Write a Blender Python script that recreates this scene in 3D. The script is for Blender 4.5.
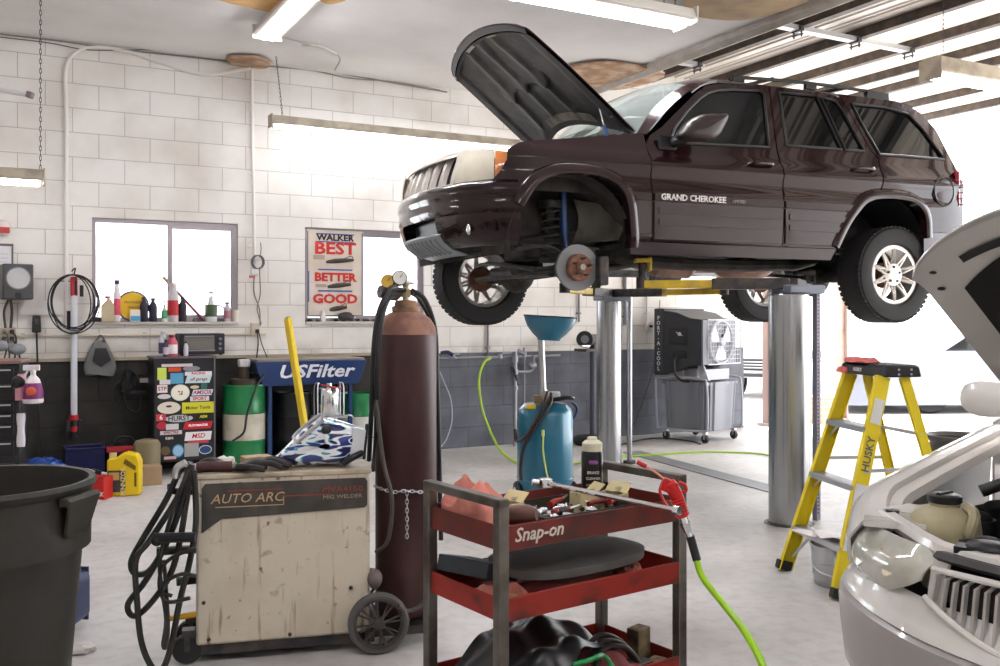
import bpy, bmesh, math, random
from mathutils import Vector, Matrix, Euler
from mathutils.geometry import delaunay_2d_cdt
S = bpy.context.scene
for _o in list(bpy.data.objects): bpy.data.objects.remove(_o)
COL = S.collection
R = math.radians
PI = math.pi
# ------------------------------------------------------------------ camera
CAMH, HZ, FPX = 1.4, 318.0, 950.0
cam_d = bpy.data.cameras.new('camera'); cam = bpy.data.objects.new('camera', cam_d); COL.objects.link(cam)
cam.location = (0, 0, CAMH); cam.rotation_euler = (R(90), 0, 0)
cam_d.sensor_width = 36; cam_d.lens = FPX * 36 / 1000; cam_d.shift_y = -(333 - HZ) / 1000
cam_d.clip_end = 300
S.camera = cam
# ------------------------------------------------------------------ light
w = bpy.data.worlds.new('sky'); S.world = w; w.use_nodes = True
bgn = w.node_tree.nodes['Background']
bgn.inputs[0].default_value = (0.93, 0.96, 1.0, 1); bgn.inputs[1].default_value = 2.3
sl = bpy.data.lights.new('sun', 'SUN'); sun = bpy.data.objects.new('sun', sl); COL.objects.link(sun)
sl.energy = 5.0; sl.angle = R(2); sl.color = (1, .95, .87)
sun.rotation_euler = (R(38), R(0), R(118))     # shines down from beyond the open bay on the right
S.view_settings.view_transform = 'Standard'; S.view_settings.look = 'None'
S.view_settings.gamma = 1; S.view_settings.use_curve_mapping = False
S.view_settings.exposure = 1.62
S.cycles.max_bounces = 9; S.cycles.diffuse_bounces = 5; S.cycles.glossy_bounces = 4
S.cycles.transmission_bounces = 6; S.cycles.transparent_max_bounces = 10
S.cycles.sample_clamp_indirect = 6; S.cycles.caustics_reflective = False; S.cycles.caustics_refractive = False
S.cycles.use_denoising = True

# ------------------------------------------------------------------ materials
def mat(name, col, rough=.55, metal=0, col2=None, scale=6, lo=.4, hi=.65, bump=0, bscale=40, coat=0, trans=0, emis=0, stretch=(1, 1, 1), ior=1.45, alpha=1, detail=6, ecol=None):
    m = bpy.data.materials.new(name); m.use_nodes = True
    nt = m.node_tree; b = nt.nodes['Principled BSDF']
    b.inputs['Base Color'].default_value = (*col, 1); b.inputs['Roughness'].default_value = rough
    b.inputs['Metallic'].default_value = metal; b.inputs['IOR'].default_value = ior
    b.inputs['Coat Weight'].default_value = coat; b.inputs['Coat Roughness'].default_value = .04
    b.inputs['Transmission Weight'].default_value = trans; b.inputs['Alpha'].default_value = alpha
    if emis:
        b.inputs['Emission Color'].default_value = (*(ecol or col), 1); b.inputs['Emission Strength'].default_value = emis
    tc = None
    if col2 or bump:
        tc = nt.nodes.new('ShaderNodeTexCoord'); mp = nt.nodes.new('ShaderNodeMapping')
        mp.inputs['Scale'].default_value = stretch
        nt.links.new(tc.outputs['Object'], mp.inputs['Vector'])
    if col2:
        n = nt.nodes.new('ShaderNodeTexNoise'); n.inputs['Scale'].default_value = scale; n.inputs['Detail'].default_value = detail
        r = nt.nodes.new('ShaderNodeValToRGB')
        r.color_ramp.elements[0].position = lo; r.color_ramp.elements[1].position = hi
        r.color_ramp.elements[0].color = (*col, 1); r.color_ramp.elements[1].color = (*col2, 1)
        nt.links.new(mp.outputs[0], n.inputs['Vector']); nt.links.new(n.outputs['Fac'], r.inputs[0])
        nt.links.new(r.outputs[0], b.inputs['Base Color'])
    if bump:
        n2 = nt.nodes.new('ShaderNodeTexNoise'); n2.inputs['Scale'].default_value = bscale
        bp = nt.nodes.new('ShaderNodeBump'); bp.inputs['Strength'].default_value = bump; bp.inputs['Distance'].default_value = .01
        nt.links.new(mp.outputs[0], n2.inputs['Vector']); nt.links.new(n2.outputs['Fac'], bp.inputs['Height'])
        nt.links.new(bp.outputs[0], b.inputs['Normal'])
    return m

def hexc(h):
    v = [int(h[i:i+2], 16) / 255 for i in (0, 2, 4)]
    return tuple(x / 12.92 if x <= .04045 else ((x + .055) / 1.055) ** 2.4 for x in v)
_flat = {}
def C(h, rough=.5, metal=0, **k):
    key = (h, rough, metal, tuple(sorted(k.items())))
    if key not in _flat: _flat[key] = mat('paint_' + h, hexc(h), rough, metal, **k)
    return _flat[key]

M = {}
M['steel'] = mat('steel', (.55, .56, .58), .28, 1, bump=.05, bscale=20)
M['chrome'] = mat('chrome', (.8, .81, .83), .1, 1)
M['alu'] = mat('aluminium', (.62, .62, .64), .35, .9)
M['dark_metal'] = mat('dark_metal', (.05, .05, .055), .5, .6, col2=(.11, .09, .075), scale=15)
M['rust'] = mat('rust', (.22, .10, .06), .85, .2, col2=(.10, .05, .035), scale=30)
M['rubber'] = mat('rubber', (.018, .018, .019), .6, bump=.1, bscale=60)
M['rubber_grey'] = mat('rubber_grey', (.06, .058, .055), .6, col2=(.03, .03, .03), scale=8)
M['black'] = mat('black_plastic', (.016, .016, .018), .4)
M['white'] = mat('white_plastic', (.75, .75, .73), .4)
M['glass'] = mat('window_glass', (.95, .98, 1), .02, trans=1, ior=1.1)

# ------------------------------------------------------------------ geometry helpers
def frame_of(d):
    d = Vector(d).normalized()
    a = Vector((0, 0, 1)) if abs(d.z) < .95 else Vector((1, 0, 0))
    x = d.cross(a).normalized(); return x, d.cross(x).normalized(), d

def smooth_path(pts, k=6, cyclic=False):
    P_ = [Vector(p) for p in pts]
    if len(P_) < 3: return P_
    out = []; n = len(P_)
    for i in range(n if cyclic else n - 1):
        if cyclic: a, b, c, d = P_[i-1], P_[i], P_[(i+1) % n], P_[(i+2) % n]
        else:
            b, c = P_[i], P_[i+1]
            a = P_[i-1] if i else b * 2 - c
            d = P_[i+2] if i + 2 < n else c * 2 - b
        for j in range(k):
            t = j / k
            out.append(.5 * ((2*b) + (c-a)*t + (2*a-5*b+4*c-d)*t*t + (3*b-a-3*c+d)*t*t*t))
    if not cyclic: out.append(P_[-1])
    return out

class MB:
    def __init__(s): s.bm = bmesh.new(); s.xf = None
    def _face(s, vs):
        try: return s.bm.faces.new(vs)
        except ValueError: return None
    def v(s, p):
        p = Vector(p); return s.bm.verts.new(s.xf @ p if s.xf else p)
    def box(s, c, d, rot=None, taper=1):
        c = Vector(c); q = Euler(rot).to_matrix() if rot else None
        vs = []
        for z in (-1, 1):
            for y in (-1, 1):
                for x in (-1, 1):
                    t = taper if z > 0 else 1
                    p = Vector((x*d[0]/2*t, y*d[1]/2*t, z*d[2]/2))
                    vs.append(s.v(c + (q @ p if q else p)))
        for f in ((0,2,3,1),(4,5,7,6),(0,1,5,4),(2,6,7,3),(0,4,6,2),(1,3,7,5)): s._face([vs[i] for i in f])
        return s
    def cyl(s, a, b, r, r2=None, n=20, cap=True):
        a, b = Vector(a), Vector(b); r2 = r if r2 is None else r2
        x, y, _ = frame_of(b - a)
        A = [s.v(a + (x*math.cos(2*PI*i/n) + y*math.sin(2*PI*i/n))*r) for i in range(n)]
        B = [s.v(b + (x*math.cos(2*PI*i/n) + y*math.sin(2*PI*i/n))*r2) for i in range(n)]
        for i in range(n): s._face([A[i], B[i], B[(i+1) % n], A[(i+1) % n]])
        if cap: s._face(A); s._face(B[::-1])
        return s
    def lathe(s, prof, o=(0, 0, 0), axis=(0, 0, 1), n=32, arc=None):
        o = Vector(o); x, y, z = frame_of(axis); rings = []
        m = n if arc is None else n + 1
        a0, a1 = (0, 2*PI) if arc is None else arc
        for r, h in prof:
            if r < 1e-5: rings.append([s.v(o + z*h)])
            else: rings.append([s.v(o + z*h + (x*math.cos(a0+(a1-a0)*i/n) + y*math.sin(a0+(a1-a0)*i/n))*r) for i in range(m)])
        for A, B in zip(rings, rings[1:]):
            for i in range(n):
                j = (i+1) % m if arc is None else i+1
                if len(A) == 1 and len(B) == 1: continue
                if len(A) == 1: s._face([A[0], B[i], B[j]])
                elif len(B) == 1: s._face([A[i], B[0], A[j]])
                else: s._face([A[i], B[i], B[j], A[j]])
        return s
    def tube(s, pts, r, n=8, k=6, cyclic=False, cap=True, sm=True):
        P_ = smooth_path(pts, k, cyclic) if sm else [Vector(p) for p in pts]
        N = len(P_); rings = []; prev = None
        for i, p in enumerate(P_):
            t = (P_[(i+1) % N] - P_[i-1]) if cyclic else (P_[min(i+1, N-1)] - P_[max(i-1, 0)])
            if t.length < 1e-7: t = Vector((0, 0, 1))
            t.normalize()
            if prev is None: x = frame_of(t)[0]
            else:
                x = prev - t * prev.dot(t)
                x = x.normalized() if x.length > 1e-5 else frame_of(t)[0]
            prev = x; y = t.cross(x)
            rr = r(i / max(1, N-1)) if callable(r) else r
            rings.append([s.v(p + (x*math.cos(2*PI*j/n) + y*math.sin(2*PI*j/n))*rr) for j in range(n)])
        for i in range(N if cyclic else N-1):
            A, B = rings[i], rings[(i+1) % N]
            for j in range(n): s._face([A[j], A[(j+1) % n], B[(j+1) % n], B[j]])
        if cap and not cyclic: s._face(rings[0][::-1]); s._face(rings[-1])
        return s
    def prism(s, poly, o, u, vv, t):
        """2D polygon in the plane (u, vv) at o, extruded by t along u x vv"""
        o, u, vv = Vector(o), Vector(u).normalized(), Vector(vv).normalized(); nn = u.cross(vv)
        A = [s.v(o + u*a + vv*b) for a, b in poly]; B = [s.v(o + u*a + vv*b + nn*t) for a, b in poly]
        s._face(A[::-1]); s._face(B)
        for i in range(len(A)): s._face([A[i], A[(i+1) % len(A)], B[(i+1) % len(A)], B[i]])
        return s
    def grid(s, fn, nu, nv, cu=False):
        g = [[s.v(fn(i / nu, j / nv)) for j in range(nv + 1)] for i in range(nu if cu else nu + 1)]
        for i in range(nu):
            a, b = g[i], g[(i+1) % len(g)]
            for j in range(nv): s._face([a[j], b[j], b[j+1], a[j+1]])
        return s
    def ball(s, c, r, sc=(1, 1, 1), n=16, m=10, jit=0, rng=None):
        c = Vector(c)
        g = []
        for j in range(m + 1):
            th = PI * j / m; ring = []
            for i in range(n if 0 < j < m else 1):
                ph = 2*PI*i/n; q = r * (1 + (rng.uniform(-jit, jit) if rng else 0))
                ring.append(s.v(c + Vector((math.sin(th)*math.cos(ph)*sc[0], math.sin(th)*math.sin(ph)*sc[1], math.cos(th)*sc[2]))*q))
            g.append(ring)
        for A, B in zip(g, g[1:]):
            for i in range(n):
                j = (i+1) % n
                if len(A) == 1: s._face([A[0], B[i], B[j]])
                elif len(B) == 1: s._face([A[i], B[0], A[j]])
                else: s._face([A[i], B[i], B[j], A[j]])
        return s
    def poly(s, outer, fn, holes=(), step=.08, flip=False):
        """fill a 2D outline (with holes) with an even mesh and map it to 3D through fn(a, b)"""
        def dens(pl):
            out = []
            for i, p in enumerate(pl):
                q = pl[(i+1) % len(pl)]; L = math.hypot(q[0]-p[0], q[1]-p[1]); k = max(1, int(L/step + .5))
                for j in range(k): out.append((p[0] + (q[0]-p[0])*j/k, p[1] + (q[1]-p[1])*j/k))
            return out
        def inside(pt, pl):
            c = False; x, y = pt
            for i in range(len(pl)):
                x1, y1 = pl[i-1]; x2, y2 = pl[i]
                if (y1 > y) != (y2 > y) and x < (x2-x1)*(y-y1)/(y2-y1) + x1: c = not c
            return c
        loops = [dens(outer)] + [dens(h_) for h_ in holes]
        vs, es = [], []
        for lp in loops:
            b = len(vs); vs += lp; es += [(b+i, b+(i+1) % len(lp)) for i in range(len(lp))]
        x0, x1 = min(p[0] for p in outer), max(p[0] for p in outer); y0, y1 = min(p[1] for p in outer), max(p[1] for p in outer)
        def far(pt): return all((pt[0]-q[0])**2 + (pt[1]-q[1])**2 > (step*.45)**2 for q in vs[:nb])
        nb = len(vs); y = y0 + step/2; row = 0
        while y < y1:
            x = x0 + step*(.5 if row % 2 else .1)
            while x < x1:
                p = (x, y)
                if inside(p, loops[0]) and not any(inside(p, h_) for h_ in loops[1:]) and far(p): vs.append(p)
                x += step
            y += step*.87; row += 1
        r = delaunay_2d_cdt([Vector(p) for p in vs], es, [], 0, 1e-6)
        ov, of = r[0], r[2]
        keep = []
        for f in of:
            c = (sum(ov[i].x for i in f)/len(f), sum(ov[i].y for i in f)/len(f))
            if inside(c, loops[0]) and not any(inside(c, h_) for h_ in loops[1:]): keep.append(f)
        used = {i for f in keep for i in f}
        bv = {i: s.v(fn(ov[i].x, ov[i].y)) for i in used}
        for f in keep: s._face([bv[i] for i in (f[::-1] if flip else f)])
        return s
    def done(s, name, m=None, parent=None, bevel=0, ang=35, solid=0, sub=0, smooth=True, loc=None, rot=None, seg=2, soff=-1):
        me = bpy.data.meshes.new(name)
        bmesh.ops.recalc_face_normals(s.bm, faces=s.bm.faces) if not solid else None
        s.bm.to_mesh(me); s.bm.free()
        if smooth:
            for p in me.polygons: p.use_smooth = True
            me.set_sharp_from_angle(angle=R(ang))
        o = bpy.data.objects.new(name, me); COL.objects.link(o)
        if m: me.materials.append(m)
        if parent: o.parent = parent
        if loc: o.location = loc
        if rot: o.rotation_euler = rot
        if solid:
            md = o.modifiers.new('thickness', 'SOLIDIFY'); md.thickness = solid; md.offset = soff
            if smooth:
                md = o.modifiers.new('crisp', 'EDGE_SPLIT'); md.split_angle = R(ang)
        if bevel:
            md = o.modifiers.new('bevel', 'BEVEL'); md.width = bevel; md.segments = seg; md.limit_method = 'ANGLE'; md.angle_limit = R(40)
            md.harden_normals = False
        if sub:
            md = o.modifiers.new('sub', 'SUBSURF'); md.levels = sub; md.render_levels = sub
        return o

def tag(o, label, cat, group=None):
    o['label'] = label; o['category'] = cat
    if group: o['group'] = group
    return o
def thing(name, label, cat, loc=(0, 0, 0), rz=0, group=None):
    o = bpy.data.objects.new(name, None); COL.objects.link(o); o.empty_display_size = .1
    o.location = loc; o.rotation_euler = (0, 0, rz); return tag(o, label, cat, group)
def struct(o): o['kind'] = 'structure'; return o
def sublabel(o, l): o['label'] = l; return o
def kids(o): return [c for c in bpy.data.objects if c.parent == o]
def copy_tree(o, parent=None):
    c = o.copy(); COL.objects.link(c)
    if parent: c.parent = parent
    for ch in kids(o): copy_tree(ch, c)
    return c
def text(name, body, size, m, parent, loc, rot=(PI/2, 0, 0), ext=.001, shear=0, bold=0, align='CENTER', wide=1, sp=1):
    cu = bpy.data.curves.new(name, 'FONT'); cu.body = body; cu.size = size; cu.extrude = ext; cu.shear = shear
    cu.offset = bold; cu.align_x = align; cu.align_y = 'CENTER'; cu.space_character = sp; cu.resolution_u = 2
    t = bpy.data.objects.new('t', cu); COL.objects.link(t)
    bpy.context.view_layer.update()
    me = bpy.data.meshes.new_from_object(t.evaluated_get(bpy.context.evaluated_depsgraph_get()))
    bpy.data.objects.remove(t); bpy.data.curves.remove(cu)
    o = bpy.data.objects.new(name, me); COL.objects.link(o); me.materials.clear(); me.materials.append(m)
    o.parent = parent; o.location = loc; o.rotation_euler = rot; o.scale = (wide, 1, 1)
    return o

# the camera's mapping, used to work out where things stand
def W(px, py, D): return Vector(((px-500)/FPX*D, D, CAMH + (HZ-py)*D/FPX))
def FLr(px, py, z=0):
    D = (CAMH-z)*FPX/(py-HZ); return Vector(((px-500)/FPX*D, D, z))
# the room: s runs along the back wall, n out from it into the room
TH = R(28.2); W0 = Vector((-.537, 10.2, 0)); DS = Vector((math.cos(TH), math.sin(TH), 0)); DN = Vector((math.sin(TH), -math.cos(TH), 0))
def Rm(s, n, z=0): return W0 + DS*s + DN*n + Vector((0, 0, z))
def WS(px, n=0):
    """where the ray through picture column px meets the plane n in front of the back wall: s and distance"""
    u = (px-500)/FPX; a = W0 + DN*n
    s = (u*a.y - a.x)/(DS.x - u*DS.y); return s, a.y + DS.y*s
def WP(px, py, n=0):
    s, D = WS(px, n); return s, CAMH + (HZ-py)*D/FPX
room = lambda: Matrix.Translation(W0) @ Matrix.Rotation(TH, 4, 'Z')
def roomobj(o):
    o.matrix_world = room(); return o
def rthing(name, label, cat, s, n, z=0, rz=0, group=None):
    return thing(name, label, cat, Rm(s, n, z), TH + rz, group)
# ================================================================== THE SETTING
def blocks_mat():
    m = mat('painted_block_wall', (.80, .77, .72), .7); nt = m.node_tree; b = nt.nodes['Principled BSDF']
    N = nt.nodes.new; L = nt.links.new
    tc = N('ShaderNodeTexCoord'); mp = N('ShaderNodeMapping'); mp.inputs['Rotation'].default_value = (-PI/2, 0, 0)
    L(tc.outputs['Object'], mp.inputs[0])
    br = N('ShaderNodeTexBrick'); br.offset = .5; br.inputs['Scale'].default_value = 1; br.inputs['Brick Width'].default_value = .436
    br.inputs['Row Height'].default_value = .218; br.inputs['Mortar Size'].default_value = .004; br.inputs['Mortar Smooth'].default_value = .4
    L(mp.outputs[0], br.inputs['Vector'])
    no = N('ShaderNodeTexNoise'); no.inputs['Scale'].default_value = 1.6; no.inputs['Detail'].default_value = 10
    L(tc.outputs['Object'], no.inputs['Vector'])
    def ramp(src, a, b_, ca, cb):
        r = N('ShaderNodeValToRGB'); r.color_ramp.elements[0].position = a; r.color_ramp.elements[1].position = b_
        r.color_ramp.elements[0].color = (*ca, 1); r.color_ramp.elements[1].color = (*cb, 1); L(src, r.inputs[0]); return r.outputs[0]
    white = ramp(no.outputs['Fac'], .42, .72, (.83, .80, .76), (.66, .61, .55))
    no2 = N('ShaderNodeTexNoise'); no2.inputs['Scale'].default_value = 3.5; no2.inputs['Detail'].default_value = 8; L(tc.outputs['Object'], no2.inputs['Vector'])
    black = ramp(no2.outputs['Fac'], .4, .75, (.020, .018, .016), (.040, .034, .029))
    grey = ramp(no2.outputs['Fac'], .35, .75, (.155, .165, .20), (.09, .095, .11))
    sx = N('ShaderNodeSeparateXYZ'); L(tc.outputs['Object'], sx.inputs[0])
    def step(src, val, w_):
        a = N('ShaderNodeMath'); a.operation = 'SUBTRACT'; L(src, a.inputs[0]); a.inputs[1].default_value = val
        c = N('ShaderNodeMath'); c.operation = 'DIVIDE'; c.use_clamp = True; L(a.outputs[0], c.inputs[0]); c.inputs[1].default_value = w_; return c.outputs[0]
    def mix(f, a, b_):
        x = N('ShaderNodeMixRGB'); L(f, x.inputs[0]); L(a, x.inputs[1]); L(b_, x.inputs[2]); return x.outputs[0]
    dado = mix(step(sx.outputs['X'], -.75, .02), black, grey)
    col = mix(step(sx.outputs['Z'], 1.02, .01), dado, white)
    mo = N('ShaderNodeMixRGB'); mo.blend_type = 'MULTIPLY'; L(br.outputs['Fac'], mo.inputs[0]); L(col, mo.inputs[1]); mo.inputs[2].default_value = (.62, .59, .56, 1)
    # a dirty band just above the dark paint, where hands and tools have rubbed
    no3 = N('ShaderNodeTexNoise'); no3.inputs['Scale'].default_value = 2.2; no3.inputs['Detail'].default_value = 6; L(tc.outputs['Object'], no3.inputs['Vector'])
    d1 = ramp(no3.outputs['Fac'], .5, .66, (0, 0, 0), (1, 1, 1))
    bnd0 = step(sx.outputs['Z'], 1.2, -.12); bm0 = N('ShaderNodeMath'); bm0.operation = 'MULTIPLY'; L(bnd0, bm0.inputs[0]); L(step(sx.outputs['Z'], 1.02, .01), bm0.inputs[1]); bnd = bm0.outputs[0]; mm = N('ShaderNodeMath'); mm.operation = 'MULTIPLY'; L(d1, mm.inputs[0]); L(bnd, mm.inputs[1])
    m2 = N('ShaderNodeMath'); m2.operation = 'MULTIPLY'; L(mm.outputs[0], m2.inputs[0]); m2.inputs[1].default_value = .45
    dd = N('ShaderNodeMixRGB'); L(m2.outputs[0], dd.inputs[0]); L(mo.outputs[0], dd.inputs[1]); dd.inputs[2].default_value = (.2, .16, .12, 1)
    L(dd.outputs[0], b.inputs['Base Color'])
    bp = N('ShaderNodeBump'); bp.inputs['Strength'].default_value = .5; bp.inputs['Distance'].default_value = .01; bp.invert = True
    L(br.outputs['Fac'], bp.inputs['Height']); L(bp.outputs[0], b.inputs['Normal'])
    return m
def concrete_mat():
    m = mat('concrete_floor', (.5, .48, .46), .55); nt = m.node_tree; b = nt.nodes['Principled BSDF']; N = nt.nodes.new; L = nt.links.new
    tc = N('ShaderNodeTexCoord'); a = N('ShaderNodeTexNoise'); a.inputs['Scale'].default_value = .9; a.inputs['Detail'].default_value = 9; L(tc.outputs['Object'], a.inputs[0])
    r = N('ShaderNodeValToRGB'); e = r.color_ramp.elements; e[0].position = .34; e[0].color = (.42, .40, .385, 1); e[1].position = .58; e[1].color = (.60, .58, .57, 1)
    L(a.outputs['Fac'], r.inputs[0])
    c = N('ShaderNodeTexNoise'); c.inputs['Scale'].default_value = 14; c.inputs['Detail'].default_value = 10; L(tc.outputs['Object'], c.inputs[0])
    r2 = N('ShaderNodeValToRGB'); e = r2.color_ramp.elements; e[0].position = .3; e[0].color = (.85, .84, .83, 1); e[1].position = .55; e[1].color = (1, 1, 1, 1); L(c.outputs['Fac'], r2.inputs[0])
    x = N('ShaderNodeMixRGB'); x.blend_type = 'MULTIPLY'; x.inputs[0].default_value = 1; L(r.outputs[0], x.inputs[1]); L(r2.outputs[0], x.inputs[2])
    v = N('ShaderNodeTexVoronoi'); v.inputs['Scale'].default_value = .55; v.feature = 'F1'; L(tc.outputs['Object'], v.inputs['Vector'])
    r3 = N('ShaderNodeValToRGB'); e = r3.color_ramp.elements; e[0].position = .03; e[0].color = (.45, .42, .4, 1); e[1].position = .22; e[1].color = (1, 1, 1, 1); L(v.outputs['Distance'], r3.inputs[0])
    y = N('ShaderNodeMixRGB'); y.blend_type = 'MULTIPLY'; y.inputs[0].default_value = .8; L(x.outputs[0], y.inputs[1]); L(r3.outputs[0], y.inputs[2])
    L(y.outputs[0], b.inputs['Base Color'])
    bp = N('ShaderNodeBump'); bp.inputs['Strength'].default_value = .15; bp.inputs['Distance'].default_value = .01; L(c.outputs['Fac'], bp.inputs['Height']); L(bp.outputs[0], b.inputs['Normal'])
    return m
fl = struct(MB().box((3, 10, -.1), (60, 60, .2)).done('floor', concrete_mat(), smooth=False))

SL, SR, CZ = -6.3, 4.15, 3.86
WIN = [(WP(92, 217)[0], WP(238, 224)[0], 1.365, 2.305), (WP(305, 228)[0], WP(424, 232)[0], 1.365, 2.305)]
# back wall with two real window holes
b = MB()
wpoly = [(SL, 0), (SR, 0), (SR, CZ+.5), (SL, CZ+.5)]
holes = [[(a, z0), (c, z0), (c, z1), (a, z1)] for a, c, z0, z1 in WIN]
b.poly(wpoly, lambda s, z: (s, 0, z), holes, step=1.2); b.poly(wpoly, lambda s, z: (s, .2, z), holes, step=1.2, flip=True)
for pl in [wpoly] + holes:
    for i in range(len(pl)):
        p, q = pl[i-1], pl[i]
        b._face([b.v((p[0], 0, p[1])), b.v((q[0], 0, q[1])), b.v((q[0], .2, q[1])), b.v((p[0], .2, p[1]))])
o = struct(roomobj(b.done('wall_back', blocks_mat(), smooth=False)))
ceil_m = mat('ceiling_paint', (.88, .86, .85), .85, col2=(.80, .77, .75), scale=1.3, bump=.25, bscale=60)
struct(roomobj(MB().box(((SL+1.35)/2, -6.5, CZ+.1), (1.35-SL, 13.4, .2)).done('ceiling', ceil_m, smooth=False)))
struct(roomobj(MB().box((SL-.1, -6.5, 2), (.2, 13.4, 4.5)).done('wall_left', mat('left_wall_paint', (.55, .52, .48), .8), smooth=False)))
struct(roomobj(MB().box(((SL+9)/2, -13.0, 2.2), (9-SL, .2, 4.8)).done('wall_front', mat('front_wall_paint', (.68, .65, .62), .8), smooth=False)))
# rounded boxed-in beam where the plaster ceiling stops
bm_ = mat('beam_plaster', (.47, .42, .36), .9, col2=(.6, .56, .52), scale=5, bump=.5, bscale=50)
b = MB(); prof = [(1.25, CZ+.02), (1.27, CZ-.05), (1.33, CZ-.085), (1.40, CZ-.06), (1.43, CZ+.02), (1.43, CZ+.48), (1.25, CZ+.48)]
b.prism(prof, (0, 0, 0), (1, 0, 0), (0, 0, 1), 12.9)
struct(roomobj(b.done('trim_1', bm_)))
# metal roof over the lift bay: ribbed sheet, steel purlins, clamped cross struts
RZ = 4.34
roof_m = mat('translucent_roof_sheet', (.78, .75, .72), .5); nt = roof_m.node_tree; pb = nt.nodes['Principled BSDF']
tr = nt.nodes.new('ShaderNodeBsdfTranslucent'); tr.inputs[0].default_value = (.9, .84, .78, 1); mx = nt.nodes.new('ShaderNodeMixShader'); mx.inputs[0].default_value = .3
nt.links.new(pb.outputs[0], mx.inputs[1]); nt.links.new(tr.outputs[0], mx.inputs[2]); nt.links.new(mx.outputs[0], nt.nodes['Material Output'].inputs[0])
def roof_sheet(xa, xb, m, nm):
    b = MB(); xs = []; x = xa
    while x < xb-.01: xs += [(x, 0), (x+.10, 0), (x+.115, .022), (x+.13, .022), (x+.145, 0), (x+.17, 0), (x+.185, .04), (x+.215, .04), (x+.23, 0)]; x += .23
    for (x0, z0), (x1, z1) in zip(xs, xs[1:]):
        if x1-x0 < 1e-6: continue
        b._face([b.v((x0, .1, RZ+z0)), b.v((x1, .1, RZ+z1)), b.v((x1, -12.9, RZ+z1)), b.v((x0, -12.9, RZ+z0))])
    bmesh.ops.remove_doubles(b.bm, verts=b.bm.verts, dist=1e-4)
    struct(roomobj(b.done(nm, m, solid=.004)))
roof_sheet(1.43, 1.43+.23*9, mat('ribbed_metal_sheet', (.62, .58, .54), .42, .2, col2=(.45, .40, .36), scale=2, stretch=(4, .3, 1)), 'ceiling_metal_sheet')
roof_sheet(1.43+.23*9, 7.55, roof_m, 'ceiling_roof_sheet')
pur = mat('roof_purlin_steel', (.06, .05, .045), .6, .3, col2=(.12, .09, .07), scale=9)
for k, s_ in enumerate((1.78, 2.62, 3.42, 4.22, 5.0, 5.6, 6.6, 7.48)):
    b = MB(); wd = .085 if k not in (4, 6) else .05
    b.box((s_, -6.4, RZ-.05), (.012, 13, .09)); b.box((s_+wd/2-.006, -6.4, RZ-.008), (wd, 13, .012)); b.box((s_+wd/2-.006, -6.4, RZ-.095), (wd, 13, .01))
    struct(roomobj(b.done('trim_%d' % (k+2), pur, smooth=False)))
strut_m = mat('galvanised_strut', (.5, .5, .5), .45, .8)
def strut(s0, s1, n, lab):
    t = rthing('roof_strut', lab, 'roof strut', s0, n, RZ-.125, 0, 'roof struts')
    L_ = s1-s0; b = MB()
    b.box((L_/2, 0, 0), (L_, .09, .008)); b.box((L_/2, -.041, .02), (L_, .008, .045)); b.box((L_/2, .041, .02), (L_, .008, .045))
    for i in range(int(L_/.4)): b.box((.2+.4*i, 0, -.005), (.09, .03, .004))
    b.done('channel', strut_m, t, smooth=False)
    for s_ in (1.78, 2.62, 3.42, 4.22, 5.0):
        if s0-.05 < s_ < s1+.05:
            c = MB().box((s_-s0, 0, .01), (.05, .13, .05)).cyl((s_-s0, -.05, -.07), (s_-s0, -.05, .06), .009, n=8).cyl((s_-s0, .05, -.07), (s_-s0, .05, .06), .009, n=8).box((s_-s0, 0, -.045), (.03, .13, .012))
            c.done('clamp', M['dark_metal'], t, bevel=.003)
strut(1.72, 4.28, 2.42, 'long galvanised strut clamped under the roof purlins, nearer the light tube')
strut(1.72, 2.7, .92, 'short strut clamped under the roof purlins just above the windscreen of the raised car')

# windows
fr_m = mat('window_aluminium', (.36, .32, .34), .4, .6)
for i, (a, c, z0, z1) in enumerate(WIN):
    t = bpy.data.objects.new('window_%d' % (i+1), None); COL.objects.link(t); t['kind'] = 'structure'; t.matrix_world = room()
    b = MB(); y = .06
    for zz in (z0+.02, z1-.02): b.box(((a+c)/2, y, zz), (c-a, .07, .04))
    for ss in (a+.018, c-.018): b.box((ss, y, (z0+z1)/2), (.036, .07, z1-z0))
    md = a + (c-a)*(.52 if i == 0 else .44)
    b.box((md, y-.012, (z0+z1)/2), (.045, .05, z1-z0))
    b.box(((md+c)/2, y-.02, z1-.055), (c-md, .025, .035)); b.box(((md+c)/2, y-.02, z0+.05), (c-md, .025, .03)); b.box((c-.05, y-.02, (z0+z1)/2), (.03, .025, z1-z0))
    b.done('window_frame', fr_m, t, bevel=.003)
    MB().box(((a+c)/2, y+.01, (z0+z1)/2), (c-a-.04, .004, z1-z0-.04)).done('pane', M['glass'], t, smooth=False)
    MB().box(((a+c)/2, .045, z0-.012), (c-a, .17, .024)).done('window_sill', mat('sill_paint', (.6, .56, .5), .7), t, bevel=.004)
# yard outside the bay: pale ground and a far pale building
struct(MB().box((10, 34, 2.2), (60, .3, 4.4)).done('wall_outside', mat('outside_wall', (.82, .8, .76), .8), smooth=False, rot=None))
# horizontal conduit and paint ledge on the back wall
o = MB(); z = WP(150, 335)[1]; o.tube([(SL, -.02, z), (WP(265, 336)[0], -.02, z)], .012, sm=False); 
for s_ in (-5.2, -4.1, -3.1): o.box((s_, -.012, z), (.03, .022, .05))
tag(roomobj(o.done('wall_conduit', C('c9bfae', .5))), 'thin tan conduit running level along the block wall below the wide window', 'conduit')
o = MB().box(((SL-.85)/2, -.012, 1.03), (-.85-SL, .024, .03)).done('trim_12', C('a89c88', .6), smooth=False); struct(roomobj(o))
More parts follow.
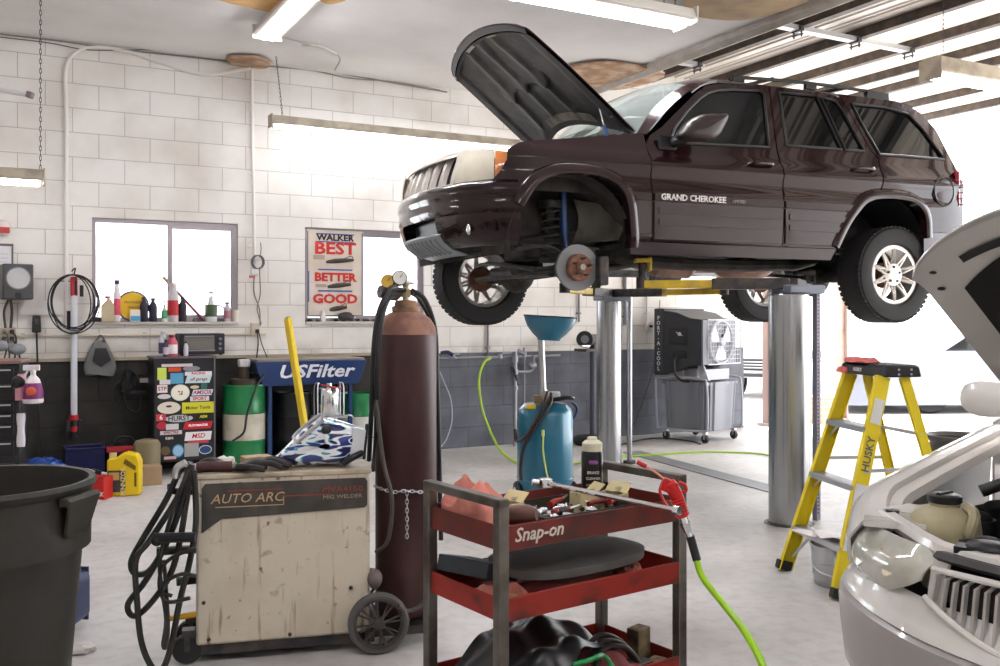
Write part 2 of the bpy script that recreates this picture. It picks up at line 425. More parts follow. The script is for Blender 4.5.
# concrete drain with steel grating
a, c = FLr(632, 452), FLr(800, 497)
t = thing('floor_drain', 'long narrow steel grating set into the floor beside the far lift post', 'drain', (0, 0, 0))
d = (c-a); L_ = d.length; ang = math.atan2(d.y, d.x); t.location = a; t.rotation_euler = (0, 0, ang)
g = MB(); 
for i in range(int(L_/.03)): g.box((i*.03, 0, .003), (.014, .2, .008))
g.box((L_/2, .1, .003), (L_, .015, .01)); g.box((L_/2, -.1, .003), (L_, .015, .01)); g.done('grating', mat('drain_steel', (.3, .3, .31), .5, .5), t, smooth=False)
MB().box((L_/2, 0, .0005), (L_, .2, .002)).done('channel', C('55555a', .8), t, smooth=False)

# conduits on the wall
s1, z1 = WP(67, 62)
pts = [WP(66, 330), WP(66, 120), WP(65, 75), WP(72, 56), WP(92, 48), WP(125, 52), WP(160, 63), WP(205, 75), WP(250, 69)]
c = MB(); c.tube([(p[0], -.025, p[1]) for p in pts], .017, k=8)
for z in (1.6, 2.4, 3.2): c.box((pts[1][0], -.01, z), (.07, .02, .025))
tag(roomobj(c.done('wall_conduit', C('e6e0da', .4))), 'white conduit rising left of the wide window and bending along under the ceiling', 'conduit')
p0, p1 = WP(251, 70), WP(254, 255)
c = MB().tube([(p0[0], -.022, p0[1]), (p1[0], -.022, 1.95)], .015, sm=False)
for z in (2.1, 2.8, 3.4): c.box((p0[0], -.01, z), (.06, .02, .02))
tag(roomobj(c.done('wall_conduit', C('e9e4de', .4))), 'white conduit dropping straight down between the two windows', 'conduit')
for px, pa, pb, lab in ((487, 318, 357, 'thin dark pipe down the wall below the hanging front wheel'), (578, 285, 322, 'thin pipe down the wall above the bench grinder'), (624, 288, 325, 'dark conduit down the wall behind the far lift post'), (646, 288, 322, 'pale conduit dropping to the outlet beside the evaporative cooler')):
    a, b_ = WP(px, pa), WP(px, pb)
    tag(roomobj(MB().tube([(a[0], -.02, 2.4 if px > 500 else a[1]), (a[0], -.02, b_[1])], .011 if px != 624 else .02, sm=False).box((a[0], -.01, b_[1]+.1), (.06, .02, .02)).done('wall_conduit', C('77757c' if px != 646 else 'c8c4c4', .5))), lab, 'conduit')
# loose wires under the ceiling
def wire(pts, r, m, lab, n=.03, name='wall_wire', cat='wire'):
    w_ = MB(); w_.tube([(WP(p[0], p[1], p[2] if len(p) > 2 else n)[0], -(p[2] if len(p) > 2 else n), WP(p[0], p[1], p[2] if len(p) > 2 else n)[1]) for p in pts], r, n=6)
    return tag(roomobj(w_.done(name, m)), lab, cat)
wire([(0, 34), (60, 41), (110, 48), (200, 58), (270, 66), (330, 72), (400, 84), (447, 92)], .008, C('8d8580', .6), 'grey wire strung along the joint of wall and ceiling')
wire([(0, 37), (50, 43), (90, 50), (150, 50), (205, 56), (245, 62)], .005, C('6f6762', .6), 'thinner dark wire sagging under the ceiling joint at the far left')
wire([(265, 66), (310, 70), (350, 78), (395, 82), (440, 90)], .006, C('9b938c', .6), 'wire looping from the brown patch toward the raised bonnet')
def cw(pts, r, m, lab):
    w_ = MB(); w_.tube(pts, r, n=6); return tag(w_.done('ceiling_wire', m), lab, 'wire')
cz = lambda px, py, z=CZ-.02: Vector(((px-500)/FPX*((z-CAMH)*FPX/(HZ-py)), (z-CAMH)*FPX/(HZ-py), z))
cw([cz(266, 32), cz(300, 42), cz(328, 50), cz(340, 58), cz(335, 70)], .008, C('b9b2ac', .6), 'pale wire bundle curling down the ceiling right of the bright ceiling light')
cw([cz(302, 45), cz(320, 46), cz(336, 54)], .014, C('d5cfca', .6), 'short thick pale wire end on the ceiling beside the wire bundle')
# peeled ceiling patches
def patch(pts, m, lab, th=.02):
    q = [cz(*p) for p in pts]; b = MB(); c_ = sum(q, Vector())/len(q); q = [v for v in smooth_path(q, 4, True)]
    A = [b.v(v) for v in q]; B = [b.v(v + Vector((0, 0, -th))) for v in q]; b._face(A); b._face(B[::-1])
    for i in range(len(A)): b._face([A[i], A[(i+1) % len(A)], B[(i+1) % len(A)], B[i]])
    return tag(b.done('ceiling_patch', m), lab, 'ceiling patch')
wood = mat('bare_plywood', (.62, .36, .13), .7, col2=(.75, .48, .22), scale=8, stretch=(1, 6, 1))
brn = mat('brown_damp_board', (.36, .21, .12), .85, col2=(.6, .45, .33), scale=6)
patch([(212, -6), (262, 8), (300, 14), (312, -4), (330, 2), (350, -8), (300, -30), (240, -24)], wood, 'bare orange plywood patch around the bright ceiling light')
patch([(226, 57), (236, 65), (262, 67), (271, 62), (258, 56), (240, 55)], brn, 'small ragged brown patch at the wall joint beside the white conduit')
patch([(566, 70), (600, 88), (640, 84), (665, 72), (620, 62), (590, 62)], brn, 'brown bare patch on the ceiling right of the raised bonnet')
patch([(690, 12), (740, 18), (790, 6), (815, -12), (740, -20), (690, -6)], mat('tan_board', (.55, .40, .24), .8, col2=(.42, .3, .2), scale=5), 'tan bare patch on the ceiling edge at the top of the picture')

# ------------------------------------------------------------------ lights of the garage, plus two added fill lights
tube_m = mat('fluorescent_tube', (1, 1, 1), .4, emis=16, ecol=(.93, .94, 1))
hous_m = mat('cream_light_housing', (.52, .46, .36), .45, .2, col2=(.35, .30, .24), scale=7)
def chainlink(p, q, parent, name='chain', m=None, pitch=.035):
    p, q = Vector(p), Vector(q); n = max(2, int((q-p).length/pitch)); b = MB(); d = (q-p)/n; x, y, _ = frame_of(d)
    for i in range(n):
        c = p + d*(i+.5); a_, b2 = (x, d.normalized()) if i % 2 else (y, d.normalized())
        L_ = d.length*.66; ww = .007
        pts = [c + a_*ww*math.cos(t) + b2*(L_*math.sin(t)) for t in [k*PI/4 for k in range(8)]]
        b.tube(pts, .0022, n=4, k=1, cyclic=True)
    return b.done(name, m or M['dark_metal'], parent)
def fixture(s, n, z, L_, lab, tubes=2, chains=(), m=hous_m, wd=.13, wz=.07, rz=0, tm=tube_m):
    t = rthing('fluorescent_light', lab, 'light fixture', s, n, z, rz)
    b = MB(); b.prism([(-wd/2, 0), (-wd*.38, wz), (wd*.38, wz), (wd/2, 0), (wd*.42, -.012), (-wd*.42, -.012)], (0, 0, 0), (0, 1, 0), (0, 0, 1), L_)
    b.done('housing', m, t, bevel=.004)
    for xe in (.006, L_-.006): MB().box((xe, 0, .02), (.014, wd+.01, wz+.05)).done('end_cap', hous_m if m is hous_m else C('d8d2c8', .5), t, bevel=.004)
    for k in range(tubes):
        y = (k-(tubes-1)/2)*.07
        b = MB().tube([(.04, y, -.032), (L_-.04, y, -.032)], .019, n=12, sm=False); b.done('tube', tm, t)
        for xe in (.028, L_-.028): MB().box((xe, y, -.022), (.02, .03, .05)).done('lamp_holder', M['white'], t, bevel=.002)
        MB().box((L_/2, y, -.012), (.03, .045, .02)).done('tube_clip', M['white'], t, bevel=.002)
    for x, y2, z2 in chains:
        chainlink((x, 0, wz), (y2, 0, z2), t)
    return t
fixture(-2.06, .45, 3.215, 2.95, 'long hanging fluorescent light above and left of the jacked-up car nose', 1, [(.12, .06, .62)], tm=mat('fluorescent_tube_near_wall', (1, 1, 1), .4, emis=9, ecol=(.93, .94, 1)))
fixture(-2.35, 3.87, 3.52, 2.4, 'big fluorescent light at the top centre, above the raised bonnet', 2, [(2.2, 2.2, .32), (2.3, 2.3, .32)], m=C('e6e2da', .4), wd=.26, wz=.07)
p = W(45, 180, 7.0); v = p-W0; fixture(v.dot(DS)-1.3, v.dot(DN), p.z, 1.3, 'short fluorescent light hung on a long chain at the far left', 1, [(1.27, 1.27, CZ-p.z-.02)])
p = W(930, 72, 7.6); v = p-W0; fixture(v.dot(DS), v.dot(DN), p.z, 1.25, 'fluorescent light hanging in the lift bay at the upper right', 2, [(.16, .16, RZ-p.z-.1)], wd=.2, wz=.12, m=hous_m)
p = cz(267, 31, CZ-.06); v = p-W0; fixture(v.dot(DS), v.dot(DN), CZ-.10, 2.4, 'bright ceiling-mounted light at the top left pointing toward the viewer', 2, [], m=C('efeae4', .4), wd=.24, rz=-PI/2, tm=tube_m)
fixture(-5.2, 7.6, 3.52, 2.4, 'added fluorescent fill light hung behind the viewer on the left', 2, [(.2, .2, .32), (2.2, 2.2, .32)], m=C('e6e2da', .4), wd=.26)  # this and the next are unseen fixtures added to brighten the foreground
fixture(-2.2, 9.4, 3.52, 2.4, 'added fluorescent fill light hung behind the viewer on the right', 2, [(.2, .2, .32), (2.2, 2.2, .32)], m=C('e6e2da', .4), wd=.26)
# tube end and bracket above the far left
p = W(30, 95, 7.2); t = thing('spare_tube', 'white tube end poking in at the upper left edge', 'light tube', p)
MB().tube([(-.6, -.1, .09), (0, 0, 0)], .02, sm=False).done('tube', M['white'], t); MB().box((.0, 0, 0), (.05, .05, .05), (0, .3, 0)).done('end_cap', C('8c7f86', .5), t, bevel=.01)
# ================================================================== THE RAISED CAR
PHI = R(23); CZ0 = 1.362
JO = Vector((.193, 6.965, CZ0))
jeep = thing('raised_car', 'dark maroon four-wheel-drive car raised on the lift with its bonnet open', 'car', JO, PHI)
paint = mat('maroon_car_paint', (.018, .005, .007), .24, .15, coat=.9, bump=0)
for m_ in (paint,): m_.node_tree.nodes['Principled BSDF'].inputs['Specular IOR Level'].default_value = .15; m_.node_tree.nodes['Principled BSDF'].inputs['Coat IOR'].default_value = 1.4
clad = mat('maroon_lower_cladding', (.024, .011, .016), .32, .15, coat=.4)
jglass = mat('tinted_car_glass', (.008, .009, .010), .03, ior=1.38)
trimb = mat('black_rubber_trim', (.012, .012, .013), .5)
under = mat('dusty_underbody', (.020, .018, .017), .8, col2=(.055, .048, .042), scale=9)
def sst(a, b, x):
    t = min(1, max(0, (x-a)/(b-a))); return t*t*(3-2*t)
def hw(x, z):
    w_ = .915 - .015*sst(.9, 1.1, z)
    if z > 1.06: w_ -= (z-1.06)*.40*sst(1.06, 1.14, z) + 0
    w_ -= .035*sst(.60, .42, z)
    if x < -.35: w_ -= .9*(-.35-x)**2
    if x > 3.1: w_ -= .35*(x-3.1)**2
    return w_
def skin(x, z):
    w_ = hw(x, z) + .014*math.exp(-((z-1.07)/.045)**2) - .012*math.exp(-((z-.965)/.05)**2)
    return w_
def both(name, outer, holes=(), m=paint, off=0, step=.06, fn=skin, parent=jeep, solid=.012, lab=None):
    out = []
    for sd in (-1, 1):
        o = MB().poly(outer, lambda x, z: (x, sd*(fn(x, z)+off), z), holes, step, flip=(sd > 0)).done(name, m, parent, solid=solid, ang=50)
        out.append(o)
    return out
FARCH = [(.335, .50), (.329, .60), (.309, .781), (.256, .885), (.15, .945), (.05, .963), (-.044, .967), (-.14, .962), (-.231, .943), (-.352, .875), (-.447, .734), (-.50, .60), (-.513, .53)]
RARCH = [(2.075, .545), (2.10, .60), (2.19, .74), (2.30, .86), (2.36, .90), (2.44, .925), (2.55, .935), (2.66, .935), (2.784, .922), (2.87, .88), (2.925, .80), (2.935, .65), (2.925, .512)]
fender_pts = [(-.60, .90), (-.575, .955), (-.535, 1.03), (-.53, 1.10), (-.44, 1.150), (-.25, 1.18), (0, 1.215), (.25, 1.25), (.497, 1.288), (.497, .545)] + FARCH[:-3] + [(-.45, .74), (-.50, .84), (-.535, .90)]
fender_pts = [(-.62, .905), (-.575, .955), (-.535, 1.03), (-.53, 1.10), (-.44, 1.150), (-.25, 1.18), (0, 1.215), (.25, 1.25), (.497, 1.288), (.497, .545), (.335, .545)] + FARCH[1:11] + [(-.455, .78), (-.47, .905)]
both('front_wing', fender_pts, step=.05)
FWIN = [(.70, 1.235), (.76, 1.345), (.90, 1.485), (1.034, 1.592), (1.12, 1.645), (1.21, 1.675), (1.35, 1.695), (1.59, 1.712), (1.625, 1.69), (1.535, 1.262)]
both('front_door', [(.505, .545), (.505, 1.20), (.545, 1.275), (.66, 1.345), (.86, 1.51), (1.02, 1.64), (1.12, 1.70), (1.22, 1.73), (1.45, 1.752), (1.685, 1.765), (1.69, 1.74), (1.598, 1.25), (1.59, 1.0), (1.574, .545)], [FWIN], step=.05)
RWIN = [(1.715, 1.29), (1.795, 1.717), (2.165, 1.722), (2.205, 1.70), (2.18, 1.60), (2.225, 1.30)]
RWIN = [(1.705, 1.29), (1.775, 1.717), (2.13, 1.722), (2.215, 1.295)]
RQ = [(2.25, 1.295), (2.17, 1.715), (2.30, 1.70), (2.345, 1.62), (2.435, 1.30)]
both('rear_door', [(1.584, .545), (1.60, 1.0), (1.61, 1.25), (1.70, 1.74), (1.70, 1.766), (2.20, 1.765), (2.36, 1.735), (2.41, 1.62), (2.50, 1.30), (2.555, 1.25), (2.50, 1.0), (2.42, .955), (2.33, .90), (2.26, .80), (2.19, .73), (2.075, .545)], [RWIN, RQ], step=.05)
QW = [(2.58, 1.285), (2.49, 1.55), (2.46, 1.69), (2.80, 1.69), (3.02, 1.655), (3.12, 1.54), (3.255, 1.29)]
both('quarter_panel', [(2.345, .90), (2.44, .94), (2.55, .95), (2.66, .95), (2.79, .936), (2.885, .89), (2.94, .80), (2.945, .70), (3.34, .70), (3.36, .87), (3.395, 1.20), (3.36, 1.30), (3.29, 1.55), (3.17, 1.68), (3.05, 1.735), (2.9, 1.76), (2.37, 1.765), (2.37, 1.735), (2.42, 1.62), (2.51, 1.305), (2.565, 1.255), (2.515, 1.0)], [QW], step=.05)
for nm, pl in (('front_door_glass', FWIN), ('rear_door_glass', RWIN), ('quarter_light', RQ), ('cargo_glass', QW)):
    both(nm, pl, m=jglass, off=-.006, step=.06, solid=0)
def loopstrip(name, pts, w_, m, off=.002):
    for sd in (-1, 1):
        b = MB(); b.tube([(x, sd*(skin(x, z)+off), z) for x, z in pts], w_, n=6, k=1, cyclic=True); b.done(name, m, jeep)
for pl in (FWIN, RWIN, RQ, QW): loopstrip('window_seal', [p for i, q in enumerate(pl) for p in [(q[0] + (pl[(i+1) % len(pl)][0]-q[0])*t/3, q[1] + (pl[(i+1) % len(pl)][1]-q[1])*t/3) for t in range(3)]], .0095, trimb, .005)
for x0, x1, x2 in ((.515, 1.578, 1.568), (1.60, 2.215, 2.10)):
    both('side_moulding', [(x0, .822), (x0, .868), (x1+.0 if x1 < 2 else 2.27, .868), (x1 if x1 < 2 else 2.25, .822)], m=paint, off=.016, step=.2, solid=.016)
    both('lower_cladding', [(x0, .565), (x0, .812), (x1, .812), (x2, .565)], m=clad, off=.012, step=.1, solid=.012)
    both('cladding_rib', [(x0+.03, .735), (x0+.03, .775), (x1-.03, .775), (x1-.05, .735)], m=clad, off=.020, step=.2, solid=.010)
    both('cladding_rib', [(x0+.03, .66), (x0+.03, .70), (x1-.05, .70), (x1-.08, .66)], m=clad, off=.020, step=.2, solid=.010)
both('wing_moulding', [(.375, .822), (.34, .868), (.49, .868), (.49, .822)], m=paint, off=.016, step=.2, solid=.016)
both('wing_cladding', [(.355, .60), (.385, .812), (.49, .812), (.49, .60)], m=clad, off=.010, step=.1, solid=.012)
both('sill', [(.34, .46), (.34, .54), (2.075, .54), (2.03, .46)], m=clad, fn=lambda x, z: .895+(z-.46)*.15, step=.08, solid=.03)
# raised flares round the arches
def flare(arch, m=clad, w1=.075, up=.03):
    for sd in (-1, 1):
        b = MB(); n = len(arch); P2 = smooth_path([(x, z, 0) for x, z in arch], 4)
        cx = sum(p.x for p in P2)/len(P2); rows = []
        for i, p in enumerate(P2):
            t = P2[min(i+1, len(P2)-1)] - P2[max(i-1, 0)]; nn = Vector((t.y, -t.x, 0)).normalized()
            if (p - Vector((cx, .5, 0))).dot(nn) < 0: nn = -nn
            row = []
            for d_, h_ in ((-.004, -.05), (-.004, up*.8), (.012, up), (w1*.6, up*.95), (w1*.85, up*.5), (w1, -.002)):
                q = p + nn*d_; row.append(b.v((q.x, sd*(hw(q.x, q.y)+h_), q.y)))
            rows.append(row)
        for A, B in zip(rows, rows[1:]):
            for j in range(5): b._face([A[j], A[j+1], B[j+1], B[j]])
        b.done('arch_flare', m, jeep, ang=60)
flare(FARCH[:-2], m=paint); flare(RARCH[:-1], m=paint)
# wheel houses
for cx, r_, nm in ((-.09, .44, 'front_wheel_house'), (2.51, .44, 'rear_wheel_house')):
    for sd in (-1, 1):
        b = MB(); y0, y1 = sd*.90, sd*.42
        b.grid(lambda u, v: (cx + r_*math.cos(PI*1.12*(u)-.06*PI), y0+(y1-y0)*v, .53 + r_*1.0*math.sin(PI*1.12*u-.06*PI)), 20, 4)
        b.grid(lambda u, v: (cx + r_*math.cos(PI*1.12*u-.06*PI)*v, y1, .53 + r_*math.sin(PI*1.12*u-.06*PI)*v), 20, 3)
        b.done(nm, under if cx < 1 else trimb, jeep)
# pale dusty inner panel seen behind the brake disc
b = MB(); b.grid(lambda u, v: (.12+.17*u+.05*math.sin(3*v), -.50 - .32*u*u, .56+.30*v-.06*u*v), 8, 8); b.done('splash_panel', mat('dusty_splash_panel', (.13, .12, .09), .8, col2=(.05, .045, .04), scale=6), jeep, solid=.01)
# roof, windscreen, cowl
def roof(u, v):
    x = .98 + u*2.13; y = (v-.5)*2
    ze = 1.765 if x > 1.25 else 1.765 - (1.25-x)**2*1.2 - (1.25-x)*.14
    if x > 2.8: ze -= (x-2.8)**2*.35
    ww = hw(x, ze) + .002
    k = x - (1-y*y)*.14*(1-u)*1.0 + (1-y*y)*.05*u
    return (k, y*ww, ze + .055*(1-y**4)*(1 if 0 < u else 1))
MB().grid(roof, 24, 16).done('roof', paint, jeep, solid=.02)
WS_b = lambda y: (.50-.27*(1-(y/.72)**2), y, 1.285+.02*(1-(y/.72)**2))
def wscreen(u, v):
    y = (v-.5)*2; a = Vector(WS_b(y*.72)); c = Vector((.99-.14*(1-y*y), y*.62, 1.70+.06*(1-y**4)))
    return a.lerp(c, u) + Vector((-.03, 0, .045))*math.sin(PI*u)
wsg = mat('windscreen_glass', (.75, .84, .80), .03, trans=.8, ior=1.2, coat=.4)
MB().grid(wscreen, 10, 16).done('windscreen', wsg, jeep, solid=.005)
for sd in (-1, 1):   # A pillars
    b = MB(); b.grid(lambda u, v: Vector(wscreen(u, .5+sd*.5)).lerp(Vector(((.50+(1.03-.50)*u)+.02, sd*(hw(.5+.6*u, 1.27+.40*u)+.002), 1.275+.425*u+.03*math.sin(PI*u))), v), 12, 4)
    b.done('windscreen_pillar', paint, jeep, solid=.01)
MB().grid(lambda u, v: ((.50-.27*(1-((v-.5)*2)**2)) - .20*u + .02, (v-.5)*1.46, 1.285-.02*u+.015*math.sin(20*u)), 6, 16).done('cowl', trimb, jeep, solid=.01)
for y in (-.25, .35):
    MB().tube([(.34, y, 1.32), (.40, y+.25, 1.36), (.48, y+.5 if y < 0 else y+.3, 1.40)], .008).box((.40, y+.22, 1.365), (.02, .5, .012), (0, 0, .1)).done('wiper', trimb, jeep)
# engine bay, inner wings
MB().box((.05, -.74, 1.12), (.8, .08, .04)).box((.05, -.70, 1.0), (.8, .02, .25)).done('inner_wing', under, jeep)
MB().box((.05, .74, 1.12), (.8, .08, .04)).box((.05, .70, 1.0), (.8, .02, .25)).done('inner_wing', under, jeep)
MB().box((-.02, 0, 1.02), (.6, .62, .3)).cyl((-.2, -.1, 1.17), (.25, -.1, 1.17), .06).ball((.1, .3, 1.15), .14).box((.2, -.45, 1.13), (.25, .2, .2)).done('engine', under, jeep, bevel=.01)
b = MB(); rr = random.Random(3)
for i in range(7): b.tube([(-.1+.1*i, -.35, 1.15), (.05+.06*i, -.1, 1.30+.02*rr.random()), (.3, .1+.05*i, 1.22)], .012)
b.done('engine_hoses', M['rubber'], jeep)
MB().box((-.60, 0, 1.04), (.12, 1.1, .03)).box((-.62, 0, .85), (.04, 1.1, .4)).done('radiator_support', M['black'], jeep, bevel=.005)
# plan curve of the nose
NOSE = smooth_path([(-.45, -.905, 0), (-.58, -.865, 0), (-.70, -.775, 0), (-.775, -.64, 0), (-.825, -.45, 0), (-.855, -.25, 0), (-.866, 0, 0), (-.855, .25, 0), (-.825, .45, 0), (-.775, .64, 0), (-.70, .775, 0), (-.58, .865, 0), (-.45, .905, 0)], 5)
def nose_at(t):
    f_ = t*(len(NOSE)-1); i = min(int(f_), len(NOSE)-2); p = NOSE[i].lerp(NOSE[i+1], f_-i); q = NOSE[min(i+1, len(NOSE)-1)]-NOSE[max(i-1, 0)]
    n_ = Vector((-q.y, q.x, 0)).normalized()      # outward
    if n_.dot(Vector((p.x+.3, p.y, 0))) < 0: n_ = -n_
    return p, n_
def nose_y(y):      # parameter whose curve point has lateral y
    lo, hi = 0, 1
    for _ in range(30):
        md = (lo+hi)/2
        if nose_at(md)[0].y < y: lo = md
        else: hi = md
    return lo
def sweep_nose(prof, t0, t1, n=30):
    b = MB()
    def fn(u, v):
        p, nn = nose_at(t0+(t1-t0)*u); f_ = v*(len(prof)-1); i = min(int(f_), len(prof)-2); a = f_-i
        d = prof[i][0]*(1-a)+prof[i+1][0]*a; z = prof[i][1]*(1-a)+prof[i+1][1]*a
        q = p + nn*d; return (q.x, q.y, z)
    return b.grid(fn, n, len(prof)-1)
sweep_nose([(-.10, .915), (-.03, .908), (-.004, .893), (.008, .86), (.008, .82), (-.004, .80), (0, .78), (.002, .73), (-.01, .70), (-.05, .69)], 0, 1, 48).done('front_bumper', paint, jeep, ang=50, solid=.008)
tL = nose_y(-.36)
for a_, c_ in ((0, tL), (1-tL, 1)):
    sweep_nose([(-.01, .70), (-.012, .66), (-.03, .60), (-.06, .54), (-.13, .50)], a_, c_, 16).done('bumper_corner', paint, jeep, ang=50, solid=.01)
sweep_nose([(-.10, .70), (-.12, .57)], tL, 1-tL, 12).done('bumper_intake', M['black'], jeep, solid=.01)
b = sweep_nose([(-.10, .61), (-.035, .60), (-.02, .585), (-.05, .54), (-.12, .49), (-.24, .46)], nose_y(-.40), 1-nose_y(-.40), 16); b.done('skid_plate', mat('silver_skid_plate', (.45, .48, .5), .3, .7), jeep, solid=.008)
b = MB()
for i in range(9):
    y = -.32+.08*i; t_ = nose_y(y); p, nn = nose_at(t_)
    b.tube([(p+nn*-.03).to_tuple()[:2]+(.57,), (p+nn*-.075).to_tuple()[:2]+(.52,), (p+nn*-.15).to_tuple()[:2]+(.475,)], .012, n=6)
b.done('skid_rib', mat('skid_rib_grey', (.25, .27, .29), .4, .6), jeep)
p, nn = nose_at(nose_y(-.72)); b = MB().ball(p+nn*-.012+Vector((0, 0, .60)), .035, (.5, .5, 1)); b.done('bumper_hook', M['chrome'], jeep)
MB().box((-.835, -.18, .79), (.012, .22, .03), (0, 0, 0)).done('bumper_highlight_strip', M['alu'], jeep)
# header: grille and lamps
gp = [(-.035, .875), (-.035, .90), (-.055, .97), (-.085, 1.05), (-.115, 1.105), (-.16, 1.125)]
g0, g1 = nose_y(-.56), nose_y(.56)
sweep_nose([(p[0]-.03, p[1]) for p in gp[:-1]], g0, g1, 16).done('grille_mesh', M['black'], jeep)
gm = mat('champagne_grille', (.50, .46, .42), .35, .5)
b = sweep_nose([(-.03, .87), (-.022, .885), (-.03, .90), (-.05, .905)], g0, g1, 20); b.done('grille_surround', gm, jeep, solid=.01)
b = sweep_nose([(-.075, 1.085), (-.085, 1.10), (-.11, 1.12), (-.16, 1.135)], g0, g1, 20); b.done('grille_surround', gm, jeep, solid=.01)
for i in range(8):
    t_ = nose_y(-.54+.1543*i); b = MB(); p, nn = nose_at(t_); tt = Vector((-nn.y, nn.x, 0))
    hwid = .034 if 0 < i < 7 else .035
    rows = []
    for d_, z in gp[:-1]:
        rows.append([b.v(p+nn*(d_-.02)-tt*hwid+Vector((0, 0, z))), b.v(p+nn*(d_+.010)-tt*hwid*.6+Vector((0, 0, z))), b.v(p+nn*(d_+.010)+tt*hwid*.6+Vector((0, 0, z))), b.v(p+nn*(d_-.02)+tt*hwid+Vector((0, 0, z)))])
    for A, B in zip(rows, rows[1:]):
        for j in range(3): b._face([A[j], A[j+1], B[j+1], B[j]])
    b.done('grille_bar', gm, jeep)
lens = mat('headlamp_lens', (.80, .74, .60), .12, coat=1, col2=(.62, .60, .52), scale=5)
amber = mat('amber_lens', (.75, .24, .06), .2, coat=1)
def lamp(t0, t1, m, nm, z0f, z1f, dd=-.03):
    b = MB()
    def fn(u, v):
        t = t0+(t1-t0)*u; p, nn = nose_at(t); z = z0f(u)*(1-v)+z1f(u)*v; q = p + nn*(dd - .12*max(0, (z-.88)) + .012*math.sin(PI*v)); return (q.x, q.y, z)
    return b.grid(fn, 12, 8).done(nm, m, jeep, solid=.01)
for sd in (0, 1):
    f_ = (lambda t: 1-t) if sd else (lambda t: t)
    lamp(f_(nose_y(-.575)), f_(nose_y(-.845)), lens, 'headlamp', lambda u: .895+.02*u, lambda u: 1.115-.01*u)
    lamp(f_(nose_y(-.848)), f_(.0), amber, 'side_marker', lambda u: .93+.05*u, lambda u: 1.10-.03*u, -.03)
b = MB(); b.tube([(-.64, .0, 1.13), (-.62, -.2, 1.15), (-.62, .1, 1.16)], .02).ball((-.62, .42, 1.14), .035); b.done('bonnet_latch', M['black'], jeep)
# open bonnet, built in its own plane and hinged at the cowl
hood = bpy.data.objects.new('bonnet', None); COL.objects.link(hood); hood.parent = jeep
HA = R(37.4); hood.location = (.50, 0, 1.315); hood.rotation_euler = (0, HA - PI, 0); hood.rotation_euler = (0, 0, 0)
def hp(u, v, dz=0):   # u hinge->nose (0..1), v across (-1..1)
    wid = .70 - .03*u*u*u; nose = 1.07 + .075*max(0, 1-v*v)**.5 + .01*(1-v*v)
    L0 = .20*(1-v*v); L1 = nose
    a = L0 + (L1-L0)*u; crown = .085*(1-v*v) + .05*math.sin(PI*min(1, u*.9))*(.6+.4*(1-v*v))
    if u > .9: crown -= 1.2*(u-.9)**2*4
    q = Vector((-a, v*wid, crown+dz)); c, s_ = math.cos(HA), math.sin(HA)
    return Vector((q.x*c - q.z*s_*(-1)*(-1) * 1, q.y, -q.x*s_ + q.z*c)) if False else Vector((-(a*c) - q.z*s_*0 - q.z*(-s_)*(-1), q.y, a*s_ + q.z*c))
liner = mat('bonnet_liner', (.020, .018, .017), .55, col2=(.042, .037, .033), scale=7, bump=.3, bscale=20)
MB().grid(lambda u, v: hp(u, v*2-1), 28, 24).done('bonnet_skin', paint, hood, solid=.008)
def und(u, v):
    y = v*2-1; rib = -.025
    # pressed ribs: edge frame plus radiating channels
    e = min(u, 1-u, (1-abs(y))*.6)
    pad = .028*sst(.07, .11, e)
    for cc in (-.42, .0, .42): pad -= .055*math.exp(-((y-cc*(1-.25*u))/.06)**2)*sst(.05, .15, e)
    pad -= .045*math.exp(-((u-.45)/.04)**2)*sst(.08, .2, e)*(1 if abs(y) < .5 else 0)
    return hp(u*.985+.008, y*.985, -.062+pad*1.2)
MB().grid(und, 60, 70).done('bonnet_inner_panel', liner, hood, ang=60)
MB().grid(lambda u, v: hp(.98+.02*u, v*2-1, -.05*u), 3, 24).done('bonnet_lip', mat('bonnet_edge', (.022, .02, .02), .5), hood)
MB().grid(lambda u, v: hp(.012*u, v*2-1, -.05), 2, 24).done('bonnet_lip', liner, hood)
for u, v, s_, m_, nm in ((.955, .2, (.10, .07), C('b9b2ab', .5), 'notice_sticker'), (.955, -.35, (.09, .05), C('8f8a5c', .5), 'notice_sticker')):
    MB().grid(lambda a, c: hp(u-s_[1]/2+s_[1]*a, v-s_[0]+2*s_[0]*c, -.070), 4, 4).done(nm, m_, hood, solid=.002)
b = MB().grid(lambda a, c: hp(.07+.07*a-.0*c, -.62+.85*c, -.078), 4, 14); b.done('bare_strip', mat('dusty_strip', (.22, .19, .15), .8, col2=(.09, .08, .07), scale=12), hood, solid=.002)
for sd in (-1, 1):
    a = Vector(hp(.22, sd*.9)); a = a + Vector((0, 0, -.04)); c = Vector((.30-.5, sd*.70, 1.20-1.315))
    MB().tube([c, c.lerp(a, .55)], .012, sm=False).done('gas_strut', C('2b4f86', .4), hood); MB().tube([c.lerp(a, .5), a], .006, sm=False).done('gas_strut_rod', M['chrome'], hood)
    MB().tube([(0.02, sd*.67, -.06), (-.05, sd*.66, .02), (-.16, sd*.65, .10)], .012).done('hinge', M['dark_metal'], hood)
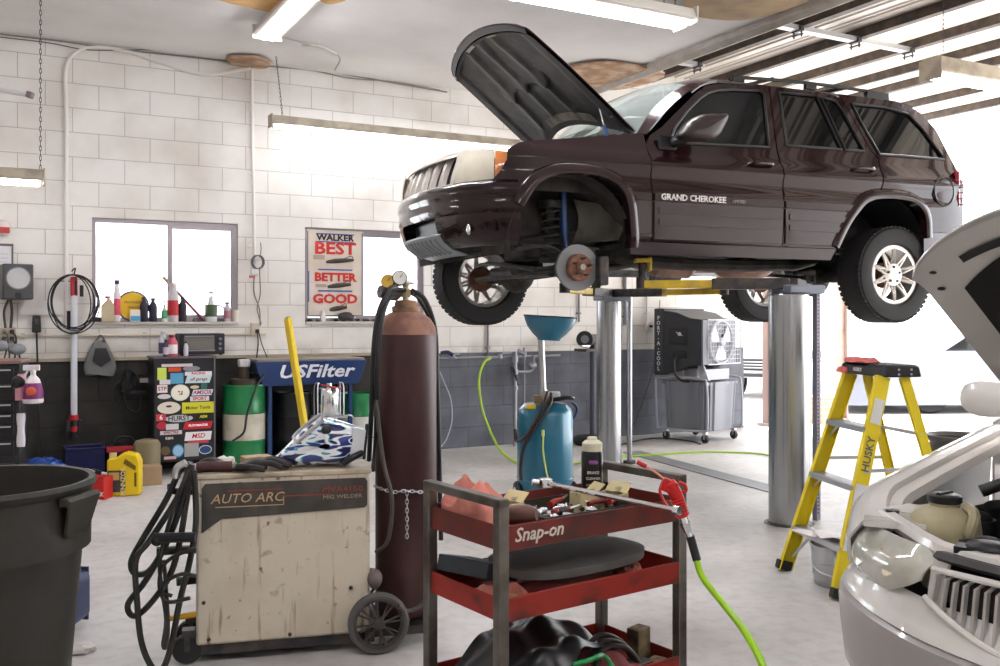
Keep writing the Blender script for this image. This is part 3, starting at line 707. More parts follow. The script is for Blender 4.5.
# door furniture
def handle(x, z):
    for sd in (-1, 1):
        w_ = skin(x, z); b = MB()
        b.tube([(x-.10, sd*(w_+.002), z-.01), (x-.07, sd*(w_+.032), z), (x+.07, sd*(w_+.032), z+.003), (x+.10, sd*(w_+.002), z)], .016, n=8); o = b.done('door_handle', paint, jeep)
        MB().ball((x, sd*(w_+.0), z-.005), .10, (1.0, .05, .28)).done('handle_cup', trimb, jeep)
handle(1.41, 1.125); handle(2.36, 1.15)
for sd in (-1, 1):
    b = MB(); w_ = .86
    sg_ = lambda q, e_: math.copysign(abs(q)**e_, q)
    b.grid(lambda u, v: (.83 + .165*sg_(math.cos(2*PI*u), .6)*math.sin(PI*(.02+.96*v))**.45 + .06*sg_(math.sin(2*PI*u), .6), sd*(w_+.15 + .085*math.cos(PI*v)), 1.312 + (.095+.02*math.cos(2*PI*u))*sg_(math.sin(2*PI*u), .6)*math.sin(PI*(.02+.96*v))**.45 + .02*math.cos(2*PI*u)), 32, 14, cu=True)
    mo = b.done('door_mirror', mat('mirror_housing', (.03, .018, .018), .38), jeep)
    MB().grid(lambda u, v: (.86+.03+.155*(v)*math.cos(2*PI*u)+.02, sd*(w_+.16-.0), 1.335+.09*v*math.sin(2*PI*u)), 2, 1).done('mirror_glass', M['chrome'], mo) if False else None
    MB().tube([(.70, sd*.85, 1.225), (.72, sd*.92, 1.235), (.80, sd*.98, 1.27)], .035, n=10).box((.66, sd*.855, 1.225), (.13, .02, .09)).done('mirror_arm', trimb, mo)
    MB().tube([(.42, sd*skin(.5, 1.15), .85)]*0 or [(3.0, 0, 0), (3.0, 0, .001)], .0001, n=3).bm.free()
# fuel flap, tail lamps, tailgate, rear bumper
fx, fz = 3.14, 1.02
b = MB(); b.tube([(fx+.105*math.cos(a*PI/12), -(skin(fx+.105*math.cos(a*PI/12), fz)+.004), fz+.115*math.sin(a*PI/12)) for a in range(24)], .007, n=6, k=1, cyclic=True); b.done('fuel_flap_edge', trimb, jeep)
MB().ball((fx+.03, -(skin(fx, fz)-.004), fz), .10, (1, .06, 1.05)).done('fuel_flap', clad, jeep)
red = mat('red_tail_lens', (.55, .02, .04), .15, coat=1)
for sd in (-1, 1):
    MB().grid(lambda u, v: (3.315+.05*math.sin(PI*.5*u)+.0*v, sd*(skin(3.33, 1)+.012-.16*u*u), .89+.30*v), 6, 6).done('tail_lamp', red, jeep, solid=.03)
    for k in range(5): MB().box((3.352, sd*(skin(3.34, 1)+.0), .93+.045*k), (.03, .06, .008)).done('lamp_bar', C('f2b8b8', .3), jeep)
MB().grid(lambda u, v: (3.40 - .0*u + .03*math.cos(PI*(v-.5)) - (0 if u < .45 else (u-.45)*.36*1.1) - .02*(1-u), (v-.5)*2*(hw(3.2, .7+1.02*u)-.05), .70+1.02*u), 14, 12).done('tailgate', paint, jeep, solid=.01)
MB().grid(lambda u, v: (3.22-.22*u+.05*math.cos(PI*(v-.5)) + .10*(1-u), (v-.5)*1.3, 1.28+.36*u), 8, 8).done('tailgate_glass', jglass, jeep)
def rb(u, v):
    a = PI*(u-.5)*1.0; y = .90*math.sin(a) if abs(u-.5) < .5 else .9; x = 3.10 + .32*abs(math.cos(a))**.5 + .02*math.sin(PI*v)
    if u in (0, 1): x = 2.94
    return (x, .9*math.copysign(abs(math.sin(a))**.8, math.sin(a)), .48+.27*v)
MB().grid(rb, 24, 6).done('rear_bumper', paint, jeep, solid=.01)
# roof rails
for sd in (-1, 1):
    b = MB(); b.tube([(1.35, sd*.615, 1.775), (1.42, sd*.61, 1.80), (2.1, sd*.60, 1.825), (2.75, sd*.60, 1.812), (2.88, sd*.60, 1.77)], .014, n=8)
    b.box((1.42, sd*.61, 1.785), (.10, .04, .04)).box((2.1, sd*.60, 1.80), (.10, .035, .05)).box((2.76, sd*.60, 1.79), (.22, .04, .05)); b.done('roof_rail', trimb, jeep)
for x in (1.75, 2.45): MB().tube([(x, -.60, 1.825), (x, 0, 1.865), (x, .60, 1.825)], .014).done('roof_bar', trimb, jeep)
# badge
xt = .82; tx = text('badge_lettering', 'GRAND CHEROKEE', .058, C('e8e4e2', .3), jeep, (xt, -(skin(xt, .855)+.020), .845), ext=.002, bold=.0012, wide=1.02)
text('badge_lettering', 'LIMITED', .030, C('a8a4a4', .3), jeep, (1.19, -(skin(1.1, .85)+.020), .842), ext=.002, wide=1)
MB().box((.70, -.79, 1.26), (.10, .004, .06)).box((.97, -.80, 1.27), (.14, .004, .10)).done('window_papers', C('cfd0d2', .6), jeep, rot=(0, 0, 0)) if False else None
# wheels
tyre_m = mat('tyre_rubber', (.022, .021, .022), .75, bump=.15, bscale=30)
def wheel(x, y, z, sd, label=None):
    r = MB(); prof = [(.225, -.10), (.24, -.115), (.30, -.125), (.345, -.118), (.362, -.10), (.368, -.05), (.368, .05), (.362, .10), (.345, .118), (.30, .125), (.24, .115), (.225, .10)]
    r.lathe(prof, (x, y, z), (0, 1, 0), 56)
    o = r.done('tyre', tyre_m, jeep, ang=30)
    t = MB()
    for k in range(52):
        for j, yy in enumerate((-.088, -.03, .03, .088)):
            a = 2*PI*(k+(j % 2)*.5)/52; t.box((x+.3635*math.cos(a), y+yy, z+.3635*math.sin(a)), (.010, .048, .030), (0, -a, 0))
    t.done('tread', tyre_m, o, smooth=False)
    rm = mat('alloy_wheel', (.56, .53, .50), .3, .6) if 'rim' not in M else M['rim']; M['rim'] = rm
    b = MB(); b.lathe([(.226, -.10), (.20, -.09), (.195, .0), (.20, .08), (.226, .10), (.230, .108), (.222, .112), (.205, .10), (.196, .09)], (x, y, z), (0, 1, 0), 48); rim = b.done('rim', rm, jeep, solid=.004)
    f_ = y + sd*.075; b = MB()
    b.lathe([(0, -.02), (.045, -.02), (.085, -.012), (.09, .012), (0, .02)], (x, f_, z), (0, 1, 0), 24)
    for k in range(10):
        a0 = 2*PI*k/10
        for dv in (-.30, .30):
            a1 = a0+dv; p = Vector((x+.075*math.cos(a0+dv*.3), f_, z+.075*math.sin(a0+dv*.3))); q = Vector((x+.205*math.cos(a1), f_+sd*.018, z+.205*math.sin(a1)))
            b.tube([p, (p+q)/2+Vector((0, sd*.006, 0)), q], .0115, n=6, k=3)
    b.lathe([(.196, -.012), (.216, -.012), (.216, .018), (.196, .016), (.196, -.012)], (x, f_+sd*.012, z), (0, 1, 0), 40)
    b.done('spokes', rm, rim)
    b = MB()
    for k in range(5): a = 2*PI*k/5+.3; b.cyl((x+.058*math.cos(a), f_+sd*.016, z+.058*math.sin(a)), (x+.058*math.cos(a), f_+sd*.024, z+.058*math.sin(a)), .011, n=8)
    b.done('wheel_bolt', M['dark_metal'], rim)
    b = MB().lathe([(0, -.004), (.10, -.004), (.10, .008), (0, .008)], (x, y-sd*.02, z), (0, 1, 0), 32); b.done('brake_disc', M['rust'], jeep)
HB = .368
wheel(-.06, .755, HB-.02, 1); wheel(2.69, -.755, HB, -1); wheel(2.69, .755, HB, 1)
# near front hub, no wheel: vented disc, hub, caliper
b = MB().lathe([(.088, -.012), (.152, -.012), (.152, .012), (.088, .012), (.088, -.012)], (0, -.80, HB), (0, 1, 0), 48); dsk = b.done('brake_disc', mat('bare_disc_steel', (.22, .22, .23), .5, .5), jeep)
b = MB().lathe([(.088, .0), (.088, -.042), (.082, -.05), (.04, -.052), (.036, -.07), (.02, -.075), (0, -.075)], (0, -.80, HB), (0, 1, 0), 36); hubo = b.done('hub', mat('rusty_hub', (.30, .14, .09), .8, .2, col2=(.16, .08, .055), scale=25), dsk)
b = MB().cyl((0, -.87, HB), (0, -.885, HB), .02, n=12); b.done('hub_nut', C('a09a92', .5, .5), hubo)
for k in range(5):
    a = 2*PI*k/5+.2; MB().cyl((.057*math.cos(a), -.85, HB+.057*math.sin(a)), (.057*math.cos(a), -.90, HB+.057*math.sin(a)), .007, n=8).done('wheel_stud', M['dark_metal'], hubo)
b = MB(); b.grid(lambda u, v: (.10*math.cos(-.9+1.7*u)+.075+.0*v, -.86+.13*v, HB+.17*math.sin(-.9+1.7*u)), 10, 3); b.box((.165, -.80, HB-.02), (.07, .14, .19)).box((.13, -.74, HB+.10), (.10, .08, .08)); b.done('brake_caliper', M['dark_metal'], jeep, bevel=.01, solid=0)
# suspension and driveline
b = MB(); b.tube([(0, -.68, HB), (0, -.3, HB-.01), (0, .0, HB-.01), (0, .68, HB-.02)], .042, n=12); b.ball((.02, .22, HB), .14, (1, .9, 1)); b.ball((0, -.64, HB), .085); b.done('front_axle', under, jeep)
b = MB().tube([(-.14, -.70, HB-.04), (-.16, 0, HB-.03), (-.12, .68, HB-.03)], .02, n=8).tube([(-.20, -.55, HB+.0), (-.24, 0, HB+.06), (-.16, .5, HB+.08)], .016).cyl((-.18, -.2, HB), (-.18, .2, HB+.01), .032, n=10); b.done('steering_rod', M['dark_metal'], jeep)
b = MB(); b.tube([(-.05+.055*math.cos(2*PI*t/12), -.50+.055*math.sin(2*PI*t/12), HB+.08+.33*t/72) for t in range(73)], .0085, n=6, k=1); b.done('coil_spring', mat('spring_grey', (.07, .065, .055), .6, .4), jeep)
b = MB().cyl((.06, -.56, HB+.02), (.045, -.53, HB+.26), .02, n=12).cyl((.045, -.53, HB+.24), (.035, -.52, HB+.56), .03, n=14); b.done('shock_absorber', mat('blue_shock', (.015, .05, .16), .35, coat=.5), jeep)
MB().cyl((-.05, -.50, HB+.05), (-.05, -.50, HB+.08), .075).done('spring_seat', under, jeep); MB().cyl((-.05, -.50, HB+.42), (-.05, -.50, HB+.47), .075).cyl((-.05, -.5, HB+.32), (-.05, -.5, HB+.42), .03).done('spring_seat', under, jeep)
b = MB().tube([(.04, -.52, HB-.03), (.5, -.42, .40), (.72, -.38, .44)], .025).tube([(.0, .52, HB-.05), (.5, .42, .40), (.72, .38, .44)], .025).tube([(.05, .2, HB+.1), (.55, .3, .5)], .022); b.done('control_arm', under, jeep)
b = MB().tube([(-.30, -.60, .52), (-.36, -.3, .50), (-.36, .3, .50), (-.30, .6, .52)], .014).tube([(-.30, -.60, .52), (-.1, -.66, .50), (.0, -.66, HB+.02)], .012); b.done('sway_bar', M['dark_metal'], jeep)
b = MB().tube([(-.46, -.50, .50), (.2, -.44, .60), (.6, -.42, .45), (2.1, -.42, .45), (2.4, -.45, .58), (3.2, -.45, .55)], .045, n=8, k=3).tube([(-.46, .50, .50), (.2, .44, .60), (.6, .42, .45), (2.1, .42, .45), (2.4, .45, .58), (3.2, .45, .55)], .045, n=8, k=3); b.done('frame_rail', under, jeep)
MB().box((1.25, 0, .52), (1.9, 1.5, .03)).box((2.9, 0, .6), (.9, 1.1, .03)).done('floor_pan', under, jeep)
MB().box((.15, 0, .68), (.5, .4, .45)).box((.25, 0, .47), (.4, .3, .12), taper=1.1).done('oil_pan', under, jeep, bevel=.03)
MB().cyl((.40, 0, .50), (1.05, 0, .46), .15, .11, n=20).cyl((1.05, 0, .45), (1.30, .05, .43), .13, n=16).done('gearbox', mat('grey_gearbox', (.18, .18, .18), .6, .5, col2=(.08, .08, .08), scale=10), jeep)
b = MB().tube([(.05, -.20, HB+.06), (1.05, -.12, .42)], .025, sm=False).tube([(1.3, .05, .42), (2.6, .05, .36)], .03, sm=False); b.done('drive_shaft', M['steel'], jeep)
exm = mat('rusty_exhaust', (.33, .20, .16), .6, .5, col2=(.20, .12, .09), scale=8)
b = MB().tube([(.55, -.25, .50), (.8, -.30, .42), (1.1, -.28, .41), (1.5, -.28, .42)], .033, n=12).lathe([(0, 0), (.03, 0), (.075, .05), (.08, .35), (.03, .42), (0, .42)], (.85, -.30, .42), (1, .02, -.01), 16); b.done('exhaust_pipe', exm, jeep)
b = MB().ball((1.72, -.28, .42), .28, (1, .42, .32)); b.done('muffler', exm, jeep)
b = MB().tube([(1.95, -.28, .42), (2.3, -.3, .50), (2.7, -.33, .62), (3.1, -.45, .48), (3.3, -.5, .46)], .028, n=10); b.done('tail_pipe', exm, jeep)
b = MB().tube([(2.69, -.7, HB), (2.69, .7, HB)], .04, n=12, sm=False).ball((2.69, .05, HB), .15, (1, .9, 1)).cyl((2.62, -.5, HB+.04), (2.62, -.45, HB+.38), .06); b.done('rear_axle', under, jeep)
MB().box((2.95, 0, .50), (.45, .75, .2)).done('fuel_tank', trimb, jeep, bevel=.04)
# cabin bits seen through the windscreen
MB().box((.72, 0, 1.17), (.35, 1.36, .12)).done('dashboard', trimb, jeep, bevel=.04)
MB().tube([(.95+.0*math.cos(a*PI/8), -.36+.18*math.cos(a*PI/8), 1.25+.18*math.sin(a*PI/8)) for a in range(16)], .014, k=2, cyclic=True).done('steering_wheel', trimb, jeep)
for y in (-.36, .36): MB().box((1.35, y, 1.05), (.2, .5, .6), (0, .2, 0)).box((1.15, y, .85), (.5, .5, .15)).box((1.43, y, 1.43), (.09, .26, .18), (0, .2, 0)).done('seat', C('3a332f', .8), jeep, bevel=.04)
MB().ball((.70, 0, 1.60), .10, (.3, 1.1, .4)).done('rear_view_mirror', trimb, jeep)

# ------------------------------------------------------------------ THE LIFT
lift_steel = mat('polished_lift_steel', (.40, .41, .43), .22, .95, bump=.03, bscale=8, stretch=(1, 1, .1))
yel = mat('lift_yellow', (.80, .55, .03), .45, col2=(.55, .38, .05), scale=9)
def jl(x, y, z): c, s_ = math.cos(PHI), math.sin(PHI); return JO + Vector((x*c-y*s_, x*s_+y*c, z))
near = Vector((1.974, 6.49, 0)); farp = Vector((1.038, 9.05, 0)); TZ = 1.60
def post(p, r, name_lab, rod_off, perf):
    t = thing('lift_post', name_lab, 'lift post', p, PHI)
    MB().lathe([(r, .0), (r, TZ-.045), (r*.97, TZ-.04), (0, TZ-.04)], n=48).done('piston', lift_steel, t)
    MB().lathe([(r+.03, 0), (r+.03, .004), (r+.010, .006), (r+.008, .012), (r, .012)], n=40).done('collar', M['dark_metal'], t)
    MB().box((.08 if perf else .03, 0, TZ-.005), (.30, .20, .06)).done('yoke', mat('lift_blue_grey', (.20, .22, .27), .5, .3), t, bevel=.01)
    b = MB()
    if perf:
        b.box((rod_off, .0, TZ/2), (.045, .014, TZ)); b.box((rod_off-.02, .0, TZ/2), (.006, .045, TZ))
        o = b.done('locking_bar', mat('grey_bar', (.3, .28, .33), .5, .6), t)
        d = MB()
        for i in range(60): d.cyl((rod_off, -.009, .05+i*.0255), (rod_off, .009, .05+i*.0255), .0075, n=6)
        d.done('bar_hole', M['black'], o)
    else:
        b.cyl((rod_off, 0, 0), (rod_off, 0, TZ), .026, n=14); o = b.done('locking_rod', lift_steel, t)
        MB().cyl((rod_off, 0, 0), (rod_off, 0, .03), .06).done('rod_collar', M['dark_metal'], o)
    return t
npst = post(near, .135, 'thick polished lift post nearest the viewer, behind the yellow ladder', .245, True)
fpst = post(farp, .118, 'polished lift post farther back, between oil drainer and air cooler', .225, False)
def arm(base, pts, pad, lab, m2=yel):
    t = thing('swing_support', lab, 'lift arm', base, 0, 'arms of the lift')
    q = [Vector(p)-base for p in pts]
    def bar(a, c, w_, h_, m, nm):
        d = c-a; b = MB(); L_ = d.length; b.box((0, 0, 0), (L_, w_, h_)); o = b.done(nm, m, t, bevel=.006)
        o.location = (a+c)/2; o.rotation_euler = (0, -math.atan2(d.z, math.hypot(d.x, d.y)), math.atan2(d.y, d.x)); return o
    bar(q[0], q[1], .12, .075, M['dark_metal'], 'outer_arm'); bar(q[1]-(q[1]-q[0])*.05, q[2], .085, .055, m2, 'inner_arm')
    pp = Vector(pad)-base; b = MB().cyl((pp.x, pp.y, q[2].z-.03), (pp.x, pp.y, q[2].z+.05), .045).cyl((pp.x, pp.y, q[2].z+.05), (pp.x, pp.y, pp.z-.02), .028)
    b.done('lift_stem', M['dark_metal'], t); MB().box((pp.x, pp.y, pp.z-.015), (.11, .11, .03)).box((pp.x+.05, pp.y, pp.z-.04), (.02, .1, .1)).done('lift_pad', m2, t, bevel=.006)
    return t
z = TZ+.035
def up(v, z): return Vector((v.x, v.y, z))
sp = jl(.62, -.60, 0); arm(up(near, z), [up(near, z), up(near, z).lerp(up(sp, z), .52)+Vector((0, .0, 0)), up(sp, z)], up(sp, CZ0+.455), 'near lift arm with yellow end reaching forward under the car sill')
sp = jl(2.15, -.5, 0); arm(up(near, z), [up(near, z), up(near, z).lerp(up(sp, z), .5), up(sp, z)], up(sp, CZ0+.40), 'near lift arm reaching back towards the rear wheel', M['dark_metal'])
sp = jl(.62, .60, 0); arm(up(farp, z), [up(farp, z), up(farp, z).lerp(up(sp, z), .5), up(sp, z)], up(sp, CZ0+.455), 'far lift arm reaching forward from the rear post')
sp = jl(2.15, .55, 0); arm(up(farp, z), [up(farp, z), up(farp, z).lerp(up(sp, z), .5), up(sp, z)], up(sp, CZ0+.40), 'far lift arm reaching back from the rear post')
# ================================================================== WELDER AND GAS CYLINDER
WA = math.atan2(.000286, .00114)
wo = Vector((-1.226, 3.83, 0))
weld = thing('mig_welder', 'scuffed cream welding machine on wheels with a dark name band', 'welder', wo, WA)
WL, WD_, WZ0, WZ1 = .70, .25, .075, .765
def cream():
    m = mat('scuffed_cream_paint', (.62, .55, .43), .5); nt = m.node_tree; b = nt.nodes['Principled BSDF']; N = nt.nodes.new; L = nt.links.new
    tc = N('ShaderNodeTexCoord')
    def layer(stretch, sc, a, c, det=8, off=0):
        mp = N('ShaderNodeMapping'); mp.inputs['Scale'].default_value = stretch; mp.inputs['Location'].default_value = (off, off, off); L(tc.outputs['Object'], mp.inputs[0])
        n = N('ShaderNodeTexNoise'); n.inputs['Scale'].default_value = sc; n.inputs['Detail'].default_value = det; L(mp.outputs[0], n.inputs[0])
        r = N('ShaderNodeMapRange'); r.inputs[1].default_value = a; r.inputs[2].default_value = c; L(n.outputs['Fac'], r.inputs[0]); return r.outputs[0]
    def mix(f, x, col):
        y = N('ShaderNodeMixRGB'); L(f, y.inputs[0]); y.inputs[2].default_value = (*col, 1)
        if isinstance(x, tuple): y.inputs[1].default_value = (*x, 1)
        else: L(x, y.inputs[1])
        return y.outputs[0]
    c = mix(layer((1, 1, 1), 4, .45, .8), (.66, .59, .47), (.50, .43, .33))
    c = mix(layer((34, 34, 3.2), 1.0, .59, .73), c, (.27, .19, .12))
    c = mix(layer((1, 1, 1.3), 8, .62, .74, 10, 4), c, (.15, .11, .075))
    c = mix(layer((1, 1, .8), 26, .64, .72, 4, 9), c, (.16, .11, .08))
    L(c, b.inputs['Base Color']); return m
crm = cream()
MB().box((WL/2, WD_/2, (WZ0+WZ1)/2), (WL, WD_, WZ1-WZ0)).done('cabinet', crm, weld, bevel=.012)
cap = MB().box((WL/2, WD_/2, WZ1-.008), (WL+.012, WD_+.012, .024)); cap.done('top_cover', mat('worn_top_cover', (.58, .51, .39), .5, col2=(.30, .24, .17), scale=7), weld, bevel=.006)
MB().box((WL/2+.01, WD_/2, .055), (WL+.02, WD_-.03, .05)).done('base_frame', M['dark_metal'], weld, bevel=.005)
bd = MB(); bz = WZ1-.035
bd.prism([(.022, bz-.20), (.022, bz-.02), (.036, bz), (WL-.022, bz), (WL-.012, bz-.015), (WL-.012, bz-.115), (WL-.025, bz-.125), (.10, bz-.145)], (0, -.001, 0), (1, 0, 0), (0, 0, 1), .004)
bd.done('name_band', mat('dark_name_band', (.045, .042, .038), .45, col2=(.08, .07, .06), scale=12), weld, smooth=False)
gold = C('c9a77c', .5); redl = C('9c3a26', .5)
text('name_lettering', 'AUTO ARC', .054, gold, weld, (.20, -.007, bz-.065), ext=.001, shear=.25, wide=1.05)
MB().box((.21, -.006, bz-.097), (.27, .002, .003)).box((.345, -.006, bz-.081), (.003, .002, .034)).done('gold_rule', gold, weld, smooth=False)
MB().box((.235, -.006, bz-.033), (.22, .002, .003)).box((.44, -.006, bz-.063), (.19, .002, .004)).done('red_rule', redl, weld, smooth=False)
text('name_lettering', 'MVA4150', .032, redl, weld, (.585, -.007, bz-.045), ext=.001, wide=1.3)
text('name_lettering', 'MIG WELDER', .022, C('a8957c', .5), weld, (.585, -.007, bz-.075), ext=.001, wide=1.25)
for x, z in ((.05, .10), (.37, .095), (.62, .12), (.62, .27), (.03, .25)): MB().cyl((x, 0, z), (x, -.006, z), .008, n=10).done('screw', M['dark_metal'], weld)
# rear platform, wheels, casters
MB().box((WL+.13, WD_/2+.04, .085), (.30, .34, .02)).box((WL+.13, WD_/2-.12, .075), (.30, .02, .04)).done('rear_platform', M['dark_metal'], weld, bevel=.004)
def cartwheel(x, y):
    b = MB().lathe([(.105, -.02), (.118, -.022), (.127, -.012), (.127, .012), (.118, .022), (.105, .02)], (x, y, .127), (0, 1, 0), 40); o = b.done('wheel', mat('grey_cart_tyre', (.10, .095, .09), .7), weld)
    b = MB().lathe([(.106, -.012), (.106, .012), (.092, .012), (.092, -.012), (.106, -.012)], (x, y, .127), (0, 1, 0), 32).lathe([(0, -.03), (.022, -.03), (.028, .0), (.022, .03), (0, .03)], (x, y, .127), (0, 1, 0), 16)
    for k in range(8):
        a = k*PI/4+.2
        for da in (-.13, .13): b.tube([(x+.02*math.cos(a), y-.012, .127+.02*math.sin(a)), (x+.097*math.cos(a+da), y-.008, .127+.097*math.sin(a+da))], .0045, n=5, sm=False)
    b.done('spokes', mat('brown_spoke_plastic', (.06, .05, .045), .5), o)
cartwheel(WL+.03, -.045); cartwheel(WL+.03, WD_+.10)
MB().cyl((WL+.03, -.04, .127), (WL+.03, WD_+.1, .127), .012).done('axle', M['steel'], weld)
MB().ball((WL+.02, .0, .30), .032, (1, 1, 1.3)).done('side_knob', C('6e6262', .5), weld)
for y in (.03, WD_-.03):
    b = MB().lathe([(0, -.018), (.055, -.018), (.06, -.008), (.06, .008), (.055, .018), (0, .018)], (-.035, y, .06), (0, 1, 0), 24); o = b.done('caster', M['rubber'], weld)
    MB().box((-.03, y, .125), (.05, .05, .03)).box((-.035, y-.024, .09), (.02, .004, .07)).box((-.035, y+.024, .09), (.02, .004, .07)).done('caster_fork', M['dark_metal'], o)
# side hooks with the coiled leads
b = MB().tube([(0, .05, .69), (-.09, .04, .70), (-.10, .04, .73)], .014).tube([(0, .12, .44), (-.16, .1, .445)], .018, sm=False).tube([(0, .1, .32), (-.08, .08, .32)], .018, sm=False); b.done('cable_hook', M['black'], weld)
MB().tube([(0, .02, .20), (-.10, .02, .19)], .012, sm=False).done('yellow_plug_sleeve', C('d9a520', .5), weld)
lead = thing('welding_lead', 'thick black welding leads hung in loops on the left end of the cream welder', 'cable', Rm(0, 0) * 0 + W(186, 468, 3.82))
def LP(px, py, D=3.78): return W(px, py, D) - lead.location
rubb = mat('black_lead_rubber', (.022, .021, .02), .45, col2=(.05, .048, .045), scale=10)
for k, pts in enumerate((
    [(190, 464), (180, 470), (166, 500), (142, 540), (131, 562), (136, 574), (152, 568), (172, 530), (184, 490), (190, 466)],
    [(190, 462), (186, 490), (168, 540), (146, 580), (128, 604), (134, 616), (150, 604), (170, 575), (180, 540), (188, 490), (192, 464)],
    [(192, 464), (176, 500), (150, 540), (136, 560), (137, 600), (141, 640), (150, 664), (160, 672), (170, 650), (180, 600), (190, 560), (196, 520), (194, 470)],
    [(188, 470), (170, 520), (160, 560), (162, 590), (166, 620), (163, 644), (166, 646), (168, 620), (164, 560)],
    [(172, 596), (160, 590), (162, 568), (175, 556), (196, 548)],
    [(196, 576), (182, 574), (166, 582), (162, 596), (170, 602), (190, 598)])):
    MB().tube([LP(p[0], p[1], 3.80 - .02*k) for p in pts], .0125 if k < 3 else .008, n=8).done('lead', rubb, lead)
MB().tube([LP(176, 478, 3.75), LP(178, 468, 3.75), LP(186, 463, 3.75)], .017, n=10).done('lead_clamp', M['alu'], lead)
MB().tube([LP(154, 538, 3.72), LP(196, 537, 3.72)], .02, n=10, sm=False).ball(LP(157, 540, 3.72), .024).done('torch_handle', M['black'], lead)

cy = Vector((-.4156, 4.2, .095))
cyl = thing('gas_cylinder', 'tall dark red welding gas cylinder chained behind the cream welder', 'gas cylinder', cy)
cp = mat('worn_maroon_cylinder', (.042, .014, .015), .38, .1, col2=(.085, .042, .036), scale=5, lo=.45, hi=.75, stretch=(1, 1, .35))
H = W(406, 335, 4.2).z - cy.z
b = MB().lathe([(0, .01), (.09, .0), (.125, .012), (.135, .04), (.135, H), (.129, H+.035), (.108, H+.070), (.075, H+.095), (.05, H+.105), (.04, H+.105)], n=48); b.done('bottle', cp, cyl)
b = MB().lathe([(.1358, H+.003), (.1300, H+.036), (.109, H+.071), (.076, H+.096), (.045, H+.107)], n=48); b.done('rusty_shoulder', mat('rusty_shoulder', (.30, .15, .10), .6, col2=(.18, .08, .06), scale=14, lo=.4, hi=.6), cyl)
b = MB().lathe([(.045, H+.098), (.062, H+.103), (.064, H+.125), (.052, H+.13), (.050, H+.145), (.044, H+.152), (.030, H+.155), (0, H+.155)], n=28); b.done('neck_ring', mat('rusty_brass_neck', (.34, .20, .12), .6, .3, col2=(.2, .12, .08), scale=20), cyl)
vz = H+.155
b = MB().cyl((0, 0, vz), (0, 0, vz+.07), .016).cyl((0, 0, vz+.025), (-.09, -.01, vz+.025), .013).box((0, 0, vz+.03), (.04, .03, .035)); b.done('valve', mat('brass', (.42, .33, .2), .35, .8), cyl)
b = MB().lathe([(0, .0), (.030, .0), (.034, .006), (.034, .012), (.02, .016), (0, .016)], (0, 0, vz+.068), (0, 0, 1), 12)
for k in range(5): b.ball((.030*math.cos(k*2*PI/5), .030*math.sin(k*2*PI/5), vz+.076), .009)
b.done('valve_handle', M['alu'], cyl)
reg = MB().lathe([(0, -.03), (.03, -.03), (.035, 0), (.03, .035), (0, .04)], (-.05, -.03, vz+.03), (0, -1, .15), 20); reg.done('regulator', M['dark_metal'], cyl)
for gx, gz, rr_, m_, nn_ in ((-.025, .095, .034, 'd8d6d0', (.25, -1, .2)), (-.075, .080, .032, 'c8a040', (-.25, -1, .2)), (-.105, .035, .028, '3a3a3c', (-.9, -.6, .1))):
    b = MB().lathe([(0, -.025), (rr_*.8, -.022), (rr_, -.01), (rr_, .008), (rr_*.9, .010)], (gx, -.03, vz+gz), nn_, 24); o = b.done('gauge', M['dark_metal'], cyl)
    MB().lathe([(0, .009), (rr_*.88, .009)], (gx, -.03, vz+gz), nn_, 24).done('gauge_face', C(m_, .4), o)
    d = Vector(nn_).normalized(); c0 = Vector((gx, -.03, vz+gz)) + d*.011; MB().tube([c0, c0+Vector((.012, 0, .015))], .0012, n=4, sm=False).done('gauge_needle', M['black'], o)
    MB().tube([(gx, -.02, vz+gz), (-.05, -.02, vz+.03)], .008, sm=False).done('gauge_stem', mat('brass2', (.42, .33, .2), .35, .8), cyl)
def CP(px, py, D): return W(px, py, D) - cy
hs = mat('black_gas_hose', (.02, .02, .02), .45)
for k, pts in enumerate(([(405, 290, 4.1), (390, 292, 4.05), (378, 315, 4.02), (373, 360, 4.02), (371, 420, 4.1), (369, 460, 4.25)],
      [(402, 293, 4.1), (388, 300, 4.05), (380, 330, 4.0), (377, 380, 4.02), (376, 440, 4.15), (373, 470, 4.3)],
      [(412, 290, 4.2), (425, 300, 4.25), (435, 330, 4.35), (437, 380, 4.36), (439, 450, 4.36), (441, 540, 4.36)],
      [(412, 293, 4.2), (420, 300, 4.3), (431, 325, 4.38), (434, 380, 4.4), (436, 450, 4.4), (438, 480, 4.4)],
      [(376, 400, 4.03), (383, 460, 4.0), (392, 500, 4.0), (388, 540, 4.02), (376, 552, 4.05)],
      [(428, 552, 4.1), (430, 585, 4.08), (422, 604, 4.05), (408, 611, 4.0), (398, 606, 3.95)])):
    MB().tube([CP(*p) for p in pts], .011 if k < 4 else .009, n=8).done('hose', hs if k < 4 else C('4a4440', .5), cyl)
ch = thing('restraint_chain', 'thin steel chain round the red gas cylinder with a hanging end', 'chain', cy + Vector((0, 0, 1)))
def arcpts(z):
    return [CP(374, 486, 4.10), CP(385, 490, 4.055), CP(395, 492, 4.045), CP(405, 491, 4.045), CP(420, 492, 4.06), CP(432, 493, 4.10)]
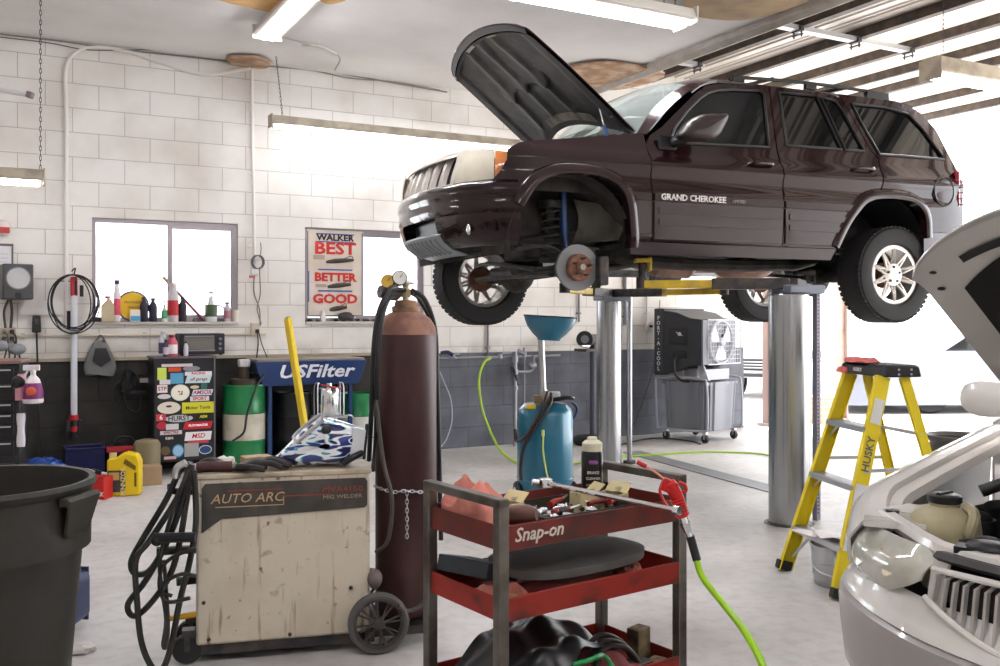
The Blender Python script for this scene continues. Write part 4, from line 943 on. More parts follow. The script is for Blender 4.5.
def chain_path(pts, parent, m, r=.0024, L_=.024):
    P_ = smooth_path(pts, 8); tot = sum((q-p).length for p, q in zip(P_, P_[1:])); n = int(tot/(L_*.75)); out = []; acc = 0; seg = 0; b = MB()
    def at_(s_):
        a = 0
        for p, q in zip(P_, P_[1:]):
            l = (q-p).length
            if a + l >= s_: return p.lerp(q, (s_-a)/max(l, 1e-9)), (q-p).normalized()
            a += l
        return P_[-1], (P_[-1]-P_[-2]).normalized()
    for i in range(n):
        c, d = at_((i+.5)*tot/n); x, y, _ = frame_of(d); a_ = x if i % 2 else y
        b.tube([c + a_*.006*math.cos(t) + d*(L_*.5*math.sin(t)) for t in [k*PI/5 for k in range(10)]], r, n=5, k=1, cyclic=True)
    return b.done('links', m, parent)
chain_path([p - Vector((0, 0, 1)) for p in arcpts(0)], ch, M['steel']); chain_path([CP(407, 491, 4.035)-Vector((0, 0, 1)), CP(407, 515, 4.03)-Vector((0, 0, 1)), CP(407, 538, 4.035)-Vector((0, 0, 1))], ch, M['steel'])

# things lying on the welder
def on_weld(x, y, z=0): c, s_ = math.cos(WA), math.sin(WA); return wo + Vector((x*c-y*s_, x*s_+y*c, WZ1+.005+z))
hel = thing('welding_helmet', 'white welding helmet painted with blue flames, lying on the cream welder', 'helmet', on_weld(.42, .12), WA)
def flames():
    m = mat('blue_flame_paint', (.78, .8, .82), .18, coat=1); nt = m.node_tree; b = nt.nodes['Principled BSDF']; N = nt.nodes.new; L = nt.links.new
    tc = N('ShaderNodeTexCoord'); mp = N('ShaderNodeMapping'); mp.inputs['Rotation'].default_value = (0, R(12), 0); mp.inputs['Scale'].default_value = (7, 5, 26); L(tc.outputs['Object'], mp.inputs[0])
    n = N('ShaderNodeTexNoise'); n.inputs['Scale'].default_value = 1; n.inputs['Detail'].default_value = .6; n.inputs['Distortion'].default_value = 1.1; L(mp.outputs[0], n.inputs[0])
    r = N('ShaderNodeValToRGB'); r.color_ramp.interpolation = 'CONSTANT'; e = r.color_ramp.elements
    e[0].position = 0; e[0].color = (.02, .02, .09, 1); e[1].position = .41; e[1].color = (.09, .36, .52, 1)
    for p, c in ((.435, (.80, .82, .84)), (.53, (.80, .82, .84)), (.545, (.09, .36, .55)), (.57, (.03, .04, .22))):
        x = e.new(p); x.color = (*c, 1)
    L(n.outputs['Fac'], r.inputs[0]); L(r.outputs[0], b.inputs['Base Color']); return m
flm = flames()
# helmet lies on its side: outline seen from the front, swelling to a rounded shell
HPX = [(268, 463), (276, 455), (286, 445), (298, 433), (310, 424), (320, 419), (330, 421), (343, 425), (355, 430), (360, 437), (358, 446), (354, 456), (347, 464), (338, 468), (322, 470), (304, 469), (286, 467)]
hout = [W(px, py, 3.99) - on_weld(.42, .12) for px, py in HPX]; hout = [(p.x, max(.003, p.z)) for p in hout]
hsm = smooth_path([(a, 0, c) for a, c in hout], 3, True); hcx = sum(p.x for p in hsm)/len(hsm); hcz = sum(p.z for p in hsm)/len(hsm)
def hel_fn(u, v):
    p = hsm[int(round(u*len(hsm))) % len(hsm)]; s_ = math.sin(PI*v); 
    return (hcx+(p.x-hcx)*max(.02, s_)**.55, -.10*math.cos(PI*v)*(1.0-.5*max(0, (hcx-p.x)/.25)), hcz+(p.z-hcz)*max(.02, s_)**.55)
MB().grid(hel_fn, len(hsm), 24, cu=True).done('shell', flm, hel, ang=70)
def hq(px, py, dy=0): p = W(px, py, 3.99) - on_weld(.42, .12); return Vector((p.x, p.y*0+dy, p.z))
MB().tube([hq(294, 442, -.055), hq(306, 431, -.07), hq(319, 421, -.06)], .009).tube([hq(294, 442, -.055), hq(292, 437, .02), hq(317, 417, .02), hq(319, 421, -.06)], .007).done('brow_edge', C('b0aeb4', .35), hel)
b = MB(); b.prism([(0, 0), (.055, .0), (.075, .125), (.012, .14)], hq(345, 461, -.05), (1, 0, 0), (0, 0, 1), .035); b.done('visor_frame', C('c8ccd0', .3), hel, bevel=.006)
b = MB(); b.prism([(.055, 0), (.068, .0), (.082, .15), (.070, .15)], hq(345, 461, -.055), (1, 0, 0), (0, 0, 1), .03); b.done('visor_glass', M['black'], hel, bevel=.003)
MB().ball(hq(322, 430, -.088), .022, (1, .6, 1)).done('knob', M['black'], hel)
MB().tube([hq(338, 464, -.09), hq(348, 458, -.10), hq(358, 454, -.08)], .014).done('head_strap', M['black'], hel)
gl = thing('welding_glove', 'black leather welding glove lying left of the flame helmet', 'glove', on_weld(.16, .06), WA)
gm_ = mat('black_leather', (.016, .013, .012), .6, bump=.4, bscale=25)
b = MB().grid(lambda u, v: (-.15+.27*v, .055*(.6+.5*v-.35*max(0, v-.75))*math.cos(2*PI*u), .024+.022*math.sin(2*PI*u)*(.8+.35*math.sin(7*v+2*u))+.010*math.sin(3*PI*v)), 20, 16, cu=True); b.done('palm', gm_, gl)
for k, (dy, L_, dz) in enumerate(((-.05, .10, .02), (-.028, .13, .028), (0, .14, .03), (.026, .12, .026))):
    MB().tube([(.08, dy*.8, .028), (.08+L_*.5, dy, dz+.012), (.08+L_, dy*1.1, .014)], lambda t: .015-.004*t, n=10).done('finger', gm_, gl)
MB().tube([(.0, -.05, .02), (.06, -.085, .022), (.11, -.095, .014)], lambda t: .016-.004*t, n=10).done('thumb', gm_, gl)
tor = thing('welding_torch', 'black gun handle with pale nozzle lying at the left end of the welder top', 'welding gun', on_weld(.0, .03), WA)
MB().tube([(.14, .0, .022), (.06, 0, .024), (.0, .0, .022)], .022, n=12).done('handle', mat('torch_red_black', (.06, .015, .012), .5), tor)
MB().cyl((.0, 0, .022), (-.05, .0, .022), .017, n=16).done('nozzle', M['alu'], tor)
def crumple(name, lab, cat, p, r, m, sc=(1, 1, .6), seed=1):
    rg = random.Random(seed); b = MB().ball((0, 0, r*sc[2]*.75), r, sc, 14, 9, .22, rg); o = b.done(name, m, ang=25); o.location = p; return tag(o, lab, cat)
paper = C('d8d4cf', .8)
crumple('crumpled_tissue', 'crumpled white tissue on the welder top beside the glove', 'tissue', on_weld(.11, .15, .0), .045, paper, seed=4)
o = MB().box((0, 0, .02), (.12, .08, .04)).done('cardboard_piece', mat('cardboard', (.40, .27, .15), .8), bevel=.004); o.location = on_weld(.235, .19); o.rotation_euler = (0, 0, .5); tag(o, 'small tan cardboard piece tucked behind the flame helmet', 'cardboard')
crumple('crumpled_paper', 'crumpled white paper on the floor beside the grey bin', 'paper', FLr(80, 652), .055, paper, (1.2, 1, .35), seed=7)

# yellow pole
a, c = W(287.5, 318, 5.9), W(306, 436, 5.75); p = c + (c-a)*1.8; p.z = 0
p = c + (c-a)*(c.z/(a.z-c.z))
t = thing('yellow_pole', 'flat yellow pole leaning behind the flame helmet', 'pole', p)
d = a-p; b = MB().box((0, 0, d.length/2), (.052, .03, d.length)); o = b.done('shaft', mat('yellow_fibreglass', (.80, .58, .03), .4), t, bevel=.006)
o.rotation_euler = d.to_track_quat('Z', 'X').to_euler(); MB().box((0, 0, d.length+.001), (.036, .018, .006)).done('end_cap', M['black'], t, rot=o.rotation_euler)

# ================================================================== BIN
bp = Vector(((-20-500)/FPX*3.27, 3.27, 0))
t = thing('rubber_bin', 'large dark grey-brown round bin standing at the left edge', 'bin', bp)
bm2 = mat('dirty_grey_bin', (.028, .025, .020), .55, col2=(.018, .016, .012), scale=4, bump=.15, bscale=30)
MB().lathe([(0, .02), (.26, .0), (.275, .02), (.325, .60), (.352, .605), (.355, .80), (.365, .81), (.372, .825), (.365, .84), (.345, .838), (.34, .80), (.325, .60), (.27, .04), (0, .035)], n=72).done('body', bm2, t)
for sg in (1, -1):
    a0 = -.15 if sg > 0 else PI-.15; c, s_ = math.cos(a0), math.sin(a0)
    b = MB(); b.prism([(-.09, 0), (.09, 0), (.07, -.12), (.05, -.14), (-.05, -.14), (-.07, -.12)], (c*.385, s_*.385, .80), (-s_, c, 0), (c*.25, s_*.25, 1), .012); b.box((c*.37, s_*.37, .79), (.04, .18, .03), (0, 0, a0)); b.done('handle', bm2, t, bevel=.006)
# blue tub behind the bin
t = thing('blue_tub', 'blue plastic tub with pale rim standing on edge behind the grey bin', 'tub', FLr(60, 628), R(-8))
bl = mat('dark_blue_plastic', (.02, .03, .09), .35); 
b = MB(); b.grid(lambda u, v: (-.24+.36*1.0*(1 if False else 1)*(.5+.5*math.copysign(min(1, abs(math.cos(2*PI*u))*1.3), math.cos(2*PI*u)))*1.0, -.10+.14*v, .15+.13*max(-1, min(1, math.sin(2*PI*u)*1.3))*(1-.15*v)), 32, 4, cu=True); b.done('tub_wall', bl, t)
b = MB(); b.tube([(-.24+.36*(.5+.5*math.copysign(min(1, abs(math.cos(k*PI/16))*1.3), math.cos(k*PI/16))), -.10, .15+.13*max(-1, min(1, math.sin(k*PI/16)*1.3))) for k in range(32)], .009, n=6, k=1, cyclic=True); b.done('tub_rim', C('8fa0d8', .3), t)
MB().box((-.06, .045, .15), (.34, .01, .24)).done('tub_base', bl, t)
# ================================================================== RED TOOL CART
kD = 559.
def kp(px, py): D = kD/(py-318); return Vector(((px-500)/FPX*D, D, 0))
c0, cr, cl_ = kp(501, 527), kp(679.5, 498.6), kp(433, 505)
CA = math.atan2((cr-c0).y, (cr-c0).x); CLn, CWd = (cr-c0).length, .378
cart = thing('tool_cart', 'scuffed red three-tray tool cart with bare steel posts, in front of the gas cylinder', 'tool cart', c0, CA)
def crt(x, y, z=0): c, s_ = math.cos(CA), math.sin(CA); return c0 + Vector((x*c-y*s_, x*s_+y*c, z))
redp = mat('worn_red_tray', (.30, .022, .014), .4, col2=(.10, .02, .015), scale=8, lo=.5, hi=.72, stretch=(1, 1, 2))
redt = mat('dirty_red_tray', (.16, .022, .016), .5, col2=(.055, .02, .016), scale=9, lo=.38, hi=.68)
stl = mat('worn_cart_steel', (.20, .185, .165), .4, .7, col2=(.10, .085, .07), scale=9)
for x, y in ((0, 0), (CLn, 0), (0, CWd), (CLn, CWd)):
    z1 = .882
    MB().box((x, y, (z1+.09)/2), (.034, .034, z1-.09)).done('post', stl, cart, bevel=.003)
    b = MB().lathe([(0, -.014), (.04, -.014), (.045, -.006), (.045, .006), (.04, .014), (0, .014)], (x, y, .045), (0, 1, 0), 24); o = b.done('caster', M['rubber'], cart); MB().box((x, y, .088), (.04, .04, .01)).done('caster_plate', M['steel'], o)
for x in (0, CLn): MB().box((x, CWd/2, .878), (.034, CWd+.034, .026)).done('end_rail', stl, cart, bevel=.003)
def tray(zt, hgt, m, nm):
    b = MB(); t = .004; x0, x1, y0, y1 = .012, CLn-.012, -.012, CWd+.012
    b.box(((x0+x1)/2, (y0+y1)/2, zt-hgt+.004), (x1-x0, y1-y0, .006))
    b.box(((x0+x1)/2, y0, zt-hgt/2), (x1-x0, t, hgt)).box(((x0+x1)/2, y1, zt-hgt/2), (x1-x0, t, hgt)).box((x0-.016, (y0+y1)/2, zt-hgt/2), (t, y1-y0-.01, hgt)).box((x1+.016, (y0+y1)/2, zt-hgt/2), (t, y1-y0-.01, hgt))
    b.tube([(x0-.016, y0, zt), (x1+.016, y0, zt), (x1+.016, y1, zt), (x0-.016, y1, zt)], .0035, n=6, cyclic=True, sm=False)
    return b.done(nm, m, cart, smooth=False)
t1 = tray(.812, .068, redt, 'top_tray'); tray(.609, .065, redp, 'middle_tray'); tray(.305, .065, redp, 'bottom_tray')
text('maker_lettering', 'Snap-on', .055, C('d8cfc4', .5), cart, (.125, -.016, .783), ext=.001, shear=.25, bold=.0006)
TF, MF, BF = .752, .552, .248      # tray floors
rag = mat('shop_rag', (.72, .28, .22), .85, bump=1, bscale=16, col2=(.55, .19, .16), scale=9)
rag2 = mat('dark_shop_rag', (.30, .07, .07), .85, bump=1, bscale=16, col2=(.16, .045, .05), scale=9)
def cloth(name, lab, cat, p, sx, sy, h, m, seed, group=None, rz=0):
    rg = random.Random(seed); ph = [rg.uniform(0, 6.28) for _ in range(8)]; fr = [rg.uniform(1.6, 3.6) for _ in range(8)]
    def fn(u, v):
        a, c = (u-.5)*2, (v-.5)*2; r = math.hypot(a, c); k = max(0, 1-r*r*.55)
        wv = .5+.5*math.sin(fr[0]*a+ph[0]+1.5*math.sin(fr[1]*.4*c+ph[1])); w2 = .5+.5*math.sin(fr[2]*c+ph[2]+1.2*math.sin(fr[3]*.4*a+ph[3]))
        z = h*(.10+k*(.42+.38*wv*w2+.12*math.sin(fr[4]*1.6*(a+c)+ph[4])+.05*math.sin(17*a+9*c)-.16*abs(math.sin(fr[6]*2.2*a+3*c+ph[6]))-.10*abs(math.sin(4.3*c-2.1*a+ph[7]))))
        r2 = max(abs(a), abs(c)); q_ = min(1.0, 1.05/max(r, .01)); a, c = a*q_, c*q_
        z *= 1-max(0, r2-.85)/.15*.8
        return (sx*a*(1+.08*math.sin(fr[5]*c+ph[5])), sy*c*(1+.10*math.sin(fr[6]*a+ph[6])), max(.004, z))
    o = MB().grid(fn, 30, 24).done(name, m, ang=70, solid=.004); o.location = p; o.rotation_euler = (0, 0, rz); return tag(o, lab, cat, group)
cloth('shop_rag', 'pink shop rag bundled on the left end of the cart top tray', 'rag', crt(.085, .26, TF+.02), .080, .11, .24, rag, 6, rz=.7)
cloth('shop_rag', 'smaller pink rag lying beside the tool box on the cart top tray', 'rag', crt(.17, .22, TF), .07, .045, .10, rag, 9, rz=1.1)
# parts in the top tray
tb = thing('parts_tray', 'shallow dark steel parts tray full of sockets in the cart top tray', 'parts tray', crt(.38, .18, TF+.002), CA)
b = MB(); b.box((0, 0, .003), (.36, .26, .006))
for y in (-.13, .13): b.box((0, y, .025), (.36, .004, .05))
for x in (-.18, .18): b.box((x, 0, .025), (.004, .26, .05))
b.done('tray_body', mat('oily_tray', (.07, .06, .045), .45, .5), tb, smooth=False)
rg = random.Random(11)
cols = [M['chrome'], M['alu'], M['steel'], M['dark_metal'], M['chrome']]
for i in range(26):
    x, y = rg.uniform(-.20, .22), rg.uniform(-.11, .07); L_ = rg.uniform(.02, .035); r_ = rg.uniform(.008, .013); a = rg.uniform(0, PI); p = crt(.38+x*.8, .16+y, TF+.030+rg.uniform(0, .022))
    d = Vector((math.cos(a), math.sin(a), .1))*L_
    o = MB().lathe([(0, 0), (r_, 0), (r_, L_*.6), (r_*.8, L_*.62), (r_*.8, L_), (r_*.55, L_), (r_*.5, L_*.7), (0, L_*.7)], (0, 0, 0), (math.cos(a), math.sin(a), .15), 12).done('socket', cols[i % 5]); o.location = p
    tag(o, 'small loose steel socket among the tools in the cart top tray', 'socket', 'loose sockets in the top tray')
for i, (x, y, a, L_, col, lab) in enumerate(((.34, .20, .5, .17, 'a8241c', 'screwdriver with red handle lying across the cart top tray'), (.44, .13, .15, .16, '7a1a16', 'dark red handled pliers in the cart top tray'), (.52, .12, .4, .12, 'b02a20', 'short red handled tool at the right of the cart top tray'), (.27, .10, .2, .14, '8c2a24', 'red-brown handled tool at the front left of the top tray'))):
    t = thing('hand_tool', lab, 'hand tool', crt(x, y, TF+.052), CA+a)
    MB().tube([(0, 0, 0), (L_*.2, 0, .004), (L_*.55, 0, 0)], lambda q: .010-.003*q, n=10).done('handle', C(col, .4), t); MB().tube([(L_*.5, 0, 0), (L_, .01, 0)], .004, n=8, sm=False).done('shank', M['steel'], t)
o = MB().lathe([(0, -.045), (.022, -.045), (.03, -.03), (.03, .02), (.018, .045), (0, .045)], (0, 0, 0), (1, -.3, .1), 16).done('ball_handle_tool', mat('brown_red_knob', (.10, .035, .025), .5)); o.location = crt(.10, .035, TF+.075); tag(o, 'brown rounded tool end resting over the front left corner of the top tray', 'tool')
bx = C('b8a874', .6); tin = mat('tin_label', (.58, .50, .27), .55, col2=(.16, .13, .09), scale=18, lo=.5, hi=.6)
for x, y, w_, h_, a, lab in ((.20, .255, .085, .065, .2, 'open yellowish cardboard parts box at the back left of the cart top tray'), (.50, .22, .07, .07, -.2, 'yellowish parts box in the middle of the cart top tray'), (.60, .20, .085, .06, .3, 'yellowish parts box leaning open beside the spray can')):
    t = thing('parts_box', lab, 'box', crt(x, y, TF+.002), CA+a)
    b = MB()
    for sx_, sy_, dx, dy in ((0, -1, w_, .003), (0, 1, w_, .003), (-1, 0, .003, w_), (1, 0, .003, w_)): b.box((sx_*w_/2, sy_*w_/2, h_/2), (dx, dy, h_))
    b.box((0, 0, .003), (w_, w_, .004)); b.box((w_*.6, 0, h_+.012), (.045, w_, .003), (0, -.7, 0)); b.done('box_walls', tin, t, smooth=False)
t = thing('brake_cleaner_can', 'black aerosol can with white cap standing on the cart', 'spray can', crt(.605, .30, TF+.002), 0); t.scale = (1.13, 1.13, 1.1)
MB().lathe([(0, 0), (.031, 0), (.033, .004), (.033, .165), (.030, .172), (0, .172)], n=32).done('can', C('101012', .3), t)
MB().lathe([(.0332, .012), (.0334, .013), (.0334, .035), (.0332, .036)], n=32).done('gold_band', C('a08848', .4), t)
MB().lathe([(.030, .172), (.031, .178), (.031, .196), (.022, .204), (.016, .206), (.014, .215), (0, .217)], n=28).done('cap', C('d8d4bc', .4), t)
for k, (s_, z, h_, cc) in enumerate((('BRAKE', .108, .013, 'e8e4d8'), ('CLEANER', .090, .011, 'e8e4d8'), ('LIMPIADOR', .070, .009, 'd8c070'), ('DE FRENOS', .056, .009, 'd8c070'))):
    text('can_lettering', s_, h_, C(cc, .5), t, (0, -.0338, z), ext=.0004, wide=.95)
o = MB().ball((0, -.031, .140), .014, (1, .2, .6)).done('label_logo', C('8a4a8c', .4), t)
# long breaker bar
a_, c_ = W(546, 483, 3.02), W(680, 511, 2.60)
t = thing('breaker_bar', 'long bare steel breaker bar lying across the cart top', 'breaker bar', a_)
d = c_ - a_; MB().tube([(0, 0, 0), d*.97], .008, n=10, sm=False).done('shaft', M['chrome'], t)
MB().cyl(d*.965, d, .013).done('drive_end', M['chrome'], t); MB().box((0, 0, 0), (.035, .03, .03), (0, 0, .3)).cyl((-.02, 0, .0), (-.045, 0, .002), .012).done('socket_head', M['chrome'], t, bevel=.003)
# air blow gun and hose
gb = W(676, 500, 2.93)
gun = thing('air_blow_gun', 'red air blow gun hooked over the right end of the cart', 'air gun', gb)
gp_ = lambda px, py, D=2.93: W(px, py, D) - gb
redg = C('c01818', .35)
MB().tube([gp_(668, 482), gp_(676, 495), gp_(683, 517)], lambda q: .022-.002*q, n=14).box(gp_(669, 486), (.05, .035, .04), (0, .4, 0)).done('gun_body', redg, gun, bevel=.006)
b = MB()
for k in range(7): p = gp_(677+.9*k, 499+2.6*k); b.lathe([(.020, -.002), (.0235, 0), (.020, .002)], p, (gp_(683, 517)-gp_(676, 497)), 16)
b.done('grip_rib', redg, gun)
MB().tube([gp_(679, 482), gp_(685, 485), gp_(686, 491), gp_(681, 492)], .005, n=8).done('hanging_loop', redg, gun); MB().tube([gp_(664, 483), gp_(660, 490), gp_(663, 500), gp_(668, 507)], .005, n=8).done('trigger', redg, gun)
MB().tube([gp_(665, 480), gp_(655, 472), gp_(645, 466)], .0035, n=8).done('nozzle_pipe', C('d88878', .35), gun); MB().tube([gp_(646, 466.5), gp_(637, 462)], .007, n=8, sm=False).done('nozzle_tip', C('b82020', .4), gun)
MB().cyl(gp_(683, 517), gp_(685, 523), .015, n=12).cyl(gp_(685, 523), gp_(688, 532), .018, .014, n=14).cyl(gp_(688, 532), gp_(690, 537), .011, n=12).done('coupler', M['chrome'], gun)
h_ = thing('air_hose', 'bright green air hose hanging from the red blow gun to the floor', 'hose', gb)
MB().tube([gp_(690, 536), gp_(697, 560)], .0135, n=10, sm=False).done('strain_relief', M['black'], h_)
grn = C('9ccc22', .35)
MB().tube([gp_(696, 558), gp_(703, 578, 2.9), gp_(725, 606, 2.75), gp_(745, 632, 2.6), gp_(762, 664, 2.5), gp_(770, 700, 2.45), FLr(780, 880, .01)-gb, FLr(700, 860, .01)-gb], .0105, n=10, k=8).done('hose', grn, h_)
# middle tray: flat grey pad, rags, papers
pm = mat('grey_foam_pad', (.13, .128, .125), .6, col2=(.095, .092, .09), scale=6)
t = thing('kneeling_pad', 'dark grey oval kneeling pad on the middle tray of the cart', 'pad', crt(.40, .185, MF+.078), CA+.05); t.scale = (1.08, 1.02, .8)
b = MB(); b.grid(lambda u, v: (.26*math.copysign(abs(math.cos(2*PI*u))**.72, math.cos(2*PI*u))*v, .165*math.copysign(abs(math.sin(2*PI*u))**.8, math.sin(2*PI*u))*v, .032-.012*v**3), 56, 8, cu=True); b.grid(lambda u, v: (.26*math.copysign(abs(math.cos(2*PI*u))**.72, math.cos(2*PI*u))*(1-.01*v), .165*math.copysign(abs(math.sin(2*PI*u))**.8, math.sin(2*PI*u))*(1-.01*v), .020-.032*v), 56, 2, cu=True)
b.grid(lambda u, v: (.257*math.copysign(abs(math.cos(2*PI*u))**.72, math.cos(2*PI*u))*v, .163*math.copysign(abs(math.sin(2*PI*u))**.8, math.sin(2*PI*u))*v, -.012), 56, 2, cu=True); b.done('pad_body', pm, t)
cloth('shop_rag', 'heap of pink rags at the left end of the middle tray', 'rag', crt(.09, .13, MF), .065, .10, .10, rag, 21, rz=CA)
cloth('shop_rag', 'pink rag crushed under the front edge of the grey pad', 'rag', crt(.22, .09, MF), .14, .07, .07, rag2, 22)
cloth('shop_rag', 'pink rag peeking out at the right end of the middle tray', 'rag', crt(.62, .14, MF), .05, .08, .06, rag, 23)
o = MB().box((0, 0, .03), (.16, .20, .05), (0, .25, 0)).done('dark_book', C('3a4048', .5), bevel=.004); o.location = crt(.12, .29, MF+.035); o.rotation_euler = (0, 0, CA+.3); tag(o, 'dark grey flat case leaning over the rags on the middle tray', 'case')
o = MB().cyl((0, 0, 0), (0, 0, .05), .014).done('small_brass_bottle', C('b89a50', .4)); o.location = crt(.055, .02, MF+.005); tag(o, 'tiny brass-coloured bottle in the near corner of the middle tray', 'bottle')
# bottom tray
blk = mat('black_vinyl', (.014, .014, .016), .32, bump=.3, bscale=10)
def vinyl(u, v):
    a = (u-.5)*2; return (.235*a, -.15+.34*v + .03*math.sin(3*a), .20 - .16*(v-.55)**2 - .09*abs(a)**3 + .018*math.sin(14*v+2*a) + .01*math.sin(9*a))
o = MB().grid(vinyl, 40, 30).done('vinyl_sheet', blk, ang=60, solid=.006); o.location = crt(.27, .16, BF-.02); o.rotation_euler = (0, 0, CA+.15); tag(o, 'folded black vinyl cover heaped on the bottom tray', 'cover')
cloth('shop_rag', 'dark red crumpled cloth under the black cover on the bottom tray', 'rag', crt(.42, .10, BF), .18, .09, .13, rag2, 31)
cloth('shop_rag', 'bright red cloth at the front of the bottom tray', 'rag', crt(.42, .03, BF+.0), .11, .035, .06, mat('bright_red_cloth', (.55, .02, .03), .8), 33)
cloth('work_coat', 'grey-brown crumpled cloth at the left end of the bottom tray', 'cloth', crt(.08, .12, BF), .07, .12, .12, mat('grey_brown_cloth', (.09, .085, .07), .9, col2=(.05, .045, .035)), 35)
o = MB().tube([(.10*math.cos(t*.35), .02*math.sin(t), .06+.06*math.sin(t*.35)) for t in range(0, 12)], .008, n=8).done('green_hose_loop', C('1f8a4c', .35)); o.location = crt(.33, .0, BF+.01); o.rotation_euler = (0, 0, CA); tag(o, 'short loop of dark green hose on the bottom tray', 'hose')
for k in range(3):
    b = MB().tube([(0, .0, .02), (.06+.01*k, .01, .11+.01*k), (.15+.015*k, .0, .10), (.20+.01*k, -.02, .03)], .009, n=8); o = b.done('black_cable', rubb); o.location = crt(.38, .05+.03*k, BF); o.rotation_euler = (0, 0, CA); tag(o, 'black cable arching over the cloths on the bottom tray, ' + ('lowest of three', 'middle of three', 'topmost of three')[k], 'cable', 'cables on the bottom tray')
wd = mat('oily_wood_block', (.32, .24, .13), .7, col2=(.07, .05, .035), scale=9, lo=.4, hi=.55)
for x, y, sx, sy, sz, a, lab in ((.66, .13, .07, .05, .12, .2, 'upright oily wooden block at the right end of the bottom tray'), (.565, .05, .11, .07, .05, .1, 'dark square wooden block on the bottom tray beside the upright block'), (.655, .05, .09, .05, .035, .3, 'pale flat wooden block at the right corner of the bottom tray')):
    o = MB().box((0, 0, sz/2), (sx, sy, sz)).done('wood_block', wd if 'dark' not in lab else C('4a453a', .7), bevel=.004); o.location = crt(x, y, BF+.002); o.rotation_euler = (0, 0, CA+a); tag(o, lab, 'block')

# ================================================================== WASTE OIL DRAINER
op = Vector(((545-500)/FPX*7.2, 7.2, 0))
t = thing('oil_drainer', 'blue wheeled waste oil drainer with a funnel bowl on a pole', 'oil drainer', op)
blue = mat('teal_blue_tank', (.012, .145, .24), .3, .1, coat=.6)
def oz(py): return CAMH + (HZ-py)*7.2/FPX
r_ = .212; zt = oz(402)
MB().lathe([(0, .10), (.17, .10), (.20, .12), (r_, .16), (r_, zt-.09), (r_*.94, zt-.05), (r_*.75, zt-.012), (.05, zt), (0, zt)], n=48).lathe([(r_, .19), (r_+.006, .195), (r_, .20)], n=48).done('tank', blue, t)
fz = oz(340)
MB().lathe([(.03, fz), (.085, fz), (.09, fz+.015), (.13, fz+.05), (.17, fz+.10), (.192, fz+.15), (.200, fz+.178), (.195, fz+.178), (.165, fz+.11), (.12, fz+.06), (.08, fz+.03), (0, fz+.02)], (-.045, 0, 0), (.06, 0, 1), 40).done('funnel_bowl', blue, t)
MB().lathe([(.198, fz+.174), (.207, fz+.178), (.2, fz+.185), (.190, fz+.178)], (-.045, 0, 0), (.06, 0, 1), 40).done('funnel_rim', M['dark_metal'], t)
MB().cyl((-.01, 0, zt), (-.03, 0, fz+.01), .024).cyl((-.01, 0, zt), (-.01, 0, zt+.09), .034).done('pole', M['steel'], t)
MB().box((-.06, -.04, zt+.02), (.05, .05, .07)).cyl((.02, -.02, zt), (.02, -.02, zt+.05), .03).done('pole_clamp', mat('brass3', (.3, .22, .12), .4, .7), t, bevel=.005)
MB().box((.07, .0, zt+.05), (.09, .07, .06)).done('pale_valve_block', C('b9bec0', .4), t, bevel=.01)
MB().tube([(.05, -.05, zt+.02), (.16, -.08, zt+.04), (.21, -.02, zt+.03), (.16, .1, zt+.03), (.05, .1, zt+.02)], .016).done('top_handle', M['black'], t)
OP = lambda px, py, D: W(px, py, D) - op
MB().tube([OP(548, 392, 7.1), OP(545, 400, 7.0), OP(538, 416, 6.95), OP(526, 436, 6.95), OP(517, 441, 7.02), OP(515, 430, 7.1)], .013).done('hose', C('3b2c28', .45), t)
MB().tube([OP(551, 394, 7.1), OP(550, 404, 6.98), OP(538, 424, 6.94), OP(525, 444, 6.93), OP(521, 464, 6.94), OP(521, 480, 6.95)], .014).done('hose', C('2a1c1a', .45), t)
MB().tube([OP(572, 402, 7.2), OP(577, 408, 7.2), OP(575, 416, 7.2), OP(571, 420, 7.2)], .010).done('side_handle', C('23406a', .4), t)
MB().tube([OP(543.5, 432, 6.97), OP(543, 450, 6.965), OP(546, 470, 6.965), OP(548, 478, 6.97)], .006).cyl(OP(543, 430, 6.97), OP(543, 436, 6.97), .012).done('sight_tube', C('c9d878', .3), t)
MB().box(OP(531, 407, 7.05), (.07, .01, .035), (-.6, 0, -.2)).done('yellow_label', C('d8b820', .5), t)
for x in (-.21, .21):
    b = MB().lathe([(0, -.02), (.075, -.02), (.085, -.01), (.085, .01), (.075, .02), (0, .02)], (x, -.04, .085), (1, .2, 0), 28); o = b.done('wheel', M['rubber'], t); MB().lathe([(0, -.024), (.04, -.024), (.04, .024), (0, .024)], (x, -.04, .085), (1, .2, 0), 20).done('wheel_hub', M['alu'], o)
MB().box((0, 0, .10), (.40, .30, .02)).cyl((0, .16, .0), (0, .16, .10), .02).done('base', M['dark_metal'], t)

# ================================================================== STEP LADDER
lp = FLr(783, 570)
lad = thing('step_ladder', 'yellow fibreglass step ladder standing in front of the near lift post', 'step ladder', (0, 0, 0))
ly = mat('ladder_yellow', (.84, .66, .02), .38)
def rail(a, c, w_, dep, nm, m=ly, up_=Vector((.983, .183, 0)), out=1):
    """channel section rail from a to c: web w_ wide along up_, flanges dep deep"""
    a, c = Vector(a), Vector(c); d = (c-a); n_ = d.normalized(); u = (up_ - n_*up_.dot(n_)).normalized(); v_ = n_.cross(u)*out; b = MB()
    t_ = .004; prof = [(-w_/2, 0), (w_/2, 0), (w_/2, dep), (w_/2-t_, dep), (w_/2-t_, t_), (-w_/2+t_, t_), (-w_/2+t_, dep), (-w_/2, dep)]
    A = [b.v(a + u*p + v_*q) for p, q in prof]; B = [b.v(c + u*p + v_*q) for p, q in prof]
    b._face(A); b._face(B[::-1])
    for i in range(len(A)): b._face([A[i], A[(i+1) % 8], B[(i+1) % 8], B[i]])
    return b.done(nm, m, lad, smooth=False)
